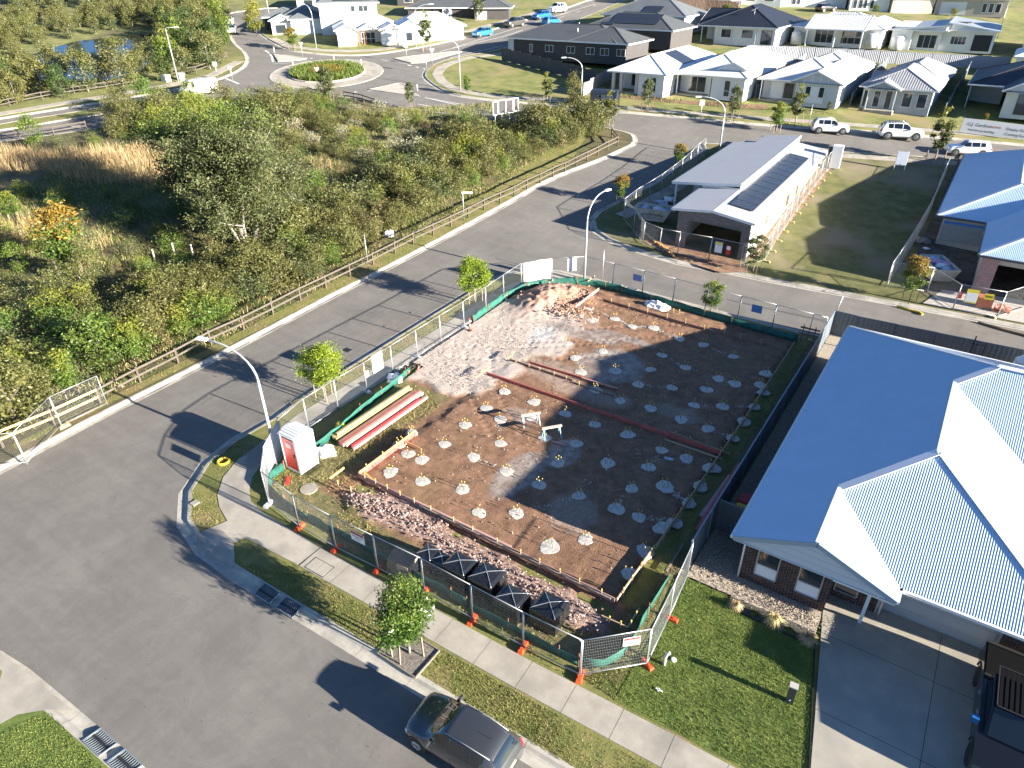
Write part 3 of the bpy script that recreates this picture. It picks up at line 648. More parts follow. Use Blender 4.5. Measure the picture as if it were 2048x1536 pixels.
# ---------------------------------------------------------------- unfinished house across the side street
def unfinished():
    r = thing('unfinished_house', 'unfinished house with split skillion roof, solar panels and an open brick garage', 'house', (-9.7, 33.4, 0), math.radians(1.6))
    # local frame: x to the right eave = 0, front eave y = 0
    grey = mat('roof_pale_grey', (.42, .43, .45), .4, var=.03, scale=.8, metal=.1)
    lo = MB(); xr, xl, xm = 0, -6.95, -3.5; zr, zl_, zm = 4.0, 4.2, 4.52
    corr(lo, [(xr, 0, zr), (xr, 28.6, zr), (xm, 28.6, zm), (xm, 0, zm)], .2, .014)
    corr(lo, [(xl, 8.4, zl_), (xl, 0, zl_), (xm, 0, zm), (xm, 8.4, zm)], .2, .014)
    rr = lo.build('roof', grey, r)
    up = MB(); corr(up, [(-9.6, 25.5, 4.42), (-9.6, 6.9, 4.42), (-3.35, 6.9, 5.05), (-3.35, 29.6, 5.05), (-7.2, 29.6, 4.66), (-7.2, 25.5, 4.66)], .2, .014)
    ur = up.build('roof', grey, r)
    f = MB(); f.bar((xl, -.03, zl_-.1), (xm, -.03, zm-.1), .04, .22); f.bar((xm, -.03, zm-.1), (xr, -.03, zr-.1), .04, .22); f.box(xr-.0, xr+.1, 0, 28.6, zr-.18, zr-.03); f.box(xl-.1, xl, 0, 8.4, zl_-.18, zl_-.03)
    f.bar((xr, 28.63, zr-.1), (xm, 28.63, zm-.1), .04, .22); f.build('fascia', M_WHT, rr)
    f = MB(); f.bar((-9.6, 6.87, 4.3), (-3.3, 6.87, 4.93), .04, .24); f.box(-9.7, -9.6, 6.9, 25.5, 4.24, 4.39); f.bar((-7.2, 29.63, 4.55), (-3.35, 29.63, 4.93), .04, .24); f.bar((-9.6, 25.53, 4.3), (-7.2, 25.53, 4.54), .04, .24)
    f.box(-3.345, -3.28, 6.9, 29.6, 4.86, 5.06); f.build('fascia', M_WHT, ur)
    f = MB(); f.box(-3.42, -3.36, 7.0, 29.5, 4.44, 4.86); f.box(-6.8, -3.42, 7.0, 7.06, 4.2, 4.6); f.build('clerestory_wall', mat('white_cladding', (.68, .67, .63), .6, var=.04), r)
    w_ = MB(); w_.box(-6.3, -6.14, .32, 6, .6, 3.95); w_.box(-.5, -.36, .32, 27.8, .95, 3.88); w_.box(-6.3, -5.9, .32, .5, .6, 4.02); w_.box(-.9, -.36, .32, .5, .6, 3.93); w_.box(-6.3, -.36, 6, 6.12, .6, 4.1)
    w_.box(-9.0, -.36, 28, 28.14, .95, 4.2); w_.box(-9.0, -8.86, 11.2, 28, .6, 4.2); w_.box(-9.0, -6.3, 11.2, 11.34, .6, 4.2)
    w_.build('wall', MATS['white_cladding'], r)
    bw = MB(); brk = brick_mat('grey_brick', (.11, .095, .095), (.19, .16, .155), (.25, .23, .22))
    bw.box(-6.42, -5.55, .2, .318, .55, 3.3); bw.box(-1.0, -.3, .2, .318, .55, 3.3); bw.hexa([(-6.42, .2, 3.3), (-.3, .2, 3.3), (-.3, .318, 3.3), (-6.42, .318, 3.3), (-6.42, .2, 4.05), (-.3, .2, 3.86), (-.3, .318, 3.86), (-6.42, .318, 4.05)])
    bw.face([(-6.42, .2, 4.05), (-.3, .2, 3.86), (-3.5, .2, 4.36)], 0, [(0, 3.5), (6.1, 3.3), (3, 3.8)])
    bw.box(-6.42, -6.31, .32, 6.2, .55, 4.0); bw.build('brick_wall', brk, r)
    sl_ = MB(); sl_.box(-6.5, -.25, .1, 28.2, .3, .62); sl_.box(-9.1, -6.5, 7, 28.2, .3, .6); sl_.build('floor_slab', mat('slab_grey', (.25, .24, .23), .9, var=.2, scale=1), r)
    p = MB(); p.box(-9.35, -9.2, 7.1, 7.25, .6, 4.25); p.build('porch_post', M_WHT, r)
    p = MB(); p.box(-4.2, -2.6, 2.0, 4.4, .63, .9); p.box(-4.0, -2.9, 2.3, 4.0, .9, 1.02); p.build('board_stack', MATS['slab_grey'], r)
    wf = mat('timber_frame_new', (.45, .33, .15), .7)
    for y0, y1, z0, z1 in ((5.2, 5.7, 2.3, 3.2), (12.4, 13.6, 1.9, 3.1), (16.2, 17.1, 2.0, 3.1), (20.4, 20.9, 2.0, 3.0)): window(r, '+x', -.36, y0, y1, z0, z1, wf, M_GLASS, n=2)
    for k in range(16): cb = MB(); cb.box(-.62, -.3, .8+k*1.7, 1.0+k*1.7, .0, .5); cb.build('foundation_block', mat('block_white', (.5, .5, .5), .8), r)
    sp = mat('solar_cell', (.028, .032, .042), .25, spec=.6); nrm = np.array([zm-zr, 0, -(xm-xr)]); nrm /= np.linalg.norm(nrm); a = np.array([xm-xr, 0, zm-zr]); a /= np.linalg.norm(a)
    for k in range(12):
        y0 = 2.4+k*1.72; o = np.array([xr-.9, y0, zr+.9*(zm-zr)/3.5+.07]); c = MB()
        q = [o, o+a*(-.0), o]; P0 = o; P1 = o+[0, 1.68, 0]; P2 = P1+a*2.0; P3 = P0+a*2.0; up_ = np.array([0, 0, .04])
        c.hexa([P0, P1, P2, P3, P0+up_, P1+up_, P2+up_, P3+up_]); pn = c.build('solar_panel', mat('solar_frame', (.05, .055, .065), .35, metal=.5), r)
        c = MB(); i_ = .03; c.face([P0+a*i_+[0, i_, .045], P3-a*i_+[0, i_, .045], P2-a*i_+[0, -i_, .045], P1+a*i_+[0, -i_, .045]]); c.build('cell_sheet', sp, pn)
unfinished()
# ---------------------------------------------------------------- house on the right edge, under construction
def right_house():
    r = thing('house_under_construction', 'blue shaded hip roof house under construction with an open garage behind the fence', 'house', (0, -1.6, .8))
    t = math.tan(math.radians(22.5)); E = 2.7
    rf = MB(); ax, ay = 7.2, 52.2; ZA = E+t*5.2; ax2, ay2 = 10.85, 43.7; ZB = E+t*5.2
    # wing A x 2..12.4, y 47..72 ; wing B x 5.65..16.05, y 38.5..60
    vx = 5.65; A0_ = (2, 47, E)
    corr(rf, [(2, 72, E), (2, 47, E), (7.2, 52.2, ZA), (7.2, 66.8, ZA)], .11, .0125)
    # front plane of A, until the valley with the left plane of B: z equal when x-5.65 = y-47
    corr(rf, [(2, 47, E), (5.65, 47, E), (10.85, 52.2, ZA), (7.2, 52.2, ZA)], .11, .0125)
    corr(rf, [(5.65, 47, E), (5.65, 38.5, E), (10.85, 43.7, ZB), (10.85, 52.2, ZB)], .11, .0125)
    corr(rf, [(5.65, 38.5, E), (16.05, 38.5, E), (10.85, 43.7, ZB)], .11, .0125)
    corr(rf, [(16.05, 38.5, E), (16.05, 60, E), (10.85, 60, ZB), (10.85, 43.7, ZB)], .3, .012)
    corr(rf, [(16.05, 72, E), (2, 72, E), (7.2, 66.8, ZA), (10.85, 66.8, ZA)], .3, .012)
    rface(rf, [(16.05, 59.98, E), (16.05, 72, E), (10.85, 66.8, ZA), (10.85, 59.98, ZB)])
    rface(rf, [(7.2, 52.2, ZA), (10.85, 52.2, ZA), (10.85, 66.8, ZA), (7.2, 66.8, ZA)])
    ro = rf.build('roof', R_WHITE, r)
    for a, b in [((2, 47, E), (7.2, 52.2, ZA)), ((7.2, 52.2, ZA), (7.2, 66.8, ZA)), ((5.65, 38.5, E), (10.85, 43.7, ZB)), ((10.85, 43.7, ZB), (10.85, 52.2, ZB)), ((7.2, 66.8, ZA), (2, 72, E)), ((16.05, 38.5, E), (10.85, 43.7, ZB)), ((7.2, 52.2, ZA), (10.85, 52.2, ZA))]:
        c = MB(); c.bar(np.array(a)+[0, 0, .022], np.array(b)+[0, 0, .022], .24, .035); c.build('ridge_cap', R_CAP, ro)
    g = MB(); g.box(1.88, 1.99, 46.9, 72, E-.16, E-.02); g.box(2, 5.54, 46.89, 46.99, E-.16, E-.02); g.box(5.54, 5.64, 38.4, 46.99, E-.161, E-.021); g.box(5.65, 16, 38.39, 38.49, E-.16, E-.02)
    g.build('gutter', mat('gutter_dark', (.06, .07, .09), .5), ro)
    s = MB(); s.box(2.02, 5.66, 47.02, 71.9, E-.19, E-.17); s.box(5.67, 16, 38.52, 60, E-.191, E-.171); s.build('soffit', M_SOFF, r)
    w_ = MB(); w_.box(2.5, 5.9, 47.5, 71.5, -.8, 2.5); w_.box(5.95, 6.08, 39.0, 58, -.8, 2.5); w_.box(6.08, 7.0, 39.0, 39.2, -.8, 2.5); w_.box(7.0, 16, 39.05, 39.2, 2.0, 2.5); w_.box(6.1, 16, 46, 46.2, -.8, 2.5); w_.box(11.5, 16, 39.0, 39.2, -.2, 2.0); w_.box(15.85, 16, 39.2, 46, -.8, 2.5)
    w_.build('wall', mat('beige_wall', (.42, .40, .35), .8, var=.06), r)
    b = MB(); b.box(6.0, 7.02, 38.85, 38.99, -.8, 2.5); b.build('brick_pier', brick_mat('red_brick', (.30, .15, .14), (.42, .24, .22), (.5, .45, .42)), r)
    b = MB(); b.box(2.6, 5.6, 47.4, 47.49, .5, 2.1); b.build('wrap_panel', mat('wrap_grey', (.25, .27, .27), .6, var=.1), r)
    b = MB(); b.box(2.65, 5.6, 47.36, 47.398, 2.0, 2.2); b.build('wrap_strip', mat('wrap_blue', (.05, .2, .55), .5), r)
right_house()
# ---------------------------------------------------------------- the row behind: four display houses facing the street
R_IVORY = rib_mat('ivory_roof', (.68, .66, .62), .5, .3, .25)
R_BRIGHT = rib_mat('bright_roof', (.72, .73, .75), .45, .25, .25)
R_GREYT = rib_mat('grey_tile_roof', (.32, .32, .33), .6, .3, .7, tile=True)
R_DARK = rib_mat('charcoal_roof', (.085, .09, .092), .55, .3, .6, tile=True)
R_BLACK = rib_mat('black_roof', (.018, .022, .032), .5, .3, .5, tile=True)
R_MID = rib_mat('slate_roof', (.14, .15, .155), .5, .3, .5, tile=True)
R_SILV = rib_mat('silver_roof', (.36, .39, .42), .4, .25, .4, metal=.2)
W_WHITE = mat('render_white', (.68, .69, .68), .8, var=.05, scale=.6)
W_GREY = mat('render_grey', (.33, .36, .38), .8, var=.06, scale=.6)
W_LIGHT = mat('render_light_grey', (.50, .52, .53), .8, var=.05, scale=.6)
W_DARK = mat('dark_brick_wall', (.06, .055, .055), .85, var=.2, scale=4)
W_BEIGE = mat('render_beige', (.40, .36, .31), .8, var=.06)
M_GD = mat('white_garage_door', (.62, .64, .66), .5, var=.03)
def zb(x, y): return T(x, y)+.15
def hpos(x, y): return (x, y, zb(x, y))
def panels(r, o, ax, ay, nx, ny, w_=1.0, h_=1.7, m=None):
    """solar panels on a roof plane: o corner, ax/ay unit vectors along and up"""
    o, ax, ay = (np.array(q, float) for q in (o, ax, ay)); n = np.cross(ax, ay); n = n if n[2] > 0 else -n
    for i in range(nx):
        for j in range(ny):
            p = o+ax*i*(w_+.03)+ay*j*(h_+.03)+n*.06; c = MB(); q = [p, p+ax*w_, p+ax*w_+ay*h_, p+ay*h_]
            if np.dot(np.cross(ax, ay), n) < 0: q = q[::-1]
            c.hexa(q+[k+n*.04 for k in q]); c.build('solar_panel', MATS['solar_cell'], r)
def ex1(r):
    for x in (.5, 1.7, 4.1): p = MB(); p.box(x, x+.42, .55, .95, -.1, 2.55); p.build('porch_pillar', MATS['stone_clad'], r)
    p = MB(); p.box(.4, 4.3, .5, 3.0, -.3, .02); p.build('porch_floor', M_CONC, r)
    panels(r, (7.9, 8.2, 2.7+.414*.9), (0, 1, 0), (-.924, 0, .383), 4, 2, 1.1, 1.7)
    for y in (5.2, 12.0, 15.5): b = MB(); b.bar((8.8, y, 2.74), (4.4, y, 2.74+4.4*.414), .12, .1); b.build('roof_flashing', mat('flashing', (.45, .45, .47), .5), r)
mat('stone_clad', (.45, .42, .40), .85, c2=(.55, .50, .47), scale=4)
house('house', 'bright white roof house with stone porch pillars, first by the timber fence', 'house', hpos(-43.6, 73.2), 0, [(0, 8.9, 0, 23, 2.7, 22.5, 'hip')], [(.5, 8.4, 3.0, 22.5, -.3, 2.6), (4.6, 8.4, .5, 3.0, -.3, 2.6)], R_BRIGHT, W_WHITE,
      [('-y', 3.0, 2.4, 3.4, .5, 2.2), ('-y', .5, 6.4, 7.3, .3, 2.2), ('+x', 8.4, 5, 6, 1, 2)], extra=ex1)
def gablet(r, x0, x1, y, z, d=2.0, m=None):
    h = (x1-x0)/2; k = MB(); k.face([(x0, y, z), (x1, y, z), ((x0+x1)/2, y, z+h*.45)]); k.build('gable_vent', m or W_LIGHT, r)
    k = MB(); k.bar((x0-.1, y-.03, z), ((x0+x1)/2, y-.03, z+h*.45+.05), .1, .12); k.bar((x1+.1, y-.03, z), ((x0+x1)/2, y-.03, z+h*.45+.05), .1, .12); k.build('barge_board', M_WHT, r)
def ex2(r):
    for x in (.6, 5.3): p = MB(); p.box(x, x+.12, .55, .67, -.1, 2.55); p.build('porch_post', M_WHT, r)
    p = MB(); p.box(.5, 5.4, .45, 2.2, -.4, .05); p.build('porch_floor', M_CONC, r)
    gablet(r, 6.0, 10.0, 1.4, 3.35)
    p = MB(); q = wing(6.0, 10.0, 1.42, 6.4, 3.35, 24, 'gable_y'); [rface(p, f) for f in q[0]]; p.build('roof', R_GREYT, r)
house('house', 'ivory hip roof house with a small gablet and a wide front window', 'house', hpos(-35.4, 76.8), 0, [(0, 10.6, 0, 23, 2.7, 22.5, 'hip')], [(.5, 10.1, 2.2, 22.5, -.3, 2.6), (5.6, 10.1, .5, 2.2, -.3, 2.6)], R_IVORY, W_WHITE,
      [('-y', 2.2, 1.7, 4.2, .2, 2.2, M_WHT, M_GLASS, dict(n=2)), ('-y', .5, 7.4, 8.2, .2, 2.2, M_WHT, M_GLASS, dict(tr=.35)), ('-y', 2.2, 4.7, 5.4, .05, 2.2)], extra=ex2)
def ex3(r):
    for x in (.6, 5.2): p = MB(); p.box(x, x+.12, .75, .87, -.1, 2.55); p.build('porch_post', M_WHT, r)
    p = MB(); p.box(.5, 5.4, .6, 2.2, -.4, .05); p.build('porch_floor', M_CONC, r)
    for x in np.linspace(5.2, 10.2, 6): p = MB(); zt = 2.62+.30*min(x-4.6, 10.8-x)*1.2; p.box(x-.05, x+.05, .27, .30, 2.55, zt); p.build('batten', M_WHT, r)
house('house', 'ivory roof house with battened light grey front gable, two narrow windows below', 'house', hpos(-24.7, 80), 0, [(0, 11.1, .6, 12, 2.7, 22.5, 'hip'), (4.4, 11.11, 0, 16, 2.705, 22.5, 'gable_y'), (1.0, 11.1, 11, 24, 2.69, 22.5, 'hip')], [(.5, 10.6, 2.2, 23, -.3, 2.6), (5.4, 10.6, .5, 2.2, -.3, 2.6)], R_IVORY, W_LIGHT,
      [('-y', 2.2, 1.5, 3.2, .2, 2.2, M_WHT, MATS['blind_white']), ('-y', 2.2, 3.3, 4.7, .2, 2.2), ('-y', .5, 6.5, 7.2, .9, 2.2), ('-y', .5, 7.2, 8.2, .9, 2.2, M_WHT, MATS['blind_white']), ('-y', .5, 8.2, 8.9, .9, 2.2), ('-y', .5, 6.5, 8.9, .2, .88, M_WHT, MATS['blind_white'])], extra=ex3)
def ex4(r):
    for x in (1.3, 4.5): p = MB(); p.box(x, x+.12, -.9, -.78, -.1, 2.55); p.build('porch_post', M_WHT, r)
    p = MB(); p.box(1.2, 4.7, -1.0, .5, -.5, .05); p.build('porch_floor', M_CONC, r)
    for x in np.linspace(1.6, 4.4, 5): p = MB(); p.box(x-.04, x+.04, -.74, -.70, 2.55, 2.62+.42*min(x-.9, 5.0-x)); p.build('batten', M_WHT, r)
    for i in range(4): p = MB(); p.box(2.3-.0, 3.5, -1.5-i*.75, -.95-i*.75, -.75-i*.11, -.6-i*.11); p.build('step_slab', MATS['white_trim'], r)
W4 = [('-y', .5, .65, 1.25, .1, 2.2), ('-y', .5, 1.9, 2.7, .2, 2.2), ('-y', .5, 3.3, 4.1, .05, 2.3), ('-y', .5, 5.3, 6.4, .5, 2.2), ('-y', .5, 7.0, 8.1, .5, 2.2)]
house('house', 'grey roof grey walled house with a small battened porch gable and white steps', 'house', hpos(-12.3, 83.8), 0, [(0, 9.1, 0, 15, 2.7, 22.5, 'hip'), (.9, 5.0, -1.2, 5, 2.72, 22.5, 'gable_y'), (1.0, 9.1, 8, 23.5, 2.69, 24, 'hip'), (0, 4.5, 7.5, 11, 2.73, 24, 'gable_x')], [(.5, 8.6, .5, 22.5, -.4, 2.6)], R_GREYT, W_GREY, W4, extra=ex4)
def ex6(r):
    window(r, '-y', -4.0+.5, 5.2, 7.2, .2, 3.4, MATS['black'], M_GLASS, n=2, tr=.4)
    p = MB(); p.box(-.3, -.15, .3, 9, 0, 2.6); p.box(-.3, 3.5, 4.0, 4.15, 0, 2.6); p.build('carport_wall', W_GREY, r)
house('house', 'black roofed display house with a pale gable front behind the banner', 'house', hpos(0, 91.5), 0, [(-.6, 14, 0, 16, 2.9, 20, 'hip'), (3.4, 12, -4.5, 6, 2.95, 28, 'gable_y')], [(3.9, 13.5, .5, 15.5, -.3, 2.8), (3.9, 11.5, -3.5, .5, -.3, 2.9)], R_BLACK, W_LIGHT, extra=ex6, gables=W_LIGHT)
house('house', 'small white roof house squeezed behind the black roofed display house', 'house', hpos(3.2, 111), 0, [(0, 11, 0, 11, 2.9, 22, 'hip')], [(.4, 10.6, .4, 10.6, -.3, 2.8)], R_BRIGHT, W_WHITE, [('-y', .4, 2, 4, 1, 2.2)])
house('house', 'tall pale two storey house at the right border behind the white roof', 'house', hpos(3.4, 126), 0, [(0, 11, 0, 12, 5.6, 22, 'hip')], [(.4, 10.6, .4, 11.6, -.3, 5.5)], R_SILV, W_LIGHT, [('-y', .4, 1.5, 3, 3.6, 4.8), ('-x', .4, 2, 3, 3.6, 4.8), ('-y', .4, 5, 7, .5, 2.2)])
# ---------------------------------------------------------------- rear row (backs seen): black, white twin, white skillion
def tank(root, x, y, m):
    b = MB(); b.cyl((x, y, 0), .95, 1.85, 14); b.tube([(x, y, 1.85), (x, y, 2.05)], [.95, .5], 14); b.build('rain_tank', m, root)
def exb0(r):
    for x in (.7, 3.4, 6.0, 10.2): p = MB(); p.box(x, x+.14, .5, .64, 0, 2.6); p.build('patio_post', M_WHT, r)
    for x, y, z in ((4.5, 7.5, 5.3), (8.5, 4.0, 4.4)): p = MB(); p.tube([(x, y, z-.8), (x, y, z+.9)], .03, 4); [p.bar((x-.5+.1*k, y-.25, z+.5+.05*k), (x-.5+.1*k, y+.25, z+.5+.05*k), .02) for k in range(10)]; p.bar((x-.6, y, z+.55), (x+.5, y, z+.95), .03); p.build('aerial', mat('aerial_metal', (.5, .5, .5), .4, metal=.5), r)
house('house', 'black hip roof house with white walls, two aerials on its roof', 'house', hpos(-44.7, 109.2), 0, [(0, 14, 0, 19, 2.7, 22.5, 'hip'), (-1, 6, 3, 14, 2.69, 22.5, 'gable_x')], [(3.0, 13.5, .8, 18.5, -.3, 2.6), (.5, 3.0, 4, 18.5, -.3, 2.6)], R_BLACK, W_WHITE,
      [('-y', .8, 4.2, 6.2, .9, 2.2), ('-y', .8, 7.8, 9.8, .9, 2.2), ('-y', .8, 11.2, 13.0, .05, 2.2, BLK, M_GLASS, dict(n=2))], extra=exb0)
def exb1(r):
    tank(r, 1.6, .5, W_LIGHT); tank(r, 13.4, 1.5, W_LIGHT)
    for x in (3.5, 8.0, 12.2): p = MB(); p.box(x, x+.2, -1.6, -1.4, 0, 2.5); p.build('patio_post', M_WHT, r)
house('house', 'white corrugated roof twin house backing onto the ribbed fence', 'house', hpos(-30.8, 116), 0, [(0, 15.2, 1.5, 13, 2.7, 20, 'hip'), (3.2, 12.6, -2, 9.5, 2.72, 18, 'gable_x'), (9.5, 15.2, 5, 19, 2.69, 22, 'hip'), (0, 5, 5, 19, 2.69, 22, 'hip')], [(.5, 14.7, 2, 18, -.3, 2.6)], rib_mat('white_rib_roof', (.68, .68, .68), .45, .42, .9), W_WHITE,
      [('-y', 2.0, 4.2, 7.2, .3, 2.3, M_WHT, M_GLASS, dict(n=3)), ('-y', 2.0, 8.5, 11.8, .3, 2.3, M_WHT, M_GLASS, dict(n=3, tr=.5)), ('+x', 14.7, 6, 7, .8, 2)], extra=exb1)
def exb2(r):
    tank(r, 1.6, .2, W_LIGHT); p = MB(); p.box(12.4, 15.0, 2.95, 2.99, .05, 2.4); p.build('patio_shade_panel', MATS['patio_shade'], r)  # flat dark panel before the wall; the patio's shade is put into its colour
    p = MB(); p.box(9.4, 11.4, 6, 7.2, 3.9, 4.0); p.build('skylight', M_GLASS, r)
mat('patio_shade', (.02, .025, .03), .7)
house('house', 'pale skillion roof house with tall white rear wall and dark patio', 'house', hpos(-15.5, 121), math.radians(2), [(0, 8.6, .5, 17, 3.0, 5, 'skill_x'), (8.3, 15.8, 2, 18, 3.1, 8, 'skill_nx')], [(.4, 7.8, 2.4, 16.6, -.3, 3.3), (.4, 3.5, 1, 2.4, -.3, 2.9), (7.8, 15.4, 3, 17.6, -.3, 3.0), (7.8, 8.6, 3, 17.6, 3, 3.9)], R_SILV, W_WHITE,
      [('-y', 2.4, 4.4, 7.2, .2, 2.2, M_WHT, M_GLASS, dict(n=3)), ('-y', 3.0, 9.2, 11.4, .9, 2.1, M_WHT, M_GLASS, dict(n=4))], extra=exb2)
# ---------------------------------------------------------------- dark houses behind the empty lot
def exg1(r):
    for i, x in enumerate((4.5, 7.5, 11.5, 15, 17.5, 20.3)): window(r, '-y', .5, x, x+(.6 if i == 0 else 1.5), .9 if i else .7, 1.9, M_WHT, M_GLASS, n=2)
    p = MB(); p.box(.3, 1.4, .42, .48, .0, 2.5); p.build('light_panel', W_LIGHT, r)
    [MB().cyl(q, .06, .6, 6).build('roof_vent', M_WHT, r) for q in ((12, 3, 3.7), (10, 7, 4.2))]
house('house', 'long charcoal hip roof house behind the dark fence of the empty lot', 'house', hpos(-67.8, 83.2), 0, [(0, 20.5, 0, 11, 2.7, 20, 'hip'), (12, 22.4, 0.01, 9.2, 2.702, 21.5, 'hip')], [(.5, 19.5, .5, 10.5, -.3, 2.6), (19.5, 21.9, .52, 8.6, -.3, 2.6)], R_DARK, W_DARK, extra=exg1)
def exg2(r): panels(r, (4.6, 1.5, 2.7+1.5*.414), (1, 0, 0), (0, .924, .383), 8, 2, 1.05, 1.7); panels(r, (3.4, .9, 2.7+.9*.414), (1, 0, 0), (0, .924, .383), 2, 1, 1.05, .9)
house('house', 'charcoal hip roof house carrying a stepped black solar array', 'house', hpos(-61.2, 97.3), 0, [(0, 17, 0, 10.6, 2.7, 22.5, 'hip')], [(.5, 16.5, .5, 10, -.3, 2.6)], R_DARK, W_DARK, extra=exg2)
def exg3(r): panels(r, (8, .8, 2.7+.8*.414), (1, 0, 0), (0, .924, .383), 3, 2, 1.1, 1.2)
house('house', 'slate grey hip roof house behind the solar array house', 'house', hpos(-64, 109.5), 0, [(0, 17, 0, 12, 2.7, 22.5, 'hip')], [(.5, 16.5, .5, 11.5, -.3, 2.6)], R_MID, W_GREY, extra=exg3)
# ---------------------------------------------------------------- corner houses beyond the roundabout
a45 = math.radians(45)
def ex_t2(r):
    for x in (1.0, 1.9): p = MB(); p.box(x+2.6, x+2.75, -.1, .05, 0, 2.5); p.build('porch_post', mat('red_post', (.35, .12, .06), .6), r)
    window(r, '-y', 1.4, 4.2, 6.6, .1, 2.2, M_WHT, M_GLASS, n=3, tr=.5)
h2 = XY(686, 95); 
house('house', 'white single storey house with ribbed front gablets facing the roundabout', 'house', (h2[0]-.5, h2[1]-.5, T(*h2)), math.radians(48), [(-.5, 12, 2.6, 12, 2.7, 24, 'hip'), (-.5, 3.6, -.4, 6, 2.71, 24, 'gable_y'), (3.6, 7.2, 0.6, 6, 2.72, 24, 'gable_y'), (7.2, 11.8, -1.4, 6, 2.7, 22, 'gable_y')], [(0, 3.2, 0, 8, -.3, 2.6), (7.6, 11.4, -1, 8, -.3, 2.6), (0, 11.4, 1.4+1, 11.6, -.3, 2.6)], R_BRIGHT, W_WHITE, extra=ex_t2)
h1 = XY(640, 74)
def ex_t1(r): panels(r, (3.2, .6, 5.5+.25), (1, 0, 0), (0, .924, .383), 7, 1, .95, 1.6); panels(r, (3.8, 2.4, 5.5+1.0), (1, 0, 0), (0, .924, .383), 5, 1, .95, 1.6)
house('house', 'two storey white house with dark roof and solar panels at the corner', 'house', (h1[0], h1[1], T(*h1)), math.radians(47), [(0, 11.5, 0, 11, 5.5, 24, 'hip'), (-5.5, 1, 2, 9, 2.9, 24, 'hip'), (-9, -4.5, 3, 10, 2.7, 24, 'gable_y')], [(.5, 11, .5, 10.5, -.3, 5.4), (-5, .6, 2.5, 8.5, -.3, 2.8), (-8.6, -5, 3.4, 9.6, -.3, 2.6)], R_MID, W_WHITE, [('-y', .5, 6.2, 7, 4, 5), ('-y', .5, 7.6, 9.4, 4, 5, M_WHT, M_GLASS, dict(n=2)), ('-y', 3.4, -8, -6, .5, 2.0)], extra=ex_t1)
h3 = XY(800, 90)
house('house', 'white house with pale blue shaded roof next along from the corner', 'house', (h3[0]-1, h3[1], T(*h3)), math.radians(48), [(0, 13, 0, 9, 2.8, 24, 'hip'), (0, 5.5, -1.5, 6, 2.81, 24, 'gable_y')], [(.5, 12.5, .5, 8.5, -.3, 2.7), (.5, 5, -1, 3, -.3, 2.7)], R_BRIGHT, W_WHITE, [('-y', -1, 1.8, 3, .6, 2.0)])
h5 = XY(565, 68)
house('house', 'dark brick house with stepped grey roof left of the two storey house', 'house', (h5[0], h5[1], T(*h5)), math.radians(40), [(0, 8, 0, 12, 2.9, 24, 'hip'), (-4, 3, 3, 11, 2.7, 22, 'hip')], [(.5, 7.5, .5, 11.5, -.3, 2.8), (-3.5, 1, 3.4, 10.5, -.3, 2.6)], R_MID, W_DARK, [('-y', .5, 4, 5.5, .5, 2.1)])
h4 = XY(905, 52)
house('house', 'dark hip roof house with long front behind the grass bank', 'house', (h4[0]-13, h4[1]+1, T(*h4)), math.radians(30), [(0, 20, 0, 11, 2.8, 22, 'hip'), (14, 22, -2, 8, 2.81, 24, 'hip')], [(.5, 19.5, .5, 10.5, -.3, 2.7), (14.5, 21.5, -1.5, 5, -.3, 2.7)], R_DARK, W_DARK, [('-y', .5, 4, 6, .6, 2.1), ('-y', -1.5, 15, 17, .3, 2.2, M_WHT, W_WHITE)])
for (px, py, wd, rz, lab, rm_, wm_) in ((590, 22, 12, 35, 'white house half cut by the top border behind the two storey house', R_BRIGHT, W_WHITE), (790, 14, 12, 30, 'dark walled house at the top border behind the street', R_DARK, W_DARK), (1100, -2, 14, 30, 'white house at the top border beside the wide street', R_BRIGHT, W_WHITE), (1262, 10, 22, 8, 'long pale house at the top border behind the brown fence', R_SILV, W_WHITE), (1470, 10, 10, 6, 'small white gable roof house behind the black roof', R_BRIGHT, W_WHITE)):
    q = XY(px, py); house('house', lab, 'house', (q[0], q[1], T(*q)), math.radians(rz), [(0, wd, 0, 10, 2.8, 23, 'hip')], [(.5, wd-.5, .5, 9.5, -.3, 2.7)], rm_, wm_, [('-y', .5, 2, 4, .8, 2.1), ('-y', .5, 6, 8, .8, 2.1)])
# ---------------------------------------------------------------- the top row whose garage doors face us
for i, (a, b, gx0, gx1, lab, wm_, rm_, wn) in enumerate((((1540, 14), (1690, 18), 1619, 1664, 'top row house with a black car before its white garage door', W_LIGHT, R_MID, [(1582, 1590), (1592, 1599)]), ((1697, 22), (1775, 25), 0, 0, 'top row white house with tall narrow windows above a small lawn', W_WHITE, R_BRIGHT, [(1703, 1711), (1714, 1722), (1724, 1731), (1737, 1744)]),
        ((1780, 27), (1862, 29), 1785, 1836, 'top row brick house with wide pale garage door by the concrete drive', W_BEIGE, R_MID, []), ((1866, 29), (2006, 39), 1877, 1928, 'top row beige house with three dark windows beside its porch', W_BEIGE, R_MID, [(1959, 1968), (1972, 1981), (1985, 1995)]))):
    A_, B_ = np.array(XY(*a)), np.array(XY(*b)); rz = math.atan2(*(B_-A_)[::-1]); wd = np.linalg.norm(B_-A_)
    k = lambda px: (px-a[0])/(b[0]-a[0])*wd
    house('house', lab, 'house', (A_[0], A_[1], T(*A_)), rz, [(-.4, wd+.4, -.4, 12, 2.9, 22, 'hip')], [(0, wd, 0, 11.6, -.3, 2.8)], rm_, wm_, [('-y', 0, k(x0), k(x1), .5, 2.1) for x0, x1 in wn], doors=[('-y', 0, k(gx0), k(gx1), 0, 2.3, M_GD, 'garage_door')] if gx0 else ())
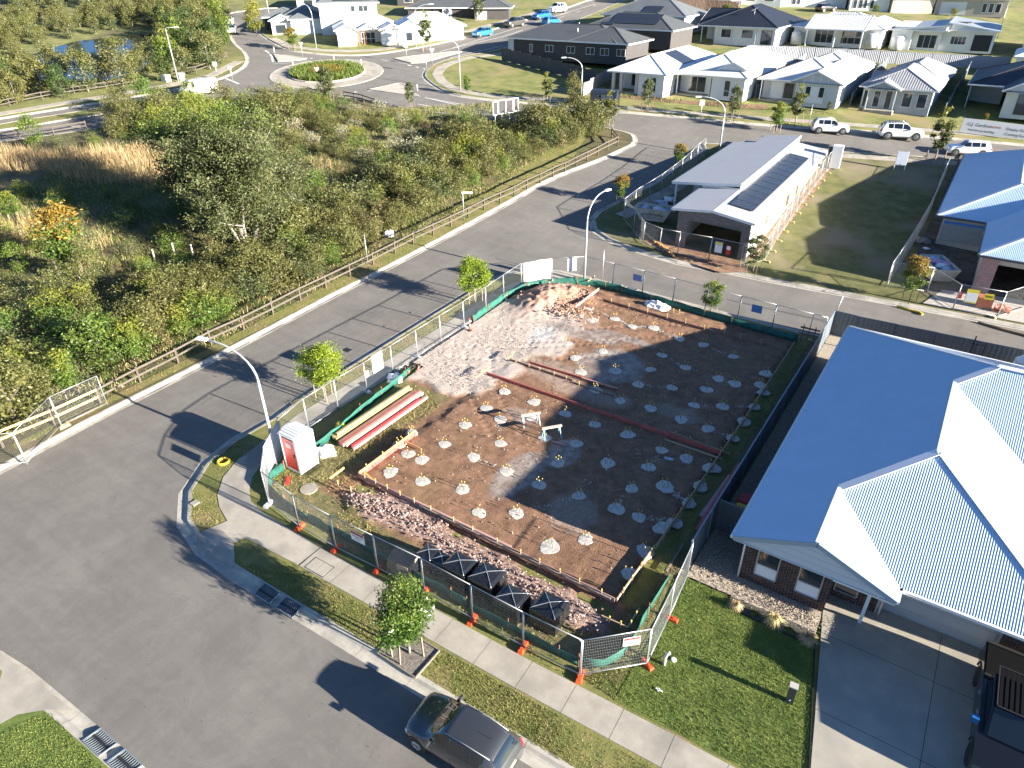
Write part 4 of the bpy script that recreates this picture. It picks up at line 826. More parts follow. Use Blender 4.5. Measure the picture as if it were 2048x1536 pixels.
# ================================================================= BUILDING SITE
def ZD(px, py, h=0): p = P(px, py, h); return np.array(p)
def q3(x, y, ox, oy): return (ox+x/3.84, oy+y/3.84)
# soil: a fine height grid, coloured by where the soil was dug, wetted or covered with crushed rock
def soil():
    x0, x1, y0, y1 = -22.5, -1.45, -6.9, 23.0; d = .11
    nx, ny = int((x1-x0)/d), int((y1-y0)/d); gx, gy = np.meshgrid(np.linspace(x0, x1, nx), np.linspace(y0, y1, ny)); Xf, Yf = gx.ravel(), gy.ravel()
    def noise(s, seed):
        r = np.random.default_rng(seed); z = np.zeros(len(Xf))
        for k in range(9):
            a = r.uniform(0, 2*PI); f = s*r.uniform(.6, 1.7); z += np.sin((Xf*math.cos(a)+Yf*math.sin(a))*f+r.uniform(0, 6)+1.5*np.sin((Xf*math.sin(a)-Yf*math.cos(a))*f*.7))
        return z/9
    n1, n2, n3 = noise(.7, 1), noise(3.5, 2), noise(11, 3)
    pad = np.clip(np.minimum(np.minimum(Xf+17.3, -3.0-Xf), np.minimum(Yf+3.8, 22.0-Yf))*1.6+.5+n2*.5, 0, 1)
    rock = np.zeros(len(Xf))
    for cx, cy, rx, ry in ((-21.2, 8.0, 2.6, 3.0), (-20.0, 11.5, 3.4, 3.2), (-18.8, 15.0, 3.2, 3.0), (-21.2, 14.5, 2.4, 3.5), (-17.3, 13.0, 2.4, 1.8), (-18.6, 9.0, 2.6, 1.8), (-19.0, 6.6, 2.4, 1.9)):
        e = ((Xf-cx)/rx)**2+((Yf-cy)/ry)**2; rock = np.maximum(rock, np.clip((1.2-e)*2.2+n2*.8, 0, 1))
    rub = np.zeros(len(Xf))
    for cx, cy, rx, ry in ((-13.5, -4.6, 3.0, .9), (-9, -4.9, 3.0, .9), (-5.5, -5.0, 2.6, .9), (-15.3, -5.0, 1.6, .8)):
        e = ((Xf-cx)/rx)**2+((Yf-cy)/ry)**2; rub = np.maximum(rub, np.clip((1.2-e)*2.2+n2*.9, 0, 1))
    mound = np.exp(-(((Xf+20.2)/1.5)**2+((Yf-18.6)/2.3)**2))*.95+np.exp(-(((Xf+18.7)/1.3)**2+((Yf-20.3)/1.0)**2))*.55
    grs = np.clip(np.maximum((-17.6-Xf)*1.5*(Yf < 4.6), (-4.9-Yf)*2.2*(Xf < -15.5))+n1*.8-.2, 0, 1)*(1-rock)
    grs = np.maximum(grs, np.clip((Xf+2.75)*4+n2*.7, 0, 1)); grs = np.maximum(grs, np.clip((-5.5-Yf)*2.5, 0, 1))
    wet = np.zeros(len(Xf))
    for cx, cy, rx, ry in ((-11.8, 12.9, 2.3, 2.2), (-15.5, 15.6, 3.0, .7), (-12.8, 16.6, 2.4, .5), (-10.8, .8, 1.0, 2.2), (-9.8, 3.5, .9, 1.4)):
        e = ((Xf-cx)/rx)**2+((Yf-cy)/ry)**2; wet = np.maximum(wet, np.clip((1.1-e)*2.5+n2*.8, 0, 1))
    dust = np.zeros(len(Xf))
    for cx, cy, rx, ry in ((-14.8, 10.3, 2.2, 1.3), (-11.5, 9.3, 2.8, .9), (-16.2, 17.2, 1.6, 1.1), (-7.2, -.2, 1.2, 1.6), (-6.2, 10.2, 1.5, .8), (-13.5, 5.2, 1.2, .7), (-17.1, 12.0, 1.4, 1.3)):
        e = ((Xf-cx)/rx)**2+((Yf-cy)/ry)**2; dust = np.maximum(dust, np.clip((1.1-e)*1.4+n2*1.1, 0, .85))
    conc = np.exp(-(((Xf+17.6)/.75)**2+((Yf-14.0)/1.0)**2))
    z = .05+pad*.12*(1-rock*.5)+n1*.014+n2*.018*(1-wet)+n3*.012*(1-wet)+rock*(.10+.025*np.abs(n2)+.012*np.abs(n3))+mound*(1+.22*n2+.16*n3)+rub*(.10+.10*np.abs(n2)+.06*np.abs(n3))
    for (ax, ay, bx, by, wd) in ((-21.5, 9, -12, 15, 1.7), (-21.5, 12, -9, 19.5, 1.7), (-20, 10, -13, 3, 1.6), (-16, 19.5, -5, 21, 1.6)):
        L2 = math.hypot(bx-ax, by-ay); tx_, ty_2 = (bx-ax)/L2, (by-ay)/L2; s_ = (Xf-ax)*tx_+(Yf-ay)*ty_2; o_ = -(Xf-ax)*ty_2+(Yf-ay)*tx_+.5*np.sin(s_*.35)
        for w0 in (-wd/2, wd/2): z -= .05*np.exp(-((o_-w0)/.16)**2)*(s_ > 0)*(s_ < L2)*(.7+.5*np.sin(s_*14))
    edge = np.exp(-((Xf+2.75)/.35)**2)*(Yf > -3.5)*.22+np.exp(-((Yf+4.25)/.3)**2)*(np.abs(Xf+10) < 7)*.12; z -= edge
    V = np.stack([Xf, Yf, TN(Xf, Yf)+z+.10], 1)
    i, j = np.meshgrid(np.arange(nx-1), np.arange(ny-1)); k = (j*nx+i).ravel(); Q = np.stack([k, k+1, k+nx+1, k+nx], 1)
    cutX, cutY = Xf[k], Yf[k]; keep = ~((cutX < -20.6) & (cutY < -4.2)) & ~((cutX < -21.7) & (cutY < 6.3)) & ~((cutX+cutY*.0 < -21.9) & (cutY > 19)) & ~((cutX < -20.6) & (cutY > 21.2))
    Q = Q[keep]
    m, t, b = _nt('site_soil'); N = t.nodes.new; Lk = t.links.new; b.inputs['Roughness'].default_value = .95
    def nz(sc, det=8):
        n = N('ShaderNodeTexNoise'); n.inputs['Scale'].default_value = sc; n.inputs['Detail'].default_value = det; n.inputs['Roughness'].default_value = .7; g = N('ShaderNodeNewGeometry'); Lk(g.outputs['Position'], n.inputs['Vector']); return n.outputs['Fac']
    def ramp(f, c1, c2, a=.35, z_=.65):
        r = N('ShaderNodeValToRGB'); r.color_ramp.elements[0].position = a; r.color_ramp.elements[1].position = z_; r.color_ramp.elements[0].color = (*c1, 1); r.color_ramp.elements[1].color = (*c2, 1); Lk(f, r.inputs[0]); return r.outputs[0]
    col = ramp(nz(1.6), (.135, .07, .038), (.26, .145, .085))
    def over(col, attr, c):
        a = N('ShaderNodeAttribute'); a.attribute_name = attr; mx = N('ShaderNodeMixRGB'); Lk(a.outputs['Fac'], mx.inputs[0]); Lk(col, mx.inputs[1]); Lk(c, mx.inputs[2]); return mx.outputs[0]
    col = over(col, 'dust', ramp(nz(4), (.24, .16, .12), (.33, .25, .20)))
    col = over(col, 'rock', ramp(nz(9), (.30, .24, .20), (.50, .43, .38), .3, .65)); col = over(col, 'rubble', ramp(nz(8), (.18, .10, .07), (.50, .38, .34), .42, .68))
    col = over(col, 'mound', ramp(nz(5), (.22, .11, .07), (.40, .27, .21)))
    col = over(col, 'wet', ramp(nz(2), (.17, .13, .105), (.33, .29, .26), .4, .6)); col = over(col, 'conc', ramp(nz(3), (.35, .34, .33), (.6, .59, .57)))
    col = over(col, 'grs', ramp(nz(4), (.075, .085, .022), (.20, .155, .07)))
    sp = ramp(nz(26, 2), (0, 0, 0), (1, 1, 1), .68, .72); mx = N('ShaderNodeMixRGB'); mx.inputs[2].default_value = (.42, .36, .32, 1); Lk(sp, mx.inputs[0]); Lk(col, mx.inputs[1]); col = mx.outputs[0]
    Lk(col, b.inputs['Base Color']); bp = N('ShaderNodeBump'); bp.inputs['Strength'].default_value = .9; bp.inputs['Distance'].default_value = .05; Lk(nz(14), bp.inputs['Height']); Lk(bp.outputs[0], b.inputs['Normal'])
    wr = N('ShaderNodeAttribute'); wr.attribute_name = 'wet'; rr = N('ShaderNodeMapRange'); rr.inputs[3].default_value = .95; rr.inputs[4].default_value = .55; Lk(wr.outputs['Fac'], rr.inputs[0]); Lk(rr.outputs[0], b.inputs['Roughness'])
    me = fast_mesh('site_soil', V, Q, m, smooth=True)
    for nm, a in (('dust', dust), ('rock', rock), ('rubble', rub), ('mound', np.clip(mound*1.6, 0, 1)), ('wet', wet*.85), ('conc', np.clip(conc*1.3, 0, 1)), ('grs', grs)):
        at = me.attributes.new(nm, 'FLOAT', 'POINT'); at.data.foreach_set('value', a.astype(np.float32))
    link('site_soil', me, kind='structure')
soil()
GZ = .27                                             # level of the prepared ground
def gz(x, y): return T(x, y)+GZ
# tumbled stones of crushed rock and rubble
def stones(name, spots, n, smin, smax, m, base=.25):
    V = []; Q = []
    for i in range(n):
        cx, cy, rx, ry = spots[i % len(spots)]; x, y = (rng.uniform(cx-rx, cx+rx), rng.uniform(cy-ry, cy+ry)) if name == 'soil_clods' and rx > 5 else (rng.normal(cx, rx*.5), rng.normal(cy, ry*.42)); s = rng.uniform(smin, smax)*rng.uniform(.6, 1); r_ = rng.uniform(-1, 1, (8, 3))*.3
        c = np.array([(-1, -1, -1), (1, -1, -1), (1, 1, -1), (-1, 1, -1), (-1, -1, 1), (1, -1, 1), (1, 1, 1), (-1, 1, 1)])*.6+r_; a = rng.uniform(0, PI); R3 = np.array([[math.cos(a), -math.sin(a), 0], [math.sin(a), math.cos(a), 0], [0, 0, .8]])
        b = len(V); V += list((c@R3.T)*s+[x, y, T(x, y)+base+rng.uniform(0, .08)]); Q += [[b+k for k in f] for f in ((3, 2, 1, 0), (4, 5, 6, 7), (0, 1, 5, 4), (1, 2, 6, 5), (2, 3, 7, 6), (3, 0, 4, 7))]
    o = link(name, fast_mesh(name, V, Q, m), kind='stuff'); return o
tag(stones('rubble', [(-13.5, -4.6, 2.6, .8), (-9, -4.9, 3.0, .8), (-5.3, -5.0, 2.0, .8), (-15.5, -5.0, 1.4, .6)], 1400, .012, .07, mat('pink_stone', (.24, .14, .11), .9, c2=(.46, .38, .34), scale=2.5), .33), 'pinkish broken rubble strewn beside the formwork and black wrapped packs', 'rubble')
tag(stones('crushed_rock', [(-21.2, 8.0, 2.2, 3.0), (-20.0, 11.5, 3, 3.2), (-19.4, 15.0, 2.8, 3.0), (-17.8, 12, 2.4, 2.8), (-19.0, 6.6, 2.4, 1.9)], 3600, .010, .036, mat('pale_stone', (.32, .26, .22), .9, c2=(.54, .47, .42), scale=3), .27), 'pale crushed rock of the vehicle entry beside the dug soil', 'gravel')
tag(stones('soil_clods', [(-20.2, 18.6, 1.8, 2.6), (-18.7, 20.3, 1.6, 1.2), (-17.3, 17.5, 2, 1.5)], 600, .02, .12, mat('clod', (.26, .14, .095), .95, c2=(.44, .30, .24), scale=3), .6), 'reddish clods on the soil mound at the far corner', 'soil')
tag(stones('soil_clods', [(-10, 9, 7, 12)], 1500, .012, .045, mat('clod_small', (.20, .12, .08), .95, c2=(.5, .42, .37), scale=3), GZ), 'small stones scattered over the brown dug soil', 'soil')
# ---- concrete piers with capped bars
M_PIER = mat('pier_concrete', (.40, .375, .33), .85, c2=(.54, .51, .46), scale=4, bump=.4, bscale=25, coords='obj')
M_BAR = mat('bar_steel', (.10, .07, .055), .6, metal=.4); M_CAP = mat('cap_yellow', (.75, .55, .10), .5)
def pier_proto(seed, nb):
    r = random.Random(seed); root = thing('concrete_pier', 'round concrete pier head with yellow capped steel bars in the dug soil', 'pier', (0, 0, -50), 0, 'concrete pier heads across the building site')
    n = 22; m = MB(); ring = []
    for k in range(n): a = 2*PI*k/n; ring.append((1+r.uniform(-.09, .09)+.08*math.sin(a*2+seed)+.05*math.sin(3*a), a))
    lo = [(.405*q*math.cos(a), .405*q*math.sin(a), -.05) for q, a in ring]; up_ = [(.385*q*math.cos(a), .375*q*math.sin(a), .012+r.uniform(-.005, .005)) for q, a in ring]; inn = [(.2*math.cos(a), .2*math.sin(a), .018) for _, a in ring]
    for k in range(n):
        j = (k+1) % n; m.face([lo[k], lo[j], up_[j], up_[k]], sm=True); m.face([up_[k], up_[j], inn[j], inn[k]]); m.face([inn[k], inn[j], (0, 0, .018)])
    m.build('concrete_cap', M_PIER, root)
    bar = MB(); bar.tube([(0, 0, 0), (0, 0, .30)], .009, 5); bme = bar.mesh('steel_bar', M_BAR); cp = MB(); cp.tube([(0, 0, .30), (0, 0, .35), (0, 0, .37)], [.016, .026, .018], 7); cme = cp.mesh('safety_cap', M_CAP)
    for k in range(nb):
        a = 2*PI*k/nb+r.uniform(-.3, .3)+seed; b = link('steel_bar', bme, root, (.15*math.cos(a), .15*math.sin(a), .03)); b.rotation_euler = (r.uniform(-.08, .08), r.uniform(-.08, .08), 0); link('safety_cap', cme, b)
    return root
protos = [pier_proto(i, n) for i, n in enumerate((4, 4, 3, 4, 2))]
PIX = [q3(x, y, 1020, 380) for x, y in ((610, 900), (535, 965), (630, 995), (805, 985), (940, 1045), (1105, 1055), (410, 960), (440, 1175), (715, 1235), (500, 1285), (545, 1395), (1305, 1140), (1485, 1185), (1170, 1265), (1080, 1375), (810, 1385), (1350, 1360), (985, 1490), (1245, 1515), (1600, 1445), (1730, 1485), (1715, 1275), (1965, 1405), (1925, 1495), (1510, 1530))]
PIX += [q3(x, y, 510, 760) for x, y in ((1775, 215), (1615, 345), (1885, 300), (1885, 485), (1680, 590), (1930, 700), (1205, 400), (1455, 490), (1115, 485), (1175, 565), (1280, 610), (1040, 705), (1285, 775), (1595, 835), (1720, 1015), (1915, 85))]
PIX += [q3(x, y, 1020, 760) for x, y in ((1950, 90), (185, 165), (160, 285), (425, 255), (650, 340), (655, 70), (850, 155), (1080, 215), (1415, 190), (1635, 200), (1880, 200), (1320, 300), (1520, 370), (1800, 315), (1715, 440), (905, 415), (1165, 535), (1355, 600), (270, 445), (510, 485), (370, 635), (750, 635), (1065, 665), (1550, 670), (225, 800), (530, 885), (935, 830), (1190, 815), (1465, 810), (820, 985), (1375, 940), (990, 1050), (1270, 1090), (1165, 1130), (50, 1020), (580, 1220), (305, 1275), (1040, 1310), (910, 1480))]
PX = []
for i, (px, py) in enumerate(PIX):
    x, y = XY(px, py, GZ+.03); PX.append((x, y)); s = random.Random(i).uniform(.8, 1.02)*(1.18 if i in (36, 68, 64, 77) else 1)
    c = put(protos[i % 5], (x, y, gz(x, y)+.0), random.Random(i*7).uniform(0, 6), (s, s, 1.0))
    if i == 36 or i == 68: c['label'] = 'widest bare concrete pier head ' + ('near the orange topped formwork corner' if i == 36 else 'in the shaded soil left of the side formwork'); del c['group']
ORD = ['nearest', 'second nearest', 'third nearest', 'fourth nearest', 'fifth nearest', 'sixth nearest', 'seventh nearest', 'eighth nearest', 'ninth nearest', 'tenth nearest', 'eleventh nearest', 'twelfth nearest']
def name_by_place(objs, what, marks):
    by = {}
    for o in objs:
        k = min(range(len(marks)), key=lambda i: (marks[i][1][0]-o.location.x)**2+(marks[i][1][1]-o.location.y)**2); by.setdefault(k, []).append(o)
    for k, l in by.items():
        if len(l) > 12:                                # hand the farthest on to their next nearest mark
            l.sort(key=lambda o: (marks[k][1][0]-o.location.x)**2+(marks[k][1][1]-o.location.y)**2)
    for k in list(by):
        while len(by[k]) > 12:
            o = by[k].pop(); free = [i for i in range(len(marks)) if len(by.get(i, [])) < 12]
            if not free: break
            j = min(free, key=lambda i: (marks[i][1][0]-o.location.x)**2+(marks[i][1][1]-o.location.y)**2); by.setdefault(j, []).append(o)
    for k, l in by.items():
        l.sort(key=lambda o: (marks[k][1][0]-o.location.x)**2+(marks[k][1][1]-o.location.y)**2)
        for i, o in enumerate(l): o['label'] = '%s, %s to %s' % (what, ORD[min(i, 11)], marks[k][0])
name_by_place([o for o in COL.objects if o.name.startswith('concrete_pier') and o.location.z > -20 and o.get('group')], 'pier head', [('the near left formwork corner', (-17.2, -3.7)), ('the portable toilet', (-20, -2)), ('the sunlit saw horse', (-13.6, 5.2)), ('the shaded saw horse', (-12.1, 4.4)), ('the soil mound', (-18, 19)), ('the crumpled white sheet', (-13.8, 21)), ('the shaded grey slab patch', (-11.5, 12.9)), ('the back right formwork corner', (-3, 21.5)), ('the right end of the long red board', (-3.2, 7.8)), ('the wrapped packs', (-7.5, -3.2)), ('the capped corner near the boundary fence', (-3.2, -3.7)), ('the torn bag on shaded soil', (-7, 6)), ('the middle of the shaded right side board', (-3, 14)), ('the middle of the front formwork', (-12, -3)), ('the dusty shaded patch', (-7.2, -.2)), ('the crushed rock entry', (-18, 11)), ('the middle of the long red board', (-9.5, 8)), ('the deep shade left of the side board', (-3, 2))])
for p in protos:
    for ch in list(p.children_recursive): bpy.data.objects.remove(ch)
    bpy.data.objects.remove(p)
# spilt concrete trails between pier heads
def trail(a, b, i):
    a, b = np.array(a), np.array(b); V = []; Q = []; r = np.random.default_rng(i)
    for k in range(60):
        t = r.uniform(.12, .9); p = a+(b-a)*t+r.normal(0, .09, 2)+np.array([math.sin(t*5+i)*.12, 0]); s = r.uniform(.008, .055); n = 6; c = len(V)
        for q in range(n): an = 2*PI*q/n; V.append((p[0]+s*math.cos(an)*r.uniform(.6, 1.2), p[1]+s*math.sin(an)*r.uniform(.6, 1.2), gz(*p)-.01+.02*r.uniform(0, 1)))
        Q.append([c+q for q in range(n)])
    o = link('concrete_spill', fast_mesh('concrete_spill', V, Q, M_PIER), kind='stuff'); tag(o, 'specks of spilt pale concrete leading from pier head to pier head', 'concrete')
bynear = [(0, 3), (3, 4), (4, 5), (5, 11), (9, 8), (9, 10), (12, 21), (13, 16), (16, 19), (19, 20), (17, 18), (18, 48), (49, 50), (49, 52), (52, 46), (50, 51), (27, 28), (29, 30), (59, 60), (60, 61), (62, 66), (67, 70), (56, 63), (57, 63), (75, 66), (68, 71), (72, 73), (53, 55)]
for i, (a, b) in enumerate(bynear):
    if a < len(PX) and b < len(PX): trail(PX[a], PX[b], i)
# ---- formwork boards
M_FRED = mat('form_red', (.42, .10, .085), .6, var=.2, scale=3); M_FPINK = mat('form_pink', (.42, .25, .22), .7, var=.12, scale=3); M_FORG = mat('form_orange', (.62, .34, .12), .7, var=.1, scale=3); M_FYEL = mat('form_yellow', (.40, .30, .14), .7, var=.1, scale=4)
M_FBRN = mat('form_brown', (.22, .13, .09), .75, var=.2, scale=3); M_STK = mat('stake_wood', (.45, .33, .20), .8); M_GREYT = mat('weathered_timber', (.20, .17, .14), .85, var=.2, scale=6)
def board(label, a, b, h, w_, m, z=None, lift=0.0, stakes=0, name='formwork_board', sm=None, group=None, cap=True):
    """a straight board between two ground points given in photo pixels or metres"""
    pa = np.array(XY(*a, GZ)) if max(abs(a[0]), abs(a[1])) > 60 else np.array(a, float); pb = np.array(XY(*b, GZ)) if max(abs(b[0]), abs(b[1])) > 60 else np.array(b, float)
    L_ = np.linalg.norm(pb-pa); ang = math.atan2(*(pb-pa)[::-1]); r = thing(name, label, 'board', (pa[0], pa[1], gz(*pa)-.02+lift), ang, group)
    m0 = MB(); dz = gz(*pb)-gz(*pa); m0.hexa([(0, -w_/2, 0), (L_, -w_/2, dz), (L_, w_/2, dz), (0, w_/2, 0), (0, -w_/2, h), (L_, -w_/2, dz+h), (L_, w_/2, dz+h), (0, w_/2, h)])
    m0.build('plank', m, r)
    for k in range(stakes):
        x = L_*(k+.5)/stakes+random.uniform(-.1, .1); s = MB(); s.bar((x, -w_/2-.022, -.1), (x, -w_/2-.022, h+.12), .035); st = s.build('stake', sm or M_STK, r)
        if cap: c = MB(); c.tube([(x, -w_/2-.022, h+.12), (x, -w_/2-.022, h+.18), (x, -w_/2-.022, h+.20)], [.022, .034, .024], 7); c.build('safety_cap', M_CAP, st)
    return r
Z3, Z2_ = (lambda x, y: q3(x, y, 1020, 760)), (lambda x, y: q3(x, y, 510, 760)); Zr = lambda x, y: q3(x, y, 1020, 380)
board('pink formwork board along the front edge, left length by the orange corner', (-17.25, -3.75), (-13.2, -3.78), .30, .035, M_FPINK, stakes=5)
board('pink formwork board along the front edge, middle length over the dug holes', (-13.18, -3.78), (-8.2, -3.78), .30, .035, M_FPINK, stakes=4)
board('pink formwork board along the front edge, right length beside the wrapped packs', (-8.18, -3.78), (-3.16, -3.8), .30, .035, M_FPINK, stakes=5)
board('grey topped ledger strip nailed along the front formwork', (-13.2, -3.86), (-3.3, -3.88), .05, .08, M_GREYT, lift=.22)
board('orange top strip over red formwork at the near left corner', (-17.25, -3.7), (-17.25, .55), .12, .05, M_FORG, lift=.2, stakes=4)
board('red lower board beneath the orange strip at the near left corner', (-17.21, -3.7), (-17.21, .55), .2, .04, M_FRED)
board('short orange brace board lying across the near left corner', Z2_(820, 700), Z2_(965, 840), .04, .1, M_FORG, lift=.12)
board('loose orange board propped beside the near corner peg frame', Z2_(580, 800), Z2_(690, 715), .12, .05, M_FORG, lift=.3)
board('thin brown rail of the near corner peg frame', Z2_(580, 800), Z2_(820, 915), .07, .04, M_FBRN, lift=.3, stakes=2)
board('orange end strip beside two piers left of the dug soil', Z2_(1160, 490), Z2_(1280, 550), .1, .04, M_FORG, lift=.1)
board('long dark red formwork board crossing the site, sunlit left half', (-17.7, 7.75), (-9.6, 7.8), .2, .05, M_FRED, stakes=0)
board('long dark red formwork board crossing the site, shaded right half', (-9.58, 7.8), (-2.8, 7.85), .24, .05, M_FRED)
board('upper red formwork board parallel to the long one, with brown face', Zr(150, 1330), Zr(830, 1500 if 0 else 1536), .16, .05, M_FRED)
board('upper brown formwork with pegs behind the long red board', Zr(0, 1310), Zr(480, 1470), .16, .04, M_FBRN, stakes=5, cap=False)
board('thin shaded rail ending at the grey slab patch', Z3(460, 15), Z3(800, 130), .1, .04, M_FBRN, stakes=2)
board('purple faced upper board ending beside the grey slab patch', Z3(550, 0), Z3(830, 80), .1, .08, M_FPINK, lift=.1)
board('thin timber rail right of the red board, upper of two', Z3(1220, 400), Z3(1690, 570), .08, .04, M_STK, stakes=4)
board('thin pale timber rail right of the red board, lower of two', Z3(1190, 458), Z3(1630, 610), .06, .08, M_STK, stakes=0)
board('right side formwork board, near length up to the capped corner', (-3.1, -3.75), (-3.05, -.2), .26, .04, M_STK, stakes=4)
board('right side formwork board, second length in deep shade', (-3.0, -.2), (-2.95, 5.0), .26, .04, M_STK, stakes=3)
board('right side formwork board, third length by the red board end', (-2.95, 5.0), (-2.9, 12), .24, .04, M_STK, stakes=4)
board('right side formwork board, far length up to the back corner', (-2.9, 12), (-2.95, 22), .24, .04, M_STK, stakes=3)
board('brown formwork along the back edge of the site, left length', Zr(710, 850), Zr(1430, 1060), .2, .035, M_FBRN, stakes=5)
board('brown formwork along the back edge of the site, right length in shade', Zr(1430, 1060), Zr(1990, 1200), .2, .035, M_FBRN, stakes=4)
board('salmon board propped on the far soil corner', Zr(500, 930), Zr(680, 790), .2, .05, M_FPINK, lift=.25)
board('pink plank lying loose on the sunlit soil', Z2_(1215, 925), Z2_(1965, 1285), .04, .13, M_FPINK, lift=.03)
board('short pink plank end lying by the pier under the trestle', Z3(320, 475), Z3(435, 505), .05, .12, M_FPINK, lift=.03)
board('pale blue grey plank leaning near the boundary fence', Z3(1690, 745), Z3(1465, 1060), .04, .22, M_FPINK, lift=.1)
board('long red plank lying close along the boundary fence', Z3(1770, 650), Z3(1440, 1165), .05, .24, M_FRED, lift=.1)
board('narrow grey rail on the grass below the boundary fence', Z3(1330, 1260), Z3(1200, 1470), .05, .08, M_GREYT)
board('L shaped peg rail near the corner fence panel, long leg', q3(700, 400, 1020, 1136), q3(900, 490, 1020, 1136), .06, .04, M_STK, lift=.25, stakes=2)
board('L shaped peg rail near the corner fence panel, short leg', q3(900, 490, 1020, 1136), q3(985, 345, 1020, 1136), .06, .04, M_STK, lift=.25, stakes=2)
board('small peg frame rail beside the white sheet at the back', Zr(1215, 950), Zr(1335, 970), .06, .04, M_STK, lift=.25, stakes=2)
board('yellow peg frame rail standing by the green cloth at the far corner', Zr(595, 735), Zr(650, 690), .06, .04, M_FYEL, lift=.35, stakes=2)
board('yellow topped edge board left of the crushed rock, standing', Z2_(1690+0, 1460-760*0+0) if 0 else q3(1700, 1470, 510, 380), q3(1800, 1395, 510, 380), .06, .05, M_FYEL, lift=.3, stakes=1)
board('yellow topped short board above the red formwork start', q3(1940, 1330, 510, 380), q3(1996, 1270, 510, 380), .06, .05, M_FYEL, lift=.3, stakes=1)
# stack of long beams left of the site
for i, (x, z, m, l0, l1, lab) in enumerate(((-20.95, 0, M_FYEL, -2.1, 3.6, 'yellow laminated beam, leftmost of the long stack'), (-20.75, 0, M_FYEL, -2.2, 3.7, 'yellow laminated beam, second from the left in the stack'), (-20.56, 0, M_FYEL, -2.2, 3.9, 'yellow laminated beam, third from the left in the stack'), (-20.66, .16, M_FYEL, -2.0, 3.8, 'yellow laminated beam lying on top of the others'),
        (-20.2, 0, M_FBRN, -2.3, 3.7, 'dark brown beam between the yellow and pink beams'), (-20.0, 0, M_FRED, -2.4, 3.9, 'dark red beam beside the pink beams'), (-19.86, .01, M_FPINK, -2.4, 3.95, 'pink beam, left of the bright red one'), (-19.68, 0, mat('pale_timber', (.62, .52, .38), .7, var=.1, scale=3), -2.3, 3.9, 'cream timber beam between the pink and bright red beams'),
        (-19.35, .0, mat('beam_bright_red', (.55, .06, .06), .6, var=.1), -2.2, 3.3, 'bright red beam at the right of the stack'), (-19.18, 0, M_FPINK, -2.3, 3.7, 'pink beam, rightmost of the stack'))):
    b = MB(); b.box(0, .15, 0, l1-l0, 0, .15); mono('timber_beam', b, m, lab, 'beam', (x, l0, T(x, l0)+.24+z))
# two trestles
def trestle(px, py, rz, lab):
    x, y = XY(px, py, GZ); r = thing('saw_horse', lab, 'saw horse', (x, y, gz(x, y)), rz)
    b = MB(); b.box(-.55, .55, -.05, .05, .62, .72); b.build('beam', mat('pale_wood', (.55, .45, .32), .7), r)
    for sx in (-.42, .42):
        for sy in (-.25, .25): l = MB(); l.bar((sx, sy*.15, .62), (sx*1.1, sy, 0), .04); l.build('leg', mat('leg_blue', (.25, .42, .55), .5), r)
trestle(*Z3(160, 340), math.radians(50), 'wooden saw horse with blue legs on the sunlit soil'); trestle(*Z3(320, 440), math.radians(50), 'wooden saw horse with blue legs straddling a pier at the shadow edge')
# ---- portable toilet
def toilet():
    r = thing('portable_toilet', 'grey portable toilet with red door and ribbed white roof', 'portable toilet', (-20.98, -5.13, T(-21, -5)+.16), 0)
    W, D, H_ = 1.12, 1.15, 2.12; wh = mat('plastic_white', (.72, .73, .74), .45); gr = mat('plastic_grey', (.34, .36, .38), .5); rd = mat('plastic_red', (.52, .035, .03), .45)
    b = MB(); b.box(0, W, 0, D, 0, .12); b.build('base', wh, r)
    b = MB(); b.box(.04, W-.04, .04, D-.04, .12, H_); b.build('body', gr, r)
    d = MB(); d.box(.14, W-.14, -.0, .038, .16, H_-.14); dd = d.build('door', rd, r); h = MB(); h.box(W-.3, W-.22, -.03, 0, 1.0, 1.15); h.build('handle', BLK, dd)
    s = MB(); s.box(.35, .75, -.012, -.001, 1.45, 1.75); s.build('sticker', mat('sticker_pale', (.65, .45, .42), .6), dd)
    for x0, x1, y0, y1 in ((0, .13, -.01, .10), (W-.13, W, -.01, .10), (0, .13, D-.1, D+.01), (W-.13, W, D-.1, D+.01)): f = MB(); f.box(x0, x1, y0, y1, .12, H_+.02); f.build('corner_post', wh, r)
    p = MB(); p.box(W-.038, W-.0, .16, .56, .2, H_-.12); p.box(W-.038, W, .62, 1.0, .2, H_-.12); p.build('side_panel', gr, r); s = MB(); s.box(W+.001, W+.012, .2, .6, 1.5, 1.75); s.build('sticker', MATS['sticker_pale'], r)
    s = MB(); s.box(W+.001, W+.01, .65, .98, 1.55, 1.72); s.build('sticker', wh, r)
    rf = MB(); n = 8
    for i in range(n):
        y0, y1 = D*i/n-.04+.0, D*(i+1)/n-.04; f = lambda y: H_+.03+.16*math.sin(max(0, min(1, (y+.04)/(D+.04)))*PI)
        rf.hexa([(-.04, y0, H_), (W+.04, y0, H_), (W+.04, y1, H_), (-.04, y1, H_), (-.04, y0, f(y0)), (W+.04, y0, f(y0)), (W+.04, y1, f(y1)), (-.04, y1, f(y1))])
    ro = rf.build('roof', wh, r)
    for i in range(n): k = MB(); y = D*(i+.5)/n-.04; k.box(.02, W-.02, y-.03, y+.03, f(y), f(y)+.045); k.build('rib', wh, ro)
toilet()
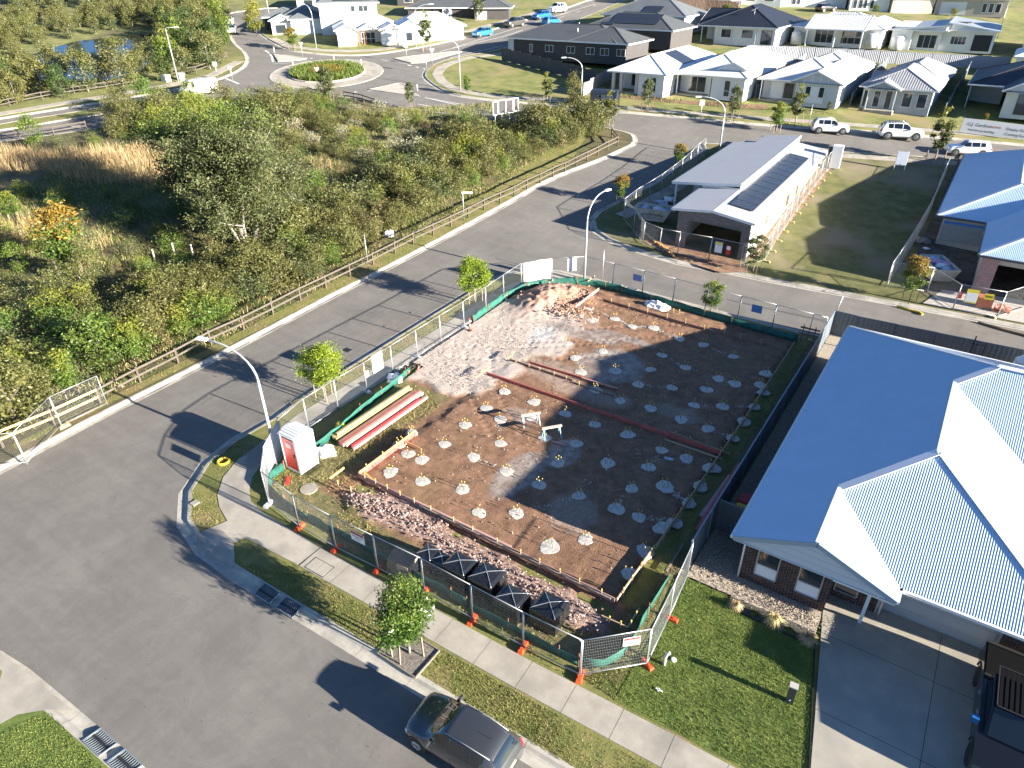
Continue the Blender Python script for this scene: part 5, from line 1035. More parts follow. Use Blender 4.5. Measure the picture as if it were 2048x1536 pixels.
# ---- soft lumps: bags and sheets
def lump(name, px, py, sx, sy, h, m, lab, cat, rz=0, seed=0, dz=GZ, pos=None):
    x, y = pos or XY(px, py, dz); r = random.Random(seed); bm = bmesh.new(); bmesh.ops.create_icosphere(bm, subdivisions=3, radius=1)
    ph = [r.uniform(0, 6) for _ in range(9)]
    for v in bm.verts:
        k = 1+.16*math.sin(v.co.x*4+ph[0])*math.cos(v.co.y*5+ph[1])+.10*math.sin(v.co.y*9+ph[2]+v.co.z*6)+.07*math.sin(v.co.x*13+ph[3]); v.co *= k; v.co.x *= sx; v.co.y *= sy; v.co.z = max(-.05, v.co.z*h)
    me = bpy.data.meshes.new(name); bm.to_mesh(me); bm.free(); me.materials.append(m)
    o = link(name, me, None, (x, y, T(x, y)+dz-.02)); o.rotation_euler = (0, 0, rz); return tag(o, lab, cat)
M_BAG = mat('bag_white', (.72, .73, .74), .6, var=.04); M_BAGB = mat('bag_blue_print', (.66, .68, .70), .6, c2=(.15, .32, .5), scale=3.5)
lump('bulk_bag', 650, 905, .62, .45, .42, M_BAG, 'crumpled white bulk bag beside the portable toilet', 'bag', .4, 1, .15); lump('plastic_wrap', 627, 909, .3, .25, .25, M_BAGB, 'bluish plastic wrap against the portable toilet', 'wrap', .1, 2, .15)
lump('bulk_bag', 789, 760, .5, .5, .42, M_BAG, 'white sack leaning on the green cloth by the entry', 'bag', .2, 3, .15); lump('plastic_sheet', 1313, 614, .95, .55, .45, M_BAG, 'crumpled white sheet draped by the back green cloth', 'sheet', .0, 4, .2)
lump('yellow_bag', 681, 852, .28, .2, .28, mat('bag_yellow', (.75, .62, .04), .5), 'crumpled yellow bag hanging on the green cloth', 'bag', .3, 5, .3); lump('plastic_wrap', 661, 874, .22, .14, .14, M_BAGB, 'small white wrap on the grass by the beams', 'wrap', .8, 6, .15)
lump('paper_scrap', 1338, 917, .28, .12, .06, M_BAGB, 'torn bag lying on shaded soil between piers', 'paper', .2, 8, GZ); lump('plastic_bag', 778, 471, .5, .4, .5, M_BAG, 'white bag dumped at the edge of the scrub', 'bag', .3, 9, .12)
b = MB(); b.box(-.09, .09, -.32, .32, 0, .05); x, y = XY(577, 967); o = mono('red_panel', b, mat('red_paint', (.5, .03, .025), .5), 'small red panel lying on grass before the toilet', 'panel', (x, y, T(x, y)+.17)); o.rotation_euler = (0, 0, .75)
b = MB(); b.cyl((0, 0, 0), .42, .04, 24); b.cyl((0, 0, .04), .03, .01, 8); x, y = XY(619, 983); mono('manhole_cover', b, M_CONC, 'round concrete manhole cover in the site grass', 'manhole cover', (x, y, T(x, y)+.15))
# ---- black wrapped brick packs
MWR, _t, _b = _nt('black_wrap'); _b.inputs['Base Color'].default_value = (.012, .013, .015, 1); _b.inputs['Roughness'].default_value = .17; _b.inputs['Specular IOR Level'].default_value = .8; MATS['black_wrap'] = MWR
_n = _t.nodes.new('ShaderNodeTexNoise'); _n.inputs['Scale'].default_value = 7; _n.inputs['Detail'].default_value = 3; _n.inputs['Distortion'].default_value = 1.5; _bp = _t.nodes.new('ShaderNodeBump'); _bp.inputs['Strength'].default_value = .55; _bp.inputs['Distance'].default_value = .05
_tc = _t.nodes.new('ShaderNodeTexCoord'); _t.links.new(_tc.outputs['Object'], _n.inputs['Vector']); _t.links.new(_n.outputs[0], _bp.inputs['Height']); _t.links.new(_bp.outputs[0], _b.inputs['Normal'])
def pack(px, py, rz, lab, w_=1.05, d=.95, h=.95, seed=0, tw=None, z=None):
    x, y = XY(px, py, .25); r = thing('wrapped_pack', lab, 'pallet pack', (x, y, T(x, y)+.2), rz, 'black plastic wrapped packs along the front fence')
    N_ = 11; m = MB(); q = random.Random(seed); P_ = {}
    for i in range(N_):
        for j in range(N_):
            u, v = i/(N_-1)*2-1, j/(N_-1)*2-1; e = max(abs(u), abs(v)); cr = min(abs(abs(u)-abs(v)), 1); zt = h+.10*(1-e)-.03*cr*(1-e)+q.uniform(-.006, .006)-(.05 if e > .99 else 0); P_[i, j] = (u*w_/2*.97, v*d/2*.97, zt)
    for i in range(N_-1):
        for j in range(N_-1): m.face([P_[i, j], P_[i+1, j], P_[i+1, j+1], P_[i, j+1]], sm=True)
    ring = [P_[i, 0] for i in range(N_)]+[P_[N_-1, j] for j in range(1, N_)]+[P_[i, N_-1] for i in range(N_-2, -1, -1)]+[P_[0, j] for j in range(N_-2, 0, -1)]
    prev = ring
    for zz, s in ((h-.14, 1.05), (h*.6, 1.04), (h*.3, 1.055), (.02, 1.02)):
        cur = [(p[0]*s*(1+q.uniform(-.012, .012)), p[1]*s*(1+q.uniform(-.012, .012)), zz) for p in ring]
        for k in range(len(ring)): j = (k+1) % len(ring); m.face([cur[k], cur[j], prev[j], prev[k]], sm=True)
        prev = cur
    m.build('plastic_wrap', MWR, r)
    for s1, s2 in ((1, 1), (1, -1)):
        pts = [(s1*t*w_/2*.97, s1*s2*t*d/2*.97, h+.115*(1-abs(t))+.004-(.03 if abs(t) > .99 else 0)) for t in np.linspace(-1, 1, 13)]; c = MB(); c.tube(pts, [.010+.006*random.random() for _ in pts], 5); c.build('wrap_fold', mat('fold_silver', (.42, .44, .46), .25, metal=.6), r)
    p = MB(); [p.box(-w_/2, w_/2, k*d/2*.8-.05, k*d/2*.8+.05, -.12, -.0) for k in (-1, 0, 1)]; p.build('pallet', M_GREYT, r)
for i, (px, py, rz, lab, w_, d, h) in enumerate(((1098, 1240, .02, 'black wrapped pack nearest the corner fence panel', 1.15, 1.1, .95), (1024, 1222, .0, 'black wrapped pack second from the corner end', 1.1, .95, .95), (975, 1178, .03, 'glossy black wrapped pack third from the corner end', 1.15, 1.1, .95), (922, 1155, .0, 'glossy black wrapped pack fourth from the corner end', 1.15, 1.0, .95), (885, 1140, .05, 'low black wrapped pack among the two short ones, right', .8, .7, .75), (860, 1128, .0, 'low black wrapped pack among the two short ones, left', .8, .8, .8))):
    pack(px, py, rz, lab, w_, d, h, i)
x, y = XY(812, 1140, .2); r = thing('wrapped_pack', 'half open black pack with torn sheet, farthest left of the row', 'pallet pack', (x, y, T(x, y)+.2), .1, None)
b = MB(); b.box(-.5, .45, -.45, .45, 0, .72); b.build('block_pack', M_GREYT, r); b = MB(); b.hexa([(-.58, -.5, .2), (.5, -.55, .1), (.55, .5, .15), (-.55, .55, .2), (-.5, -.48, .85), (.5, -.4, .78), (.42, .45, .8), (-.6, .3, .95)]); b.build('plastic_wrap', MWR, r)
# ---- dark corner cloth (sediment fence): green shade cloth on pegs
M_CLOTH = mat('green_cloth', (.018, .12, .09), .75, var=.25, scale=3, trans=.15)
def cloth(lab, pts, h=.55, lean=.12, seed=0, px=True, m=None):
    pl = [np.array(XY(*p)) for p in pts] if px else [np.array(p) for p in pts]; pl = spline(pl, .5); c = pl[0]; r = thing('sediment_fence', lab, 'silt fence', (c[0], c[1], T(*c)+.12)); V = []; Q = []; q = random.Random(seed)
    for i, p in enumerate(pl):
        t = pl[min(i+1, len(pl)-1)]-pl[max(i-1, 0)]; t /= np.linalg.norm(t)+1e-9; n = np.array([-t[1], t[0]]); w1 = q.uniform(-.05, .05)
        for k, (o, z) in enumerate(((.0, 0), (.02+w1, h*.5), (lean+w1, h*(1+q.uniform(-.08, .08))))): s = p+n*o; V.append((s[0]-c[0], s[1]-c[1], T(*p)-T(*c)+z))
    for i in range(len(pl)-1):
        for k in range(2): Q.append((i*3+k, (i+1)*3+k, (i+1)*3+k+1, i*3+k+1))
    me = fast_mesh('cloth', V, Q, m or M_CLOTH, smooth=True); o = link('cloth', me, r); md = o.modifiers.new('s', 'SOLIDIFY'); md.thickness = .008
    pm_ = MB(); pm_.bar((0, 0, -.05), (0, 0, h+.12), .03); pme = pm_.mesh('peg', mat('peg_orange', (.35, .13, .06), .7))
    for i in range(0, len(pl), 4): link('peg', pme, r, (pl[i][0]-c[0], pl[i][1]-c[1], T(*pl[i])-T(*c)))
cloth('green silt cloth along the long street side by the beams', [(-20.75, -3.6), (-20.95, -1.5), (-21.3, .5), (-21.6, 3), (-21.9, 5.4)], .6, -.1, 1, False)
cloth('green silt cloth curving behind the soil mound and white sign', [(-22.6, 13.0), (-22.7, 17.3), (-21.9, 20.3), (-19, 22.4), (-16, 22.9)], .55, .1, 2, False)
cloth('green silt cloth along the back street edge', [(-16, 22.9), (-13.6, 22.9), (-9, 22.7), (-6.8, 22.6), (-2.9, 22.5)], .5, .1, 3, False)
cloth('green silt cloth at the near corner before the toilet', [(-20.9, -5.3), (-20.9, -6.1), (-20.2, -6.7), (-19.3, -7.0), (-17, -7.2)], .5, -.05, 4, False)
cloth('dark green silt cloth along the footpath behind the packs', [(-17, -7.2), (-14, -7.1), (-11, -7.1), (-8, -7.1)], .55, -.05, 5, False)
cloth('dark green silt cloth along the footpath up to the corner panel', [(-8, -7.1), (-5, -7.05), (-3.0, -7.0)], .5, -.05, 6, False)
cloth('bright green printed silt cloth behind the corner panel', [(-3.0, -7.0), (-2.2, -6.6), (-1.8, -5.6)], .6, -.05, 7, False)
cloth('bright green silt cloth running beside the boundary to the corner', [(-1.8, -5.6), (-1.85, -3.5), (-1.9, -1.2)], .6, -.05, 8, False)
# ================================================================= VEGETATION
def leaf_mat(name, c1, c2, val=.28, trans=.32, rough=.55):
    return mat(name, c1, rough, c2=c2, scale=.9, detail=3, island=val, trans=trans, coords='obj')
LM = {'olive': leaf_mat('leaf_olive', (.088, .097, .027), (.175, .172, .05)), 'gum': leaf_mat('leaf_gum', (.065, .09, .03), (.13, .145, .052)), 'bright': leaf_mat('leaf_bright', (.14, .20, .012), (.26, .32, .02), .25, .35), 'glossy': leaf_mat('leaf_glossy', (.03, .075, .012), (.07, .14, .02), .35, .15, .28),
      'green': leaf_mat('leaf_green', (.065, .12, .018), (.135, .195, .03)), 'dark': leaf_mat('leaf_dark', (.035, .065, .015), (.08, .115, .025)), 'yellow': leaf_mat('leaf_yellow', (.13, .16, .02), (.24, .24, .03), .3), 'orange': leaf_mat('leaf_orange', (.16, .10, .02), (.30, .19, .03), .3),
      'white': leaf_mat('leaf_pale', (.22, .22, .11), (.50, .47, .33), .3), 'brown': leaf_mat('leaf_brown', (.17, .13, .06), (.28, .21, .10), .3), 'straw': mat('straw', (.30, .22, .10), .8, c2=(.50, .39, .20), scale=.6, island=.3, trans=.2)}
M_BARK = mat('bark', (.16, .14, .12), .9, c2=(.34, .31, .27), scale=3, coords='obj'); M_BARKD = mat('bark_dark', (.07, .055, .045), .9, var=.3, scale=4, coords='obj')
def crown(r, n, cen, rad, clumps, leaf, gap=.55, up=.3, surf=.5):
    """leaf quads gathered in clumps through an uneven ellipsoid"""
    cen = np.array(cen); rad = np.array(rad, float)
    d = r.normal(size=(clumps, 3)); d /= np.linalg.norm(d, axis=1)[:, None]; q = r.uniform(0, 1, clumps)**(1/3)*(1-surf)+surf*r.uniform(.75, 1.0, clumps)
    q *= 1+.22*np.sin(d[:, 0]*3+d[:, 1]*2.3+r.uniform(0, 6)); c = cen+d*q[:, None]*rad
    k = r.integers(0, clumps, n); s = min(rad)*gap; p = c[k]+r.normal(size=(n, 3))*s*np.array([.5, .5, .38])
    nrm = r.normal(size=(n, 3))+np.array([0, 0, up])+(p-cen)/rad*.5; nrm /= np.linalg.norm(nrm, axis=1)[:, None]
    t = np.cross(nrm, r.normal(size=(n, 3))); t /= np.linalg.norm(t, axis=1)[:, None]; b = np.cross(nrm, t); l = leaf*r.uniform(.6, 1.35, n)[:, None]; w_ = l*.42
    V = np.stack([p-t*l*.5, p+b*w_*.5, p+t*l*.5, p-b*w_*.5], 1).reshape(-1, 3); return V
def tree(name, label, cat, h, cr, ch, n, leaf, lm, clumps=26, trunk_r=.05, bark=M_BARK, seed=0, base=None, stakes=0, group=None, gap=.5, limbs=7, mix=None, multi=1, surf=.5):
    """base: height where the crown starts"""
    r = np.random.default_rng(seed+100); root = thing(name, label, cat, (0, 0, -60), 0, group); cen = np.array([0, 0, h-ch/2])
    V = crown(r, n, cen, (cr, cr*.95, ch/2), clumps, leaf, gap, surf=surf); V = V[:len(V)//4*4]; V[:, 2] = np.maximum(V[:, 2], .03)
    mats = [LM[lm]]; mi = None; m_ = len(V)//4
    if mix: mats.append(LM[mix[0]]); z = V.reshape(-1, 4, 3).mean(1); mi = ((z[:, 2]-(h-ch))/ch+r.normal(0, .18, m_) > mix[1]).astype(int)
    o = link('crown' if cat == 'tree' else 'foliage', fast_mesh('crown', V, np.arange(len(V)).reshape(-1, 4), mats, midx=mi), root)
    t = MB()
    for k in range(multi):
        ox, oy = (0, 0) if multi == 1 else (r.normal(0, .25), r.normal(0, .25)); lean = r.normal(0, .03 if multi == 1 else .12, 2)
        top = h-ch*.35; pts = [(ox*.3+lean[0]*z+.03*math.sin(z*2+k)*h/4, oy*.3+lean[1]*z, z) for z in np.linspace(0, top, 6)]; t.tube(pts, [trunk_r*(1-.7*i/5)*(1 if k == 0 else .75) for i in range(6)], 6)
        for j in range(limbs):
            z = r.uniform(h-ch*.95, top); a = r.uniform(0, 2*PI); l = cr*r.uniform(.5, .9); p0 = np.array([ox*.3+lean[0]*z, oy*.3+lean[1]*z, z]); p2 = p0+[math.cos(a)*l, math.sin(a)*l, l*.7]; t.tube([p0, (p0+p2)/2+[0, 0, -.05*l], p2], [trunk_r*.45, trunk_r*.3, trunk_r*.1], 5, cap=False)
    t.build('trunk' if cat == 'tree' else 'stem', bark, root)
    for k in range(stakes):
        a = 2*PI*k/stakes+.6; s = MB(); s.bar((math.cos(a)*.55, math.sin(a)*.55, -.1), (math.cos(a)*.58, math.sin(a)*.58, 1.25 if stakes < 4 else 1.0), .05); s.build('stake', MATS['stake_brown'], root)
    return root
mat('stake_brown', (.24, .18, .13), .85)
def plant(root, px, py, ty=None, rz=None, h0=1.0, label=None, dz=.12, group=None, xy=None, wide=1.0):
    x, y = xy or XY(px, py, dz); s = 1.0 if ty is None else HGT(px, py, ty)/h0*(.86 if py > 480 else .93)
    return put(root, (x, y, T(x, y)+dz-.02), random.uniform(0, 6) if rz is None else rz, (s*wide, s*wide, s), label, group)
def kill(root):
    for ch in list(root.children_recursive): bpy.data.objects.remove(ch)
    bpy.data.objects.remove(root)
# street trees; each prototype is 4 m tall
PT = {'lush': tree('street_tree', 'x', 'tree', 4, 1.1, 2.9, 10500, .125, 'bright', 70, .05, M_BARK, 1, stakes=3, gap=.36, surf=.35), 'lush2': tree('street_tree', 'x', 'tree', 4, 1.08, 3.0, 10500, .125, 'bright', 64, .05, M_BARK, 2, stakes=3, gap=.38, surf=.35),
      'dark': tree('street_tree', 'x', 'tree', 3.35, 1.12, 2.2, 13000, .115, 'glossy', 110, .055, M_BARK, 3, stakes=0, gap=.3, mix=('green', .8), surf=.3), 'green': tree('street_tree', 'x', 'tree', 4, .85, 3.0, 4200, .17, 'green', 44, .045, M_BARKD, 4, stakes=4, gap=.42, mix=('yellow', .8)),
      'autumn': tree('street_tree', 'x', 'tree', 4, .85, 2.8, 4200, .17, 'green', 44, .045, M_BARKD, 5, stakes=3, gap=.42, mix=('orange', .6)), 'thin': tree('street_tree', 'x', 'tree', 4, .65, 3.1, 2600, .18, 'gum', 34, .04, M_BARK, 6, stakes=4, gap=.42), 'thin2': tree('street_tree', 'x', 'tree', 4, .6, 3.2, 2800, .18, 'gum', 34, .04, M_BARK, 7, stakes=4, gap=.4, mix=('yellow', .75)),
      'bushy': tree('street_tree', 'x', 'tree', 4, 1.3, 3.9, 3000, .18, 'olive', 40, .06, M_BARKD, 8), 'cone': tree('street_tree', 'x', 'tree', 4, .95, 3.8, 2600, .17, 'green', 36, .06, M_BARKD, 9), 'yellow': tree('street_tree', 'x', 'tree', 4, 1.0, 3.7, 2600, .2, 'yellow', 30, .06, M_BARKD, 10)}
for (px, py, ty, k, lab, wd) in ((819, 1306, None, 'dark', 'young dark glossy leaved tree in a timber edged bed by the near footpath', 1.0), (650, 796, 672, 'lush', 'bright green young tree on the verge between portable toilet and site entry', 1.12), (951, 606, 498, 'lush2', 'bright green young tree on the verge nearest the white fence sheet', 1.12),
        (1420, 628, 553, 'green', 'small green tree on the verge behind the back site fence', 1.15), (1242, 408, 346, 'autumn', 'small tree with orange tips on the curved verge, nearer of two', 1.15), (1358, 336, 283, 'autumn', 'small round tree with orange tips by the verge, farther of two', 1.15),
        (1506, 545, 450, 'thin', 'thin staked tree standing right before the open brick garage', 1.2), (1818, 602, 500, 'autumn', 'staked tree beside the skip bin with pink bags', 1.15), (1868, 325, 210, 'thin2', 'tall staked tree in a triangular bed beside the rightmost white car', 1.1), (1550, 262, 200, 'green', 'staked tree on the street verge left of the first white car', 1.3),
        (1590, 250, 162, 'thin2', 'slender tree before the battened gable house', 1.1), (1293, 222, 148, 'thin', 'sparse staked tree before the stone pillar house', 1.2), (1464, 243, 162, 'thin', 'sparse staked tree before the house with the small gablet', 1.1), (1095, 205, 142, 'thin2', 'staked tree on the edge of the empty lot', 1.2), (1217, 256, 178, 'thin2', 'tree at the roadside in front of the dark trailer', 1.3),
        (1148, 204, 140, 'bushy', 'bushy olive shrub tree against the grey timber fence', .9), (822, 216, 157, 'thin', 'thin tree on the verge right of the planted triangular island', 1.2), (936, 190, 148, 'green', 'small green tree by the curved path of the empty lot', 1.1), (657, 206, 125, 'thin', 'tall thin tree standing before the roundabout', 1.3), (1115, 262, 205, 'cone', 'dark conical tree rising from scrub by the road', 1.1),
        (587, 100, 52, 'autumn', 'round street tree on the roundabout corner beside the lamp', 1.5), (854, 102, 17, 'thin2', 'tall tree with orange tip before the white corner house', 1.1), (514, 72, -6, 'yellow', 'tall yellow green tree at the top by the turning street', 1.0), (958, 44, -14, 'thin', 'tall sparse tree cut by the top border over the grass bank', 1.1), (1196, 262, 222, 'cone', 'short green tree in scrub just left of the roadside tree', 1.2),
        (936, 268, 217, 'cone', 'broad dark green tree beside the blank sign frames', 1.5), (447, 20, -10, 'yellow', 'yellow tree at the top left of the turning street', 1.1), (1452, 38, 5, 'green', 'small round tree over the black roof house', 1.6), (1418, 35, 14, 'yellow', 'small yellowish tree by the brown fence', 1.8), (1750, 28, 8, 'green', 'small tree on the lawn of the white top row house', 2.0), (1906, 32, 14, 'yellow', 'small tree before the beige top row garage', 1.6), (1938, 30, 17, 'green', 'small round green tree between top row garages', 1.8), (1656, 225, 200, 'thin', 'sapling on the lawn of the battened gable house', .9), (1838, 232, 208, 'thin', 'sapling beside the grey walled house', .9), (1970, 240, 226, 'autumn', 'brownish bush before the black roofed display house', 2.0)):
    plant(PT[k], px, py, ty, h0=4, label=lab, wide=wd)
for (px, py, ty, k, lab, wd) in ((155, 560, 388, 'autumn', 'orange tinted young tree beside the straw grass', 1.25), (185, 575, 470, 'bushy', 'olive shrub tree below the orange tinted tree', .9), (72, 296, 218, 'cone', 'dark green tree standing alone by the dual road fence', 1.2), (345, 270, 195, 'bushy', 'olive tree right of the pair by the dual road', 1.0), (268, 262, 180, 'bushy', 'olive tree left of the pair by the dual road', 1.0), (300, 230, 140, 'cone', 'dark green tree behind the pair by the dual road', 1.0),
        (30, 440, 378, 'green', 'green tree at the left border above the straw grass', 1.4), (45, 545, 462, 'cone', 'green tree at the left border below the straw grass', 1.1), (40, 850, 660, 'bushy', 'grey olive tree in the lower left bush corner', 1.0), (215, 735, 600, 'cone', 'feathery green tree in the lower left bush', 1.3), (140, 790, 690, 'green', 'leafy green tree near the start of the post fence', 1.3), (95, 810, 720, 'bushy', 'leafy shrub tree left of the feathery green tree', 1.0), (268, 730, 640, 'green', 'yellowish green tree beside the timber tree guard', 1.2), (560, 262, 165, 'bushy', 'large olive tree below the roundabout', 1.3), (505, 255, 172, 'bushy', 'large olive tree left of the roundabout view', 1.1), (610, 235, 185, 'bushy', 'olive tree near the short dark rail fence', 1.0), (640, 410, 330, 'cone', 'lime green shrub tree right of the great gum', 1.0)):
    plant(PT[k], px, py, ty, h0=4, label=lab, wide=wd)
# the great gum trees
def gum(px, py, ty, cr, lab, seed, lm, mix, n=26000):
    h = HGT(px, py, ty); r = np.random.default_rng(seed); x, y = XY(px, py, .1); root = thing('gum_tree', lab, 'tree', (x, y, T(x, y)+.05), 0)
    t = MB(); tips = []
    for k in range(4):
        a = k*1.6+seed; p = np.array([math.cos(a)*.25, math.sin(a)*.25, 0]); pts = [p.copy()]; d = np.array([math.cos(a)*.28, math.sin(a)*.28, 1.0])
        for j in range(7): d = d+r.normal(0, .16, 3)*[1, 1, .2]; d /= np.linalg.norm(d); p = p+d*h*.115; pts.append(p.copy())
        t.tube(pts, [.22*(1-.12*i)*(1 if k < 2 else .7) for i in range(8)], 8); tips += pts[3:]
        for j in range(7):
            q = pts[r.integers(2, 8)]; a2 = r.uniform(0, 2*PI); l = cr*r.uniform(.4, .95); q2 = q+[math.cos(a2)*l, math.sin(a2)*l, l*r.uniform(.1, .8)]; mid = (q+q2)/2+r.normal(0, .2, 3); t.tube([q, mid, q2], [.07, .045, .015], 6, cap=False); tips += [q2, mid]
            for _ in range(2): q3_ = q2+r.normal(0, .9, 3); t.tube([mid, (mid+q3_)/2+r.normal(0, .1, 3), q3_], [.025, .015, .008], 4, cap=False); tips.append(q3_)
    t.build('trunk', mat('bark_pale', (.20, .17, .14), .85, c2=(.40, .36, .31), scale=2, coords='obj'), root)
    c = np.array(tips); c = c[c[:, 2] > h*.24]; cl = np.concatenate([c, c+r.normal(0, cr*.22, c.shape), np.array([0, 0, h*.62])+r.normal(size=(110, 3))*[cr*.42, cr*.42, h*.22]]); cl[:, 2] = np.clip(cl[:, 2], h*.2, h)
    k = r.integers(0, len(cl), n); p = cl[k]+r.normal(size=(n, 3))*[.48, .48, .3]; nr = r.normal(size=(n, 3)); nr /= np.linalg.norm(nr, axis=1)[:, None]; tt = np.cross(nr, r.normal(size=(n, 3))); tt /= np.linalg.norm(tt, axis=1)[:, None]; b = np.cross(nr, tt); l = .2*r.uniform(.6, 1.4, n)[:, None]
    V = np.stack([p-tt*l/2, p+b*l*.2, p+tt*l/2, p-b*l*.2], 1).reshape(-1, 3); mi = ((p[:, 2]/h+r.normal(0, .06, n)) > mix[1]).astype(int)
    link('crown', fast_mesh('crown', V, np.arange(len(V)).reshape(-1, 4), [LM[lm], LM[mix[0]]], midx=mi), root)
gum(498, 500, 222, 3.3, 'great grey green gum tree with pale forked limbs in the bushland', 1, 'gum', ('green', .95), 60000)
gum(428, 430, 196, 2.4, 'tall dark gum with yellow sunlit top left of the great gum', 5, 'dark', ('yellow', .84), 42000)  # sunlit top is put into the leaf colour: yellow leaves over dark ones
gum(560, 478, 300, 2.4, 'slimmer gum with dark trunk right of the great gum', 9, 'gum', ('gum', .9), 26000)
# scrub: shrub kinds, each an individual copy
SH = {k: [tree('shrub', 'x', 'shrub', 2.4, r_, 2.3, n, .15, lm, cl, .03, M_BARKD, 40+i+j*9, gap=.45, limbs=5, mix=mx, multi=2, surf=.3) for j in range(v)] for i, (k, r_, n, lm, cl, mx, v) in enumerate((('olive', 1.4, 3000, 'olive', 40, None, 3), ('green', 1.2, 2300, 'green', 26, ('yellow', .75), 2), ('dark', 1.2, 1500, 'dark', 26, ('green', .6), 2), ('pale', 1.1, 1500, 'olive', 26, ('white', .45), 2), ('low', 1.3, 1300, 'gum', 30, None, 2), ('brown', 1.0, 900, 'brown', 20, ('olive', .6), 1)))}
SHL = {'olive': ('olive wattle shrub in the thicket behind the post fence', 'olive wattle shrubs in the bushland'), 'green': ('leafy green shrub among the bushland scrub', 'leafy green shrubs in the bushland'), 'dark': ('dark green shrub among the bushland scrub', 'dark green shrubs in the bushland'), 'pale': ('shrub with pale cream flower heads in the scrub', 'pale flowering shrubs in the bushland'), 'low': ('low grey green shrub in the scrub', 'low grey green shrubs in the bushland'), 'brown': ('thin brownish half dry shrub in the scrub', 'brownish dry shrubs in the bushland')}
cnt = 0; BB = XY(1012, 262)
def scrub(poly, d, kinds, s0, s1, seed, n=3000):
    global cnt
    r = random.Random(seed); pl = [XY(*p) for p in poly]
    for (x, y) in poisson(pl, d, n, seed):
        k = r.choice(kinds); p = SH[k][r.randrange(len(SH[k]))]; s = r.uniform(s0, s1)
        if math.hypot(x-BB[0], y-BB[1]) < 3.2 or math.hypot(x-BB[0]-1.8, y-BB[1]+2.6) < 3.2: s *= .5
        lab, grp = SHL[k]; cnt += 1
        put(p, (x, y, T(x, y)+.08), r.uniform(0, 6), (s*r.uniform(.9, 1.2), s*r.uniform(.9, 1.2), s), lab, grp)
scrub([(300, 716), (480, 622), (640, 555), (760, 478), (900, 400), (1010, 340), (1120, 300), (1200, 268), (1150, 254), (1010, 262), (920, 300), (800, 350), (700, 420), (620, 500), (520, 530), (400, 560), (300, 600), (250, 660)], 1.4, ['olive', 'olive', 'olive', 'olive', 'low', 'green', 'brown'], .7, 1.15, 1, 4000)
scrub([(860, 360), (1010, 300), (1120, 268), (1196, 262), (1150, 250), (1010, 262), (900, 300)], 2.4, ['olive', 'olive', 'green'], 1.2, 1.55, 21)
scrub([(640, 480), (860, 360), (900, 330), (760, 380), (620, 470), (480, 580), (560, 560)], 3.2, ['olive', 'olive', 'low'], 1.15, 1.45, 22)
scrub([(0, 840), (110, 800), (200, 762), (300, 716), (250, 660), (200, 610), (0, 620)], 1.9, ['green', 'olive', 'olive', 'dark', 'green', 'low'], .7, 1.15, 2)
scrub([(0, 520), (110, 520), (250, 560), (400, 545), (420, 500), (230, 500), (100, 480), (0, 480)], 2.2, ['green', 'green', 'low', 'brown'], .5, .85, 3)
scrub([(560, 235), (700, 222), (800, 240), (900, 262), (920, 300), (800, 350), (700, 330), (600, 300)], 2.3, ['pale', 'pale', 'green', 'olive', 'brown', 'dark'], .6, 1.0, 4)
scrub([(520, 215), (640, 205), (700, 222), (560, 240), (500, 235)], 2.3, ['olive', 'green', 'low'], .8, 1.1, 5)
scrub([(640, 340), (800, 350), (760, 400), (640, 480), (560, 500), (600, 400)], 2.4, ['green', 'dark', 'low', 'brown', 'olive'], .5, .95, 6)
scrub([(380, 290), (600, 300), (620, 420), (520, 480), (380, 480), (360, 380)], 3.2, ['dark', 'low', 'green', 'olive'], .6, 1.0, 7)
scrub([(0, 385), (200, 395), (370, 390), (380, 480), (240, 480), (60, 400)], 3.4, ['dark', 'low', 'green'], .5, .9, 8)
scrub([(240, 225), (360, 215), (480, 212), (500, 235), (380, 290), (230, 280)], 2.6, ['olive', 'olive', 'dark', 'green'], .9, 1.4, 9)
scrub([(100, 290), (230, 275), (330, 285), (200, 300), (90, 310)], 2.8, ['green', 'low'], .5, .8, 10)
scrub([(900, 262), (1010, 262), (1150, 254), (1180, 258), (1060, 252), (960, 252)], 2.4, ['olive', 'green'], .7, 1.1, 11)
# woods round the pond
PT['wood'] = tree('wood_tree', 'x', 'tree', 5, 1.9, 4.4, 3600, .26, 'olive', 46, .09, M_BARK, 21, gap=.42); PT['wood2'] = tree('wood_tree', 'x', 'tree', 5, 1.7, 4.6, 3400, .26, 'gum', 40, .09, M_BARK, 22, gap=.42, mix=('olive', .6)); PT['wood3'] = tree('wood_tree', 'x', 'tree', 5, 1.6, 4.7, 3200, .26, 'green', 40, .09, M_BARKD, 23, gap=.42, mix=('yellow', .85)); PT['wood4'] = tree('wood_tree', 'x', 'tree', 5, 1.5, 4.6, 2800, .26, 'dark', 40, .09, M_BARKD, 24, gap=.42)
WL = {'wood': ('olive tree in the wood beside the pond', 'olive trees round the pond'), 'wood2': ('grey green gum in the wood beside the pond', 'grey green gums round the pond'), 'wood3': ('fresh green tree in the wood beside the pond', 'fresh green trees round the pond'), 'wood4': ('dark tree in the wood beside the pond', 'dark trees round the pond')}
def wood(poly, d, kinds, s0, s1, seed):
    r = random.Random(seed)
    for (x, y) in poisson([XY(*p) for p in poly], d, 5000, seed):
        k = r.choice(kinds); s = r.uniform(s0, s1); put(PT[k], (x, y, T(x, y)), r.uniform(0, 6), s, *WL[k])
wood([(0, 222), (120, 200), (240, 184), (340, 166), (420, 150), (450, 120), (452, 60), (440, 24), (380, 22), (330, 40), (330, 110), (300, 140), (240, 165), (120, 172), (40, 170), (0, 165)], 3.4, ['wood', 'wood2', 'wood', 'wood3', 'wood4'], .75, 1.3, 31)
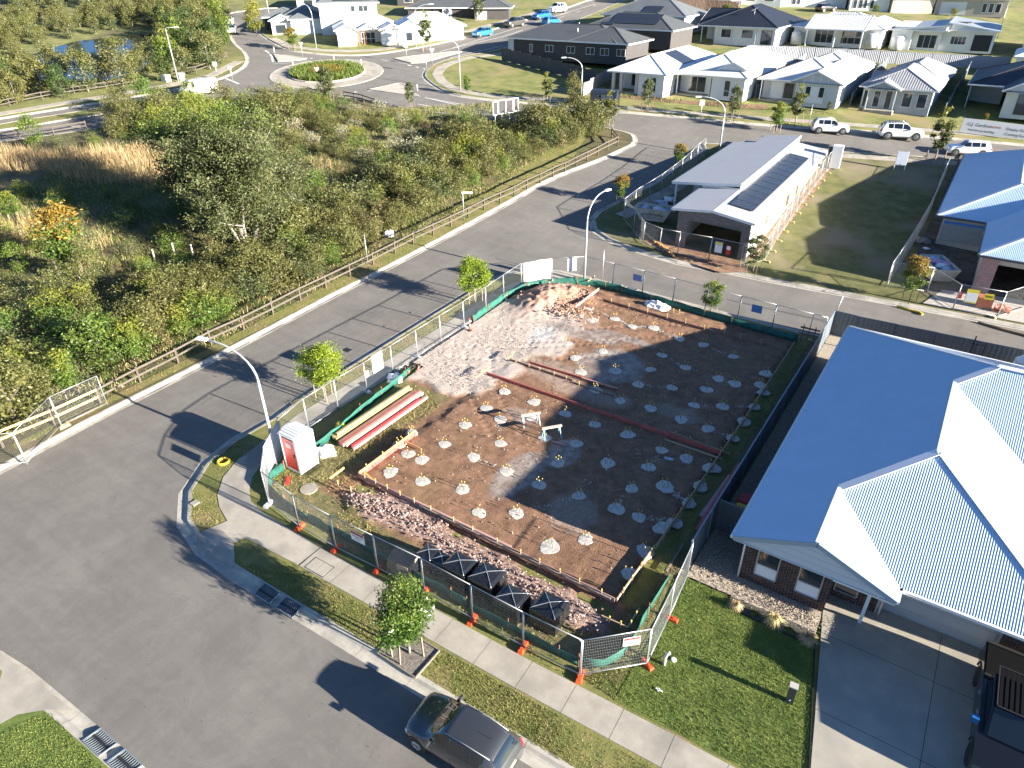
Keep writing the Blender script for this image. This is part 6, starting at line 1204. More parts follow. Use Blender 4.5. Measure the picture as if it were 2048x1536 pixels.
wood([(0, 120), (40, 118), (60, 98), (110, 84), (200, 70), (330, 52), (320, 40), (250, 42), (140, 45), (0, 60)], 3.4, ['wood', 'wood2', 'wood'], .5, .95, 32)
wood([(-60, 30), (100, 28), (200, 20), (330, 12), (430, 6), (430, -14), (-60, -14)], 5.5, ['wood', 'wood2', 'wood4'], .8, 1.3, 33)
wood([(-60, 215), (-5, 222), (0, 165), (-60, 160)], 4, ['wood', 'wood2'], .8, 1.2, 34)
MK = [('the timber tree guard', XY(295, 665)), ('the short dark rail fence', XY(690, 225)), ('the blank sign frames', XY(1010, 262)), ('the great gum', XY(500, 500)), ('the bare bent street sign', XY(928, 441)), ('the plain post in the post fence', XY(737, 539)), ('the orange tinted tree', XY(155, 560)), ('the feathery green tree', XY(215, 735)), ('the straw grass clearing', XY(200, 350)), ('the white dumped bag', XY(778, 471)), ('the corner end of the post fence', XY(1215, 285)), ('the yellow railed fence end', XY(60, 850)), ('the left photo border', XY(5, 600)), ('the lone dark tree by the dual road', XY(72, 296)), ('the middle of the scrub', XY(820, 350)), ('the burnt log', XY(420, 500)), ('the start of the post fence', XY(280, 745)), ('the roundabout', XY(650, 200)), ('the pale flowering patch', XY(760, 270))]
for k, (lab, g_) in SHL.items(): name_by_place([o for o in COL.objects if o.get('group') == g_ and o.location.z > -20], {'olive': 'olive shrub', 'green': 'leafy green shrub', 'dark': 'dark green shrub', 'pale': 'pale flowering shrub', 'low': 'low grey green shrub', 'brown': 'brownish dry shrub'}[k], MK)
MW_ = [('the far left end of the pond', XY(50, 128)), ('the tall lamp by the pond fence', XY(357, 170)), ('the bend of the turning street', XY(470, 110)), ('the top left corner', XY(20, 20)), ('the far strip of water', XY(330, 30)), ('the middle of the pond shore', XY(180, 165)), ('the near left rail fence', XY(40, 210)), ('the right end of the pond', XY(300, 130)), ('the parked white cars', XY(445, 50)), ('the grassy bank above the pond', XY(160, 70)), ('the top border', XY(300, 5)), ('the two white boxes', XY(330, 155))]
for k, (lab, g_) in WL.items(): name_by_place([o for o in COL.objects if o.get('group') == g_ and o.location.z > -20], {'wood': 'olive wood tree', 'wood2': 'grey green gum', 'wood3': 'fresh green wood tree', 'wood4': 'dark wood tree'}[k], MW_)
for k in PT: kill(PT[k])
for l in SH.values():
    for p in l: kill(p)
# ---- bed of the near tree
b = XY(819, 1306)
bed = [(b[0]-.9, b[1]-.75), (b[0]+.95, b[1]-.75), (b[0]+.95, b[1]+.62), (b[0]-.9, b[1]+.62)]
sheet('mulch_bed', bed, mat('grey_mulch', (.09, .075, .06), .95, c2=(.25, .22, .19), scale=12, bump=1, bscale=20), LAND+.02, kind='structure')
for i, (p, q) in enumerate(zip(bed, bed[1:]+bed[:1])): m = MB(); m.bar((*p, LAND+.03), (*q, LAND+.03), .05, .08); o = m.build('bed_edge', MATS['weathered_timber']); o['kind'] = 'structure'
for i, (dx, dy) in enumerate(((-.6, -.35), (-.35, -.55), (.1, -.62), (.62, .1))):
    m = MB(); m.bar((0, 0, 0), (.05*(-1)**i, .03, 1.05), .05); mono('tree_stake', m, MATS['stake_brown'], 'wooden stake in the mulch bed, %s of four round the glossy tree' % ('leftmost', 'second from the left', 'third from the left', 'rightmost')[i], 'stake', (b[0]+dx, b[1]+dy, .12))
tri = X([(1822, 325), (1862, 312), (1892, 323), (1885, 335), (1840, 332)]); sheet('mulch_bed', tri, MATS['grey_mulch'], LAND+.03, kind='structure')
# ---- grasses
BM_ = [XY(*p) for p in [(0, 300), (110, 312), (260, 300), (365, 290), (372, 380), (300, 372), (180, 372), (80, 345), (0, 345)]]
grass('straw_grass', [BM_], 34, 1.15, .05, LM['straw'], .1, .35); tag(COL.objects['straw_grass'], 'tall pale straw grass filling the clearing left of the gums', 'grass')
grass('straw_grass', [[XY(*p) for p in [(0, 455), (60, 440), (130, 470), (230, 490), (200, 510), (120, 508), (0, 500)]]], 34, 1.1, .05, LM['straw'], .1, .35)
grass('straw_grass', [[XY(*p) for p in q] for q in ([(0, 612), (90, 610), (120, 650), (60, 690), (0, 690)], [(620, 320), (700, 335), (690, 420), (640, 400)])], 14, .95, .05, LM['straw'], .1, .35)
for o in COL.objects:
    if o.name.startswith('straw_grass') and 'label' not in o: tag(o, 'tufts of pale straw grass between the shrubs at the left border' if o.name.endswith('2') else 'band of pale straw grass below the dark shaded trees', 'grass')
bushp = [tuple(p) for p in N_in[6:]]+[(-120, 10), (-80, -20), (-45, -18), (-34.2, -12)]
near_bush = [(-36, -16), (-35.2, -4), (-35.6, 8), (-36.2, 22), (-36.5, 36), (-38.5, 60), (-52, 62), (-75, 40), (-80, 10), (-60, -10)]
o = grass('ground_cover', [near_bush], 45, .3, .06, LM['green'], .08, 1.3, noise=.1); tag(o, 'green weeds covering the bushland floor', 'ground cover')
o = grass('dry_cover', [near_bush], 20, .45, .04, LM['straw'], .08, 1.1, noise=.2); tag(o, 'dry brown grass covering the bushland floor', 'ground cover')
M_BL = mat('blade_green', (.11, .15, .022), .7, c2=(.22, .24, .055), scale=1.3, island=.4, trans=.25); M_BLD = mat('blade_dry', (.17, .17, .035), .75, c2=(.33, .28, .10), scale=1.0, island=.35, trans=.2)
lawn = [(-1.3, -7.1), (12, -6.9), (4.95, -6.2), (3.75, .0), (3.72, -.9), (.75, -.82), (-1.2, -.78)]
lawn = [(-1.3, -7.45), (5.1, -7.25), (4.95, -6.2), (3.75, -.9), (.75, -.82), (-1.25, -.78), (-1.25, -5.4), (-2.6, -7.35)]
sheet('lawn', [(-1.3, -7.5), (5.1, -7.28), (4.95, -6.2), (3.78, -.86), (.75, -.8), (-1.3, -.75)], M_LAWN, LAND+.02, kind='structure')
tag(grass('lawn_grass', [lawn], 700, .065, .022, M_BL, LAND+.015, .9), 'thick green lawn before the brick house', 'grass')
vb = [(-17.6, -10.7), (-15.4, -9.45), (-4.8, -9.12), (5, -8.8), (5, -10.1), (-3, -10.4), (-11, -10.6)]
tag(grass('verge_grass', [vb], 420, .06, .022, M_BLD, LAND+.0, .9, holes=[bed], noise=.15), 'patchy turf of the near verge between kerb and footpath', 'grass')
tag(grass('verge_grass', [vb], 260, .06, .022, M_BL, LAND+.0, .9, holes=[bed], noise=.7), 'greener tufts of the near verge between kerb and footpath', 'grass')
va = [(-25.55, -1), (-24.3, -1), (-24.3, 19), (-25.6, 19)]; cv = X([(470, 880), (440, 905), (402, 940), (385, 975), (378, 1010), (384, 1060), (398, 1070), (452, 1048), (438, 1015), (436, 990), (450, 955), (480, 922), (515, 898)])
tag(grass('verge_grass', [va, cv], 300, .06, .025, M_BLD, LAND, .9, noise=.2), 'turf of the long street verge and the curved corner', 'grass')
nwv = [(-34.3, -12), (-34.6, 8), (-34.3, 22), (-33.9, 36), (-33.8, 46), (-38.3, 60), (-37.8, 40), (-36.3, 20), (-35.3, 0), (-34.9, -12)]
sheet('verge', nwv, M_TURF, LAND+.02, kind='structure')
tag(grass('verge_grass', [nwv], 150, .08, .035, M_BLD, LAND, .9), 'yellowish turf strip along the timber post fence', 'grass')
sg = [(-22.4, -2), (-20.9, -6.6), (-17, -7.5), (-2.6, -7.6), (-1.5, -6.3), (-1.5, 22), (-2.6, 22), (-2.7, -4.4), (-5, -6.2), (-13, -6.1), (-16.4, -5.2), (-17.6, -3.6), (-17.9, 3.5), (-19.5, 4.4), (-21.6, 4.5)]
tag(grass('site_weeds', [sg], 160, .09, .03, M_BLD, .17, 1.0, noise=.3), 'trampled weeds round the dug soil inside the fence', 'grass')
gl = X([(-40, 1500), (20, 1462), (97, 1430), (106, 1432), (150, 1480), (190, 1520), (240, 1580), (-40, 1600)]); tag(grass('lawn_grass', [gl], 650, .055, .022, M_BL, LAND, .9), 'bright green lawn on the bottom left corner block', 'grass')
pr = [tuple(p) for p in offset(pond, .8)]; 
# roundabout planting
tag(grass('low_planting', [circ(r2*.93)], 60, .65, .16, LM['green'], .2, .8), 'green planting ring on the roundabout', 'planting'); tag(grass('low_planting', [circ(r2*.45)], 70, .7, .14, LM['orange'], .2, .8), 'rusty orange planting at the heart of the roundabout', 'planting')
tag(grass('reeds', [[tuple(p) for p in offset(pond, -2.0)]], 8, .8, .12, LM['yellow'], .1, .5, holes=[[tuple(p) for p in pond]]), 'yellow green reeds edging the pond', 'reeds')
tag(grass('garden_plants', [[(-45, 70.7), (-36, 72.4), (-22, 76.4), (-14, 78.6), (-14, 80), (-33, 74.8), (-45, 72)]], 16, .45, .12, LM['olive'], LAND, .8, noise=.5), 'young garden plants before the display houses', 'plants')
def tuft(px, py, s, lab, m, n=260, xy=None):
    x, y = xy or XY(px, py, .15); r = np.random.default_rng(int(px)); a = r.uniform(0, 2*PI, n); l = r.uniform(.25, 1, n)*.5*s; w_ = .012; h = r.uniform(.3, .9, n)*s*.55
    B = np.stack([np.cos(a)*.06*s, np.sin(a)*.06*s, np.zeros(n)], 1); Md = np.stack([np.cos(a)*l*.6, np.sin(a)*l*.6, h], 1); C_ = np.stack([np.cos(a)*l*1.35, np.sin(a)*l*1.35, h*.45], 1); s_ = np.stack([-np.sin(a), np.cos(a), 0*a], 1)*w_
    V = np.stack([B-s_, B+s_, Md+s_*.8, Md-s_*.8, Md-s_*.8, Md+s_*.8, C_+s_*.2, C_-s_*.2], 1).reshape(-1, 3); o = link('grass_tuft', fast_mesh('grass_tuft', V, np.arange(len(V)).reshape(-1, 4), m), None, (x, y, T(x, y)+.15)); tag(o, lab, 'ornamental grass')
MS = mat('tuft_straw', (.45, .36, .17), .8, island=.3, trans=.2, c2=(.62, .5, .26), scale=2)
for px, py, s, lab, m in ((1470, 1214, .55, 'straw coloured grass tuft in the gravel bed, leftmost', MS), (1546, 1246, .8, 'straw coloured grass tuft in the gravel bed, middle and largest', MS), (1614, 1282, .7, 'straw coloured grass tuft beside the driveway edge', MS), (1508, 1228, .3, 'small green plant between the straw tufts, left', LM['green']), (1580, 1262, .3, 'small green plant between the straw tufts, right', LM['green'])): tuft(px, py, s, lab, m)
# ================================================================= FENCES, LAMPS, SIGNS, VEHICLES, SMALL THINGS
M_GALV = mat('galvanised', (.42, .43, .44), .4, metal=.6, var=.08); M_WIRE = mat('wire_grey', (.30, .31, .32), .5, metal=.4); M_ORA = mat('block_orange', (.62, .075, .02), .5, var=.1, scale=6); M_POLE = mat('pole_galv', (.46, .48, .50), .4, metal=.45)
def txt(s, size, m, parent, loc, rot, name='lettering', align='CENTER'):
    c = bpy.data.curves.new('t', 'FONT'); c.body = s; c.size = size; c.align_x = align; c.extrude = .002; o = bpy.data.objects.new('t', c); COL.objects.link(o)
    dg = bpy.context.evaluated_depsgraph_get(); me = bpy.data.meshes.new_from_object(o.evaluated_get(dg)); bpy.data.objects.remove(o); me.materials.clear(); me.materials.append(m)
    q = link(name, me, parent, loc); q.rotation_euler = rot; return q
# temporary fence panels: frame and welded wire
fr = MB(); HF = 2.0
for a, b in (((0.02, 0, 0), (0.02, 0, HF)), ((2.38, 0, 0), (2.38, 0, HF)), ((0.02, 0, HF), (2.38, 0, HF)), ((0.02, 0, .14), (2.38, 0, .14))): fr.tube([a, b], .021, 6)
fr_me = fr.mesh('frame', M_GALV); wi = MB()
for k in range(38): x = .06+k*.0605; wi.tube([(x, 0, .15), (x, 0, HF-.02)], .0022, 3, cap=False, sm=False)
for k in range(12): z = .2+k*.152; wi.tube([(.03, 0, z), (2.37, 0, z)], .0022, 3, cap=False, sm=False)
wi_me = wi.mesh('wire_mesh', M_WIRE)
def panel(a, b, lab, grp=None, h=.12, block=None, bcol=None):
    a, b = np.array(a, float), np.array(b, float); L_ = np.linalg.norm(b-a); r = thing('site_fence', lab, 'fence panel', (a[0], a[1], T(*a)+h), math.atan2(*(b-a)[::-1]), grp); r.scale = (L_/2.4, 1, 1)
    r.rotation_euler = (0, -math.atan2(T(*b)-T(*a), L_), math.atan2(*(b-a)[::-1]))
    link('frame', fr_me, r); w_ = link('wire_mesh', wi_me, r); w_['kind'] = 'stuff'; return r
fb = MB(); fb.hexa([(-.11, -.3, 0), (.11, -.3, 0), (.11, .3, 0), (-.11, .3, 0), (-.085, -.26, .13), (.085, -.26, .13), (.085, .26, .13), (-.085, .26, .13)]); fb.box(-.05, .05, -.2, -.08, .13, .16); fb.box(-.05, .05, .08, .2, .13, .16); fb_me = fb.mesh('fence_block', M_ORA)
fbw = fb.mesh('fence_block', M_BAG); fby = fb.mesh('fence_block', mat('block_yellow', (.42, .34, .13), .6))
def block(x, y, lab, me=fb_me, rz=0.0, grp=None, h=.12):
    o = link('fence_block', me, None, (x, y, T(x, y)+h)); o.rotation_euler = (0, 0, rz); return tag(o, lab, 'fence foot', grp)
NTH = ['first', 'second', 'third', 'fourth', 'fifth', 'sixth', 'seventh', 'eighth', 'ninth', 'tenth', 'eleventh', 'twelfth']
F1 = [(-2.74, -7.35), (-5.1, -7.47), (-7.43, -7.5), (-9.87, -7.5), (-12.33, -7.62), (-14.69, -7.75), (-17.06, -7.73), (-19.5, -7.45), (-20.9, -6.2)]
for i in range(8):
    panel(F1[i+1], F1[i], '%s wire fence panel along the near footpath counted from the corner panel' % NTH[i])
    if i: block(F1[i][0], F1[i][1], ('white wrapped' if i > 6 else 'orange')+' fence foot on the near footpath side, %s from the corner' % NTH[i], fbw if i > 6 else fb_me, .15)
panel(F1[0], (-.95, -5.6), 'slanting corner fence panel carrying the white warning sign'); block(-2.74, -7.35, 'orange fence foot at the left end of the corner panel', fb_me, .3); block(-.95, -5.6, 'orange fence foot at the right end of the corner panel', fb_me, 1.2)
panel((-.95, -5.6), (-1.1, -3.2), 'wire fence panel along the lawn, nearest the corner panel'); panel((-1.1, -3.2), (-1.3, -.8), 'wire fence panel along the lawn ending at the boundary fence'); block(-1.02, -3.2, 'orange fence foot on the lawn between two panels', fb_me, 1.6)
F2 = [(-20.9, -6.2), (-22.2, -4.2), (-22.6, -2.2), (-22.7, .1), (-22.65, 2.4), (-22.75, 4.8), (-22.8, 7.2), (-22.8, 9.6), (-22.75, 12.1), (-22.8, 14.8), (-22.9, 17.2), (-22.9, 19.6)]
for i in range(11): panel(F2[i], F2[i+1], '%s wire fence panel along the long street counted from the toilet corner' % NTH[i])
for i in (2, 4, 6, 8, 10): block(*F2[i], 'pale fence foot below the long street panels, %s from the toilet corner' % NTH[i], fbw, 1.5)
F3 = [(-22.9, 19.6), (-21.4, 21.6), (-19.4, 23.3), (-17.0, 23.35), (-14.55, 23.4), (-12.1, 23.4), (-9.6, 23.3), (-7.2, 23.2), (-4.8, 23.2), (-2.4, 23.15), (-1.5, 23.1)]
for i in range(10): panel(F3[i], F3[i+1], '%s wire fence panel along the back street counted from the white sheet' % NTH[i])
for i in (3, 4, 6, 8): block(*F3[i], 'pale fence foot below the back street panels, %s from the left' % NTH[i], fbw, 1.5)
F4 = [(-22.3, 36.0), (-20.4, 34.1), (-18.6, 32.2), (-16.8, 31.6), (-15.2, 31.75), (-12.6, 32.1), (-10.0, 32.2), (-8.7, 34.4), (-8.9, 36.7), (-9.1, 39.1), (-9.2, 41.4), (-9.3, 43.8), (-9.4, 46.2), (-9.5, 48.6), (-9.55, 51.0), (-9.6, 53.4), (-9.6, 55.8), (-9.6, 58.2), (-9.5, 60.6)]
for i in range(18):
    nm = ('%s wire fence panel before the open brick garage, from the left' % NTH[i]) if i < 6 else ('%s wire fence panel along the white side wall, from the street' % NTH[i-6] if i < 18 else 'wire fence panel beside the white side wall')
    panel(F4[i], F4[i+1], nm)
    if i > 6: block(F4[i][0]+.2, F4[i][1], 'yellow fence foot along the white side wall, %s from the street' % NTH[i-7], fby, 1.5)
F5 = [(-22.3, 36.0), (-22.35, 38.6), (-22.1, 41.2), (-21.95, 43.7), (-21.9, 46.2), (-21.9, 48.7), (-22.0, 51.2), (-22.2, 53.7), (-22.3, 56.2)]
for i in range(8): panel(F5[i], F5[i+1], '%s wire fence panel between skip bin and curved verge, from the left corner' % NTH[i])
F6 = [(.5, 34.9), (.65, 37.4), (.75, 39.8), (.85, 42.2), (.95, 44.6), (1.0, 47), (1.1, 49.4), (1.1, 51.8), (1.1, 54.2), (1.0, 56.6), (1.0, 59), (1.0, 61.4), (1.0, 63.8)]
for i in range(12): panel(F6[i], F6[i+1], '%s leaning fence panel beside the empty grass lot, from the street' % NTH[i])
for a, b, lab in (((.5, 34.9), (3.2, 35.5), 'wire panel behind the staked tree by the bin of pink bags'), ((3.2, 35.5), (5.15, 33.4), 'slanting wire panel in front of the bin of pink bags'), ((5.15, 33.4), (7.9, 33.75), 'wire panel carrying the yellow edged site notice'), ((7.9, 33.75), (9.6, 36.6), 'open wire panel at the right photo border')): panel(a, b, lab)
block(7.6, 33.7, 'yellow fence foot on the gravel at the right border', fby, 1.0)
F7 = [(-32.4, -12.3), (-34.3, -9.6), (-34.35, -6.95)]
panel((-35.2, -14.8), F7[0], 'tilted fence panel at the left border behind the kerb'); panel(F7[0], F7[1], 'fence panel standing before the new yellow rails, left'); panel(F7[1], F7[2], 'fence panel standing before the new yellow rails, right'); block(-34.2, -9.5, 'yellow fence foot between the two left panels', fby, 0)
# sheets and signs on the panels
def sign(lab, base, rz, w_, h_, z, m, words=(), posts=False, cat='sign', hz=.12, sub=None, tm=None):
    r = thing('sign', lab, cat, (base[0], base[1], T(*base)+hz), rz)
    b = MB(); b.box(-w_/2, w_/2, -.03, -.012, z, z+h_); b.build('board', m, r)
    for s, size, zz, mm in words: txt(s, size, mm or BLK, r, (0, -.034, zz), (PI/2, 0, 0))
    if sub: [sub(r)]
    if posts:
        for x in (-w_/2, w_/2): p = MB(); p.box(x-.03, x+.03, -.011, .04, 0, z+h_+.03); p.build('post', M_WHT, r)
    return r
M_SGN = mat('sign_white', (.78, .78, .77), .5); M_RED = mat('sign_red', (.5, .03, .02), .5); M_YEL = mat('sign_yellow', (.72, .60, .05), .5); M_BLU = mat('sign_blue', (.10, .22, .45), .5, var=.1)
def band(col, z0, z1, w_): return lambda r: MB().box(-w_/2+.02, w_/2-.02, -.036, -.0305, z0, z1).build('print_band', col, r)
ang = lambda a, b: math.atan2(b[1]-a[1], b[0]-a[0])
sign('white warning sign with red header hung on the corner panel', (-1.45, -6.1), ang((-2.74, -7.35), (-.95, -5.6)), .62, .42, 1.35, M_SGN, [('WARNING', .1, 1.66, M_SGN), ('CONSTRUCTION SITE', .05, 1.53, BLK), ('AUTHORISED PERSONS ONLY', .035, 1.45, BLK)], sub=band(M_RED, 1.64, 1.75, .62))
sign('white notice with red header on the panel before the small packs', (-13.2, -7.66), 0.03, .75, .5, 1.2, M_SGN, [('WARNING', .1, 1.6, M_SGN), ('CONSTRUCTION SITE', .06, 1.45, BLK), ('KEEP OUT', .07, 1.32, BLK)], sub=band(M_RED, 1.57, 1.69, .75))
sign('white notice with dark header on the toilet corner panel', (-20.4, -6.65), ang((-20.9, -6.2), (-19.5, -7.45)), .6, .6, 1.2, M_SGN, [('DANGER', .1, 1.68, M_SGN), ('NO ENTRY', .08, 1.5, BLK)], sub=band(M_RED, 1.65, 1.79, .6))
def banner(lab, pts, h, m, name='fence_sheet', z0=.15):
    pl = spline([np.array(p) for p in pts], .3); c = pl[0]; V = []; Q = []
    for i, p in enumerate(pl):
        for z in (0, .33, .66, 1): V.append((p[0]-c[0]+.02*math.sin(i*1.7+z*4), p[1]-c[1]+.03*math.sin(i*.9+z*3), T(*p)-T(*c)+z*h*(1+.02*math.sin(i))))
    for i in range(len(pl)-1):
        for k in range(3): Q.append((i*4+k, (i+1)*4+k, (i+1)*4+k+1, i*4+k+1))
    o = link(name, fast_mesh(name, V, Q, m, smooth=True), None, (c[0], c[1], T(*c)+.12+z0)); md = o.modifiers.new('s', 'SOLIDIFY'); md.thickness = .006; return tag(o, lab, 'sheet')
banner('white sheet tied round the fence corner at the toilet', [(-20.95, -6.15), (-21.6, -5.2), (-22.25, -4.25)], 1.75, mat('sheet_white', (.74, .74, .75), .7, var=.03)); banner('blank white sheet on the panel at the far street corner', [(-22.85, 19.7), (-22.1, 20.6), (-21.45, 21.55)], 1.8, MATS['sheet_white'])
sign('tall blank white sign on a panel beside the gravel entry', (-22.72, 3.6), -PI/2+.02, .9, 1.2, .85, M_SGN); sign('small blank white sign left of the tall blank one', (-22.72, 2.6+.0), -PI/2, .35, .4, .9, M_SGN)
sign('blank white sign on the panel right of the blank sheet', (-20.2, 22.6), ang((-21.4, 21.6), (-19.4, 23.3)), .7, 1.0, .9, M_SGN); sign('faded blue sign on the back fence, left of two', (-15.0, 23.34), 0, .7, .5, 1.1, M_BLU); sign('faded blue sign on the back fence, right of two', (-6.0, 23.16), 0, .7, .55, 1.1, M_BLU)
sign('yellow edged site notice on the panel by the brick stack', (6.0, 33.45), .13, .75, 1.0, .8, M_YEL, sub=lambda r: MB().box(-.34, .34, -.036, -.0305, .88, 1.55).build('notice', M_SGN, r)); sign('small yellow sign reading TPM on the orange brick stack', (7.0, 33.6), .13, .55, .42, 1.25, M_YEL, [('TPM', .24, 1.38, BLK)])
sign('white and yellow notice before the open brick garage, left of two', (-11.9, 32.02), .04, .6, .9, .9, M_SGN, [('SITE SAFETY', .08, 1.5, BLK)], sub=band(M_YEL, 1.6, 1.78, .6)); sign('round white and red notice before the open brick garage, right of two', (-11.1, 32.08), .04, .4, .75, .9, M_RED, sub=lambda r: MB().tube([(0, -.04, 1.45), (0, -.0305, 1.45)], .17, 16).build('disc', M_SGN, r))
sign('red sticker sign beside the skip bin front', (5.3, 34.6), .1, .3, .5, .5, M_RED, [('2', .2, .8, M_SGN)])
s_ = XY(1797, 342); sign('grey blank sign board on two white posts on the empty lot', s_, .35, 1.05, 1.4, .5, mat('sign_grey', (.30, .34, .42), .5), posts=True)
# sponsor banner on the display lot fence
bp0, bp1 = np.array(XY(1917, 268)), np.array(XY(2075, 288)); rzb = ang(bp0, bp1); lb = np.linalg.norm(bp1-bp0)
r = thing('banner', 'long white building company banner on the fence of the black roofed display house', 'banner', (bp0[0], bp0[1], T(*bp0)+.1), rzb); r.rotation_euler = (0, -math.atan2(T(*bp1)-T(*bp0), lb), rzb)
b = MB(); b.box(0, lb, -.02, 0, .15, 1.75); b.build('banner_sheet', mat('banner_cloth', (.66, .66, .67), .7), r); k_ = lb/158
txt('G.J. Gardner.', .5, mat('ink_grey', (.09, .09, .10), .6), r, (k_*36, -.024, 1.0), (PI/2, 0, 0)); txt('HOMES', .32, M_RED, r, (k_*68, -.024, 1.02), (PI/2, 0, 0)); txt('Feel the joy building', .34, MATS['ink_grey'], r, (k_*42, -.024, .45), (PI/2, 0, 0)); txt('Display Home', .42, MATS['ink_grey'], r, (k_*112, -.024, .98), (PI/2, 0, 0)); txt('Coming Soon', .42, MATS['ink_grey'], r, (k_*112, -.024, .42), (PI/2, 0, 0))
for i in range(6): p = MB(); p.box(lb*i/5-.02, lb*i/5+.02, .005, .04, 0, 1.85); p.build('post', M_GALV, r)
# blank frames in the scrub
f0 = XY(1012, 262); r = thing('billboard', 'row of blank dark panels in white frames rising from the scrub', 'sign', (f0[0], f0[1], T(*f0)), ang(XY(990, 250), XY(1030, 250))+.5)
for i, (x0, x1, z1) in enumerate(((-1.7, -1.1, 3.5), (-1.0, .0, 3.6), (.02, 1.0, 3.6), (1.1, 1.7, 3.7))):
    p = MB(); p.box(x0, x1, 0, .04, z1-1.5, z1); p.build('panel', BLK, r); p = MB()
    for a, b in (((x0, 0, z1-1.5), (x0, 0, z1)), ((x1, 0, z1-1.5), (x1, 0, z1)), ((x0, 0, z1), (x1, 0, z1)), ((x0, 0, z1-1.5), (x1, 0, z1-1.5))): p.bar(np.array(a)+[0, -.01, 0], np.array(b)+[0, -.01, 0], .08)
    p.build('frame', M_WHT, r); p = MB(); p.box((x0+x1)/2-.03, (x0+x1)/2+.03, .05, .1, 0, z1-1.4); p.build('post', M_WHT, r)
# ---- ribbed metal boundary fences
def ribbed(lab, pts, h, m, seg=2.37, name='boundary_fence', cap=None, hz=.1):
    pl = [np.array(p, float) for p in pts]; c = pl[0]; r = thing(name, lab, 'fence', (c[0], c[1], T(*c)+hz)); cap = cap or m
    for a, b in zip(pl, pl[1:]):
        L_ = np.linalg.norm(b-a); n = max(1, round(L_/seg)); d = (b-a)/L_; nn = np.array([-d[1], d[0]])
        for i in range(n):
            p0 = a+d*L_*i/n; V = []; Q = []; w_ = L_/n; k = max(2, int(w_/.065)); z0 = T(*(p0+d*w_/2))-T(*c)
            for j in range(k+1):
                q = p0+d*w_*j/k+nn*(.016 if (j//2) % 2 else -.016)
                for z in (0.02, h-.04): V.append((q[0]-c[0], q[1]-c[1], z0+z))
            for j in range(k): Q.append((2*j, 2*j+2, 2*j+3, 2*j+1))
            o = link('panel', fast_mesh('panel', V, Q, m), r)
            tr_ = MB(); p1 = p0+d*w_; e0, e1 = (*(p0-c[:2]), z0+h-.02), (*(p1-c[:2]), z0+h-.02); tr_.bar(e0, e1, .05, .05); tr_.build('rail', cap, r)
            ps = MB(); ps.bar((*(p0-c[:2]), z0-.1), (*(p0-c[:2]), z0+h+.005), .06); ps.build('post', cap, r)
    return r
M_CB = mat('fence_slate', (.10, .12, .14), .5, var=.06); M_CBL = mat('fence_pale', (.30, .31, .34), .5, var=.06); M_CBD = mat('fence_charcoal', (.055, .058, .06), .6, var=.06)
ribbed('slate ribbed metal fence between building site and big house', [(-1.42, -.5), (-1.38, 24.9)], 1.8, M_CB, cap=mat('fence_rail_blue', (.22, .28, .36), .5)); ribbed('slate ribbed fence turning behind the big house', [(-1.38, 24.95), (.1, 24.9), (16, 26)], 1.8, M_CB)
ribbed('short ribbed fence closing the side passage by the brick wall', [(-1.35, 2.6), (.48, 2.6)], 1.75, M_CB); 
ribbed('pale ribbed fence behind the four display houses', [(-33.6, 103.2), (-26, 106.8), (-14.5, 110.6), (-2.5, 114.6), (3, 116.4)], 1.8, M_CBL); ribbed('charcoal fence along the empty lot below the long dark house', [XY(1004, 122), XY(1100, 147), XY(1195, 172)], 1.9, M_CBD)
ribbed('grey timber paling fence beside the stone pillar house', [XY(1166, 196), XY(1192, 178), XY(1222, 160)], 1.7, mat('paling_grey', (.24, .22, .20), .8, var=.12)); ribbed('brown fence at the top behind the small yellowish tree', [XY(1350, 26), XY(1410, 27), XY(1478, 30)], 2.4, mat('paling_brown', (.12, .075, .055), .8, var=.12))
for i, (a, b, lab) in enumerate((((-34.9, 77.5), (-34.7, 100), 'side fence between first and second display house'), ((-24.75, 81), (-24.2, 104), 'side fence between second and third display house'), ((-13.0, 84), (-12.9, 108), 'side fence between third and fourth display house'), ((-2.0, 85), (-1.9, 112), 'side fence right of the grey walled house'))): ribbed(lab, [a, b], 1.7, M_CB)
ribbed('pale ribbed fence piece beside the dark hip house and grass bank', [XY(886, 40), XY(955, 26)], 1.8, M_CBL)
# ---- timber post and rail fences
def rails(lab, pts, h=1.05, m=None, seg=None, nrail=2, newfrom=None, w_=.12, hz=.12, name='post_and_rail_fence', jit=.02):
    pl = [np.array(p, float) for p in pts]
    if seg: 
        q = spline(pl, .3); L_ = [0]; 
        for i in range(1, len(q)): L_.append(L_[-1]+np.linalg.norm(q[i]-q[i-1]))
        n = max(1, round(L_[-1]/seg)); pl = [q[min(len(q)-1, int(np.searchsorted(L_, L_[-1]*i/n)))] for i in range(n+1)]
    c = pl[0]; m = m or M_GREYT; r = thing(name, lab, 'fence', (c[0], c[1], T(*c)+hz)); loc = lambda p, z: (p[0]-c[0], p[1]-c[1], T(*p)-T(*c)+z)
    for i, p in enumerate(pl):
        b = MB(); l = random.uniform(-jit, jit); b.bar(loc(p, -.2), np.array(loc(p, h+.08+random.uniform(-.03, .03)))+[l, l, 0], w_, w_); b.build('post', MATS['post_dark'], r)
        if i+1 < len(pl):
            for k in range(nrail):
                z = h-.06-k*.46; t = (pl[i+1]-p)/np.linalg.norm(pl[i+1]-p); n2 = np.array([t[1], -t[0]])*(w_*.42); mm = MATS['rail_new'] if newfrom is not None and i < newfrom else m
                b = MB(); b.bar(loc(p+n2, z+random.uniform(-.015, .015)), loc(pl[i+1]+n2, z+random.uniform(-.015, .015)), .05, .13); b.build('rail', mm, r)
    return r
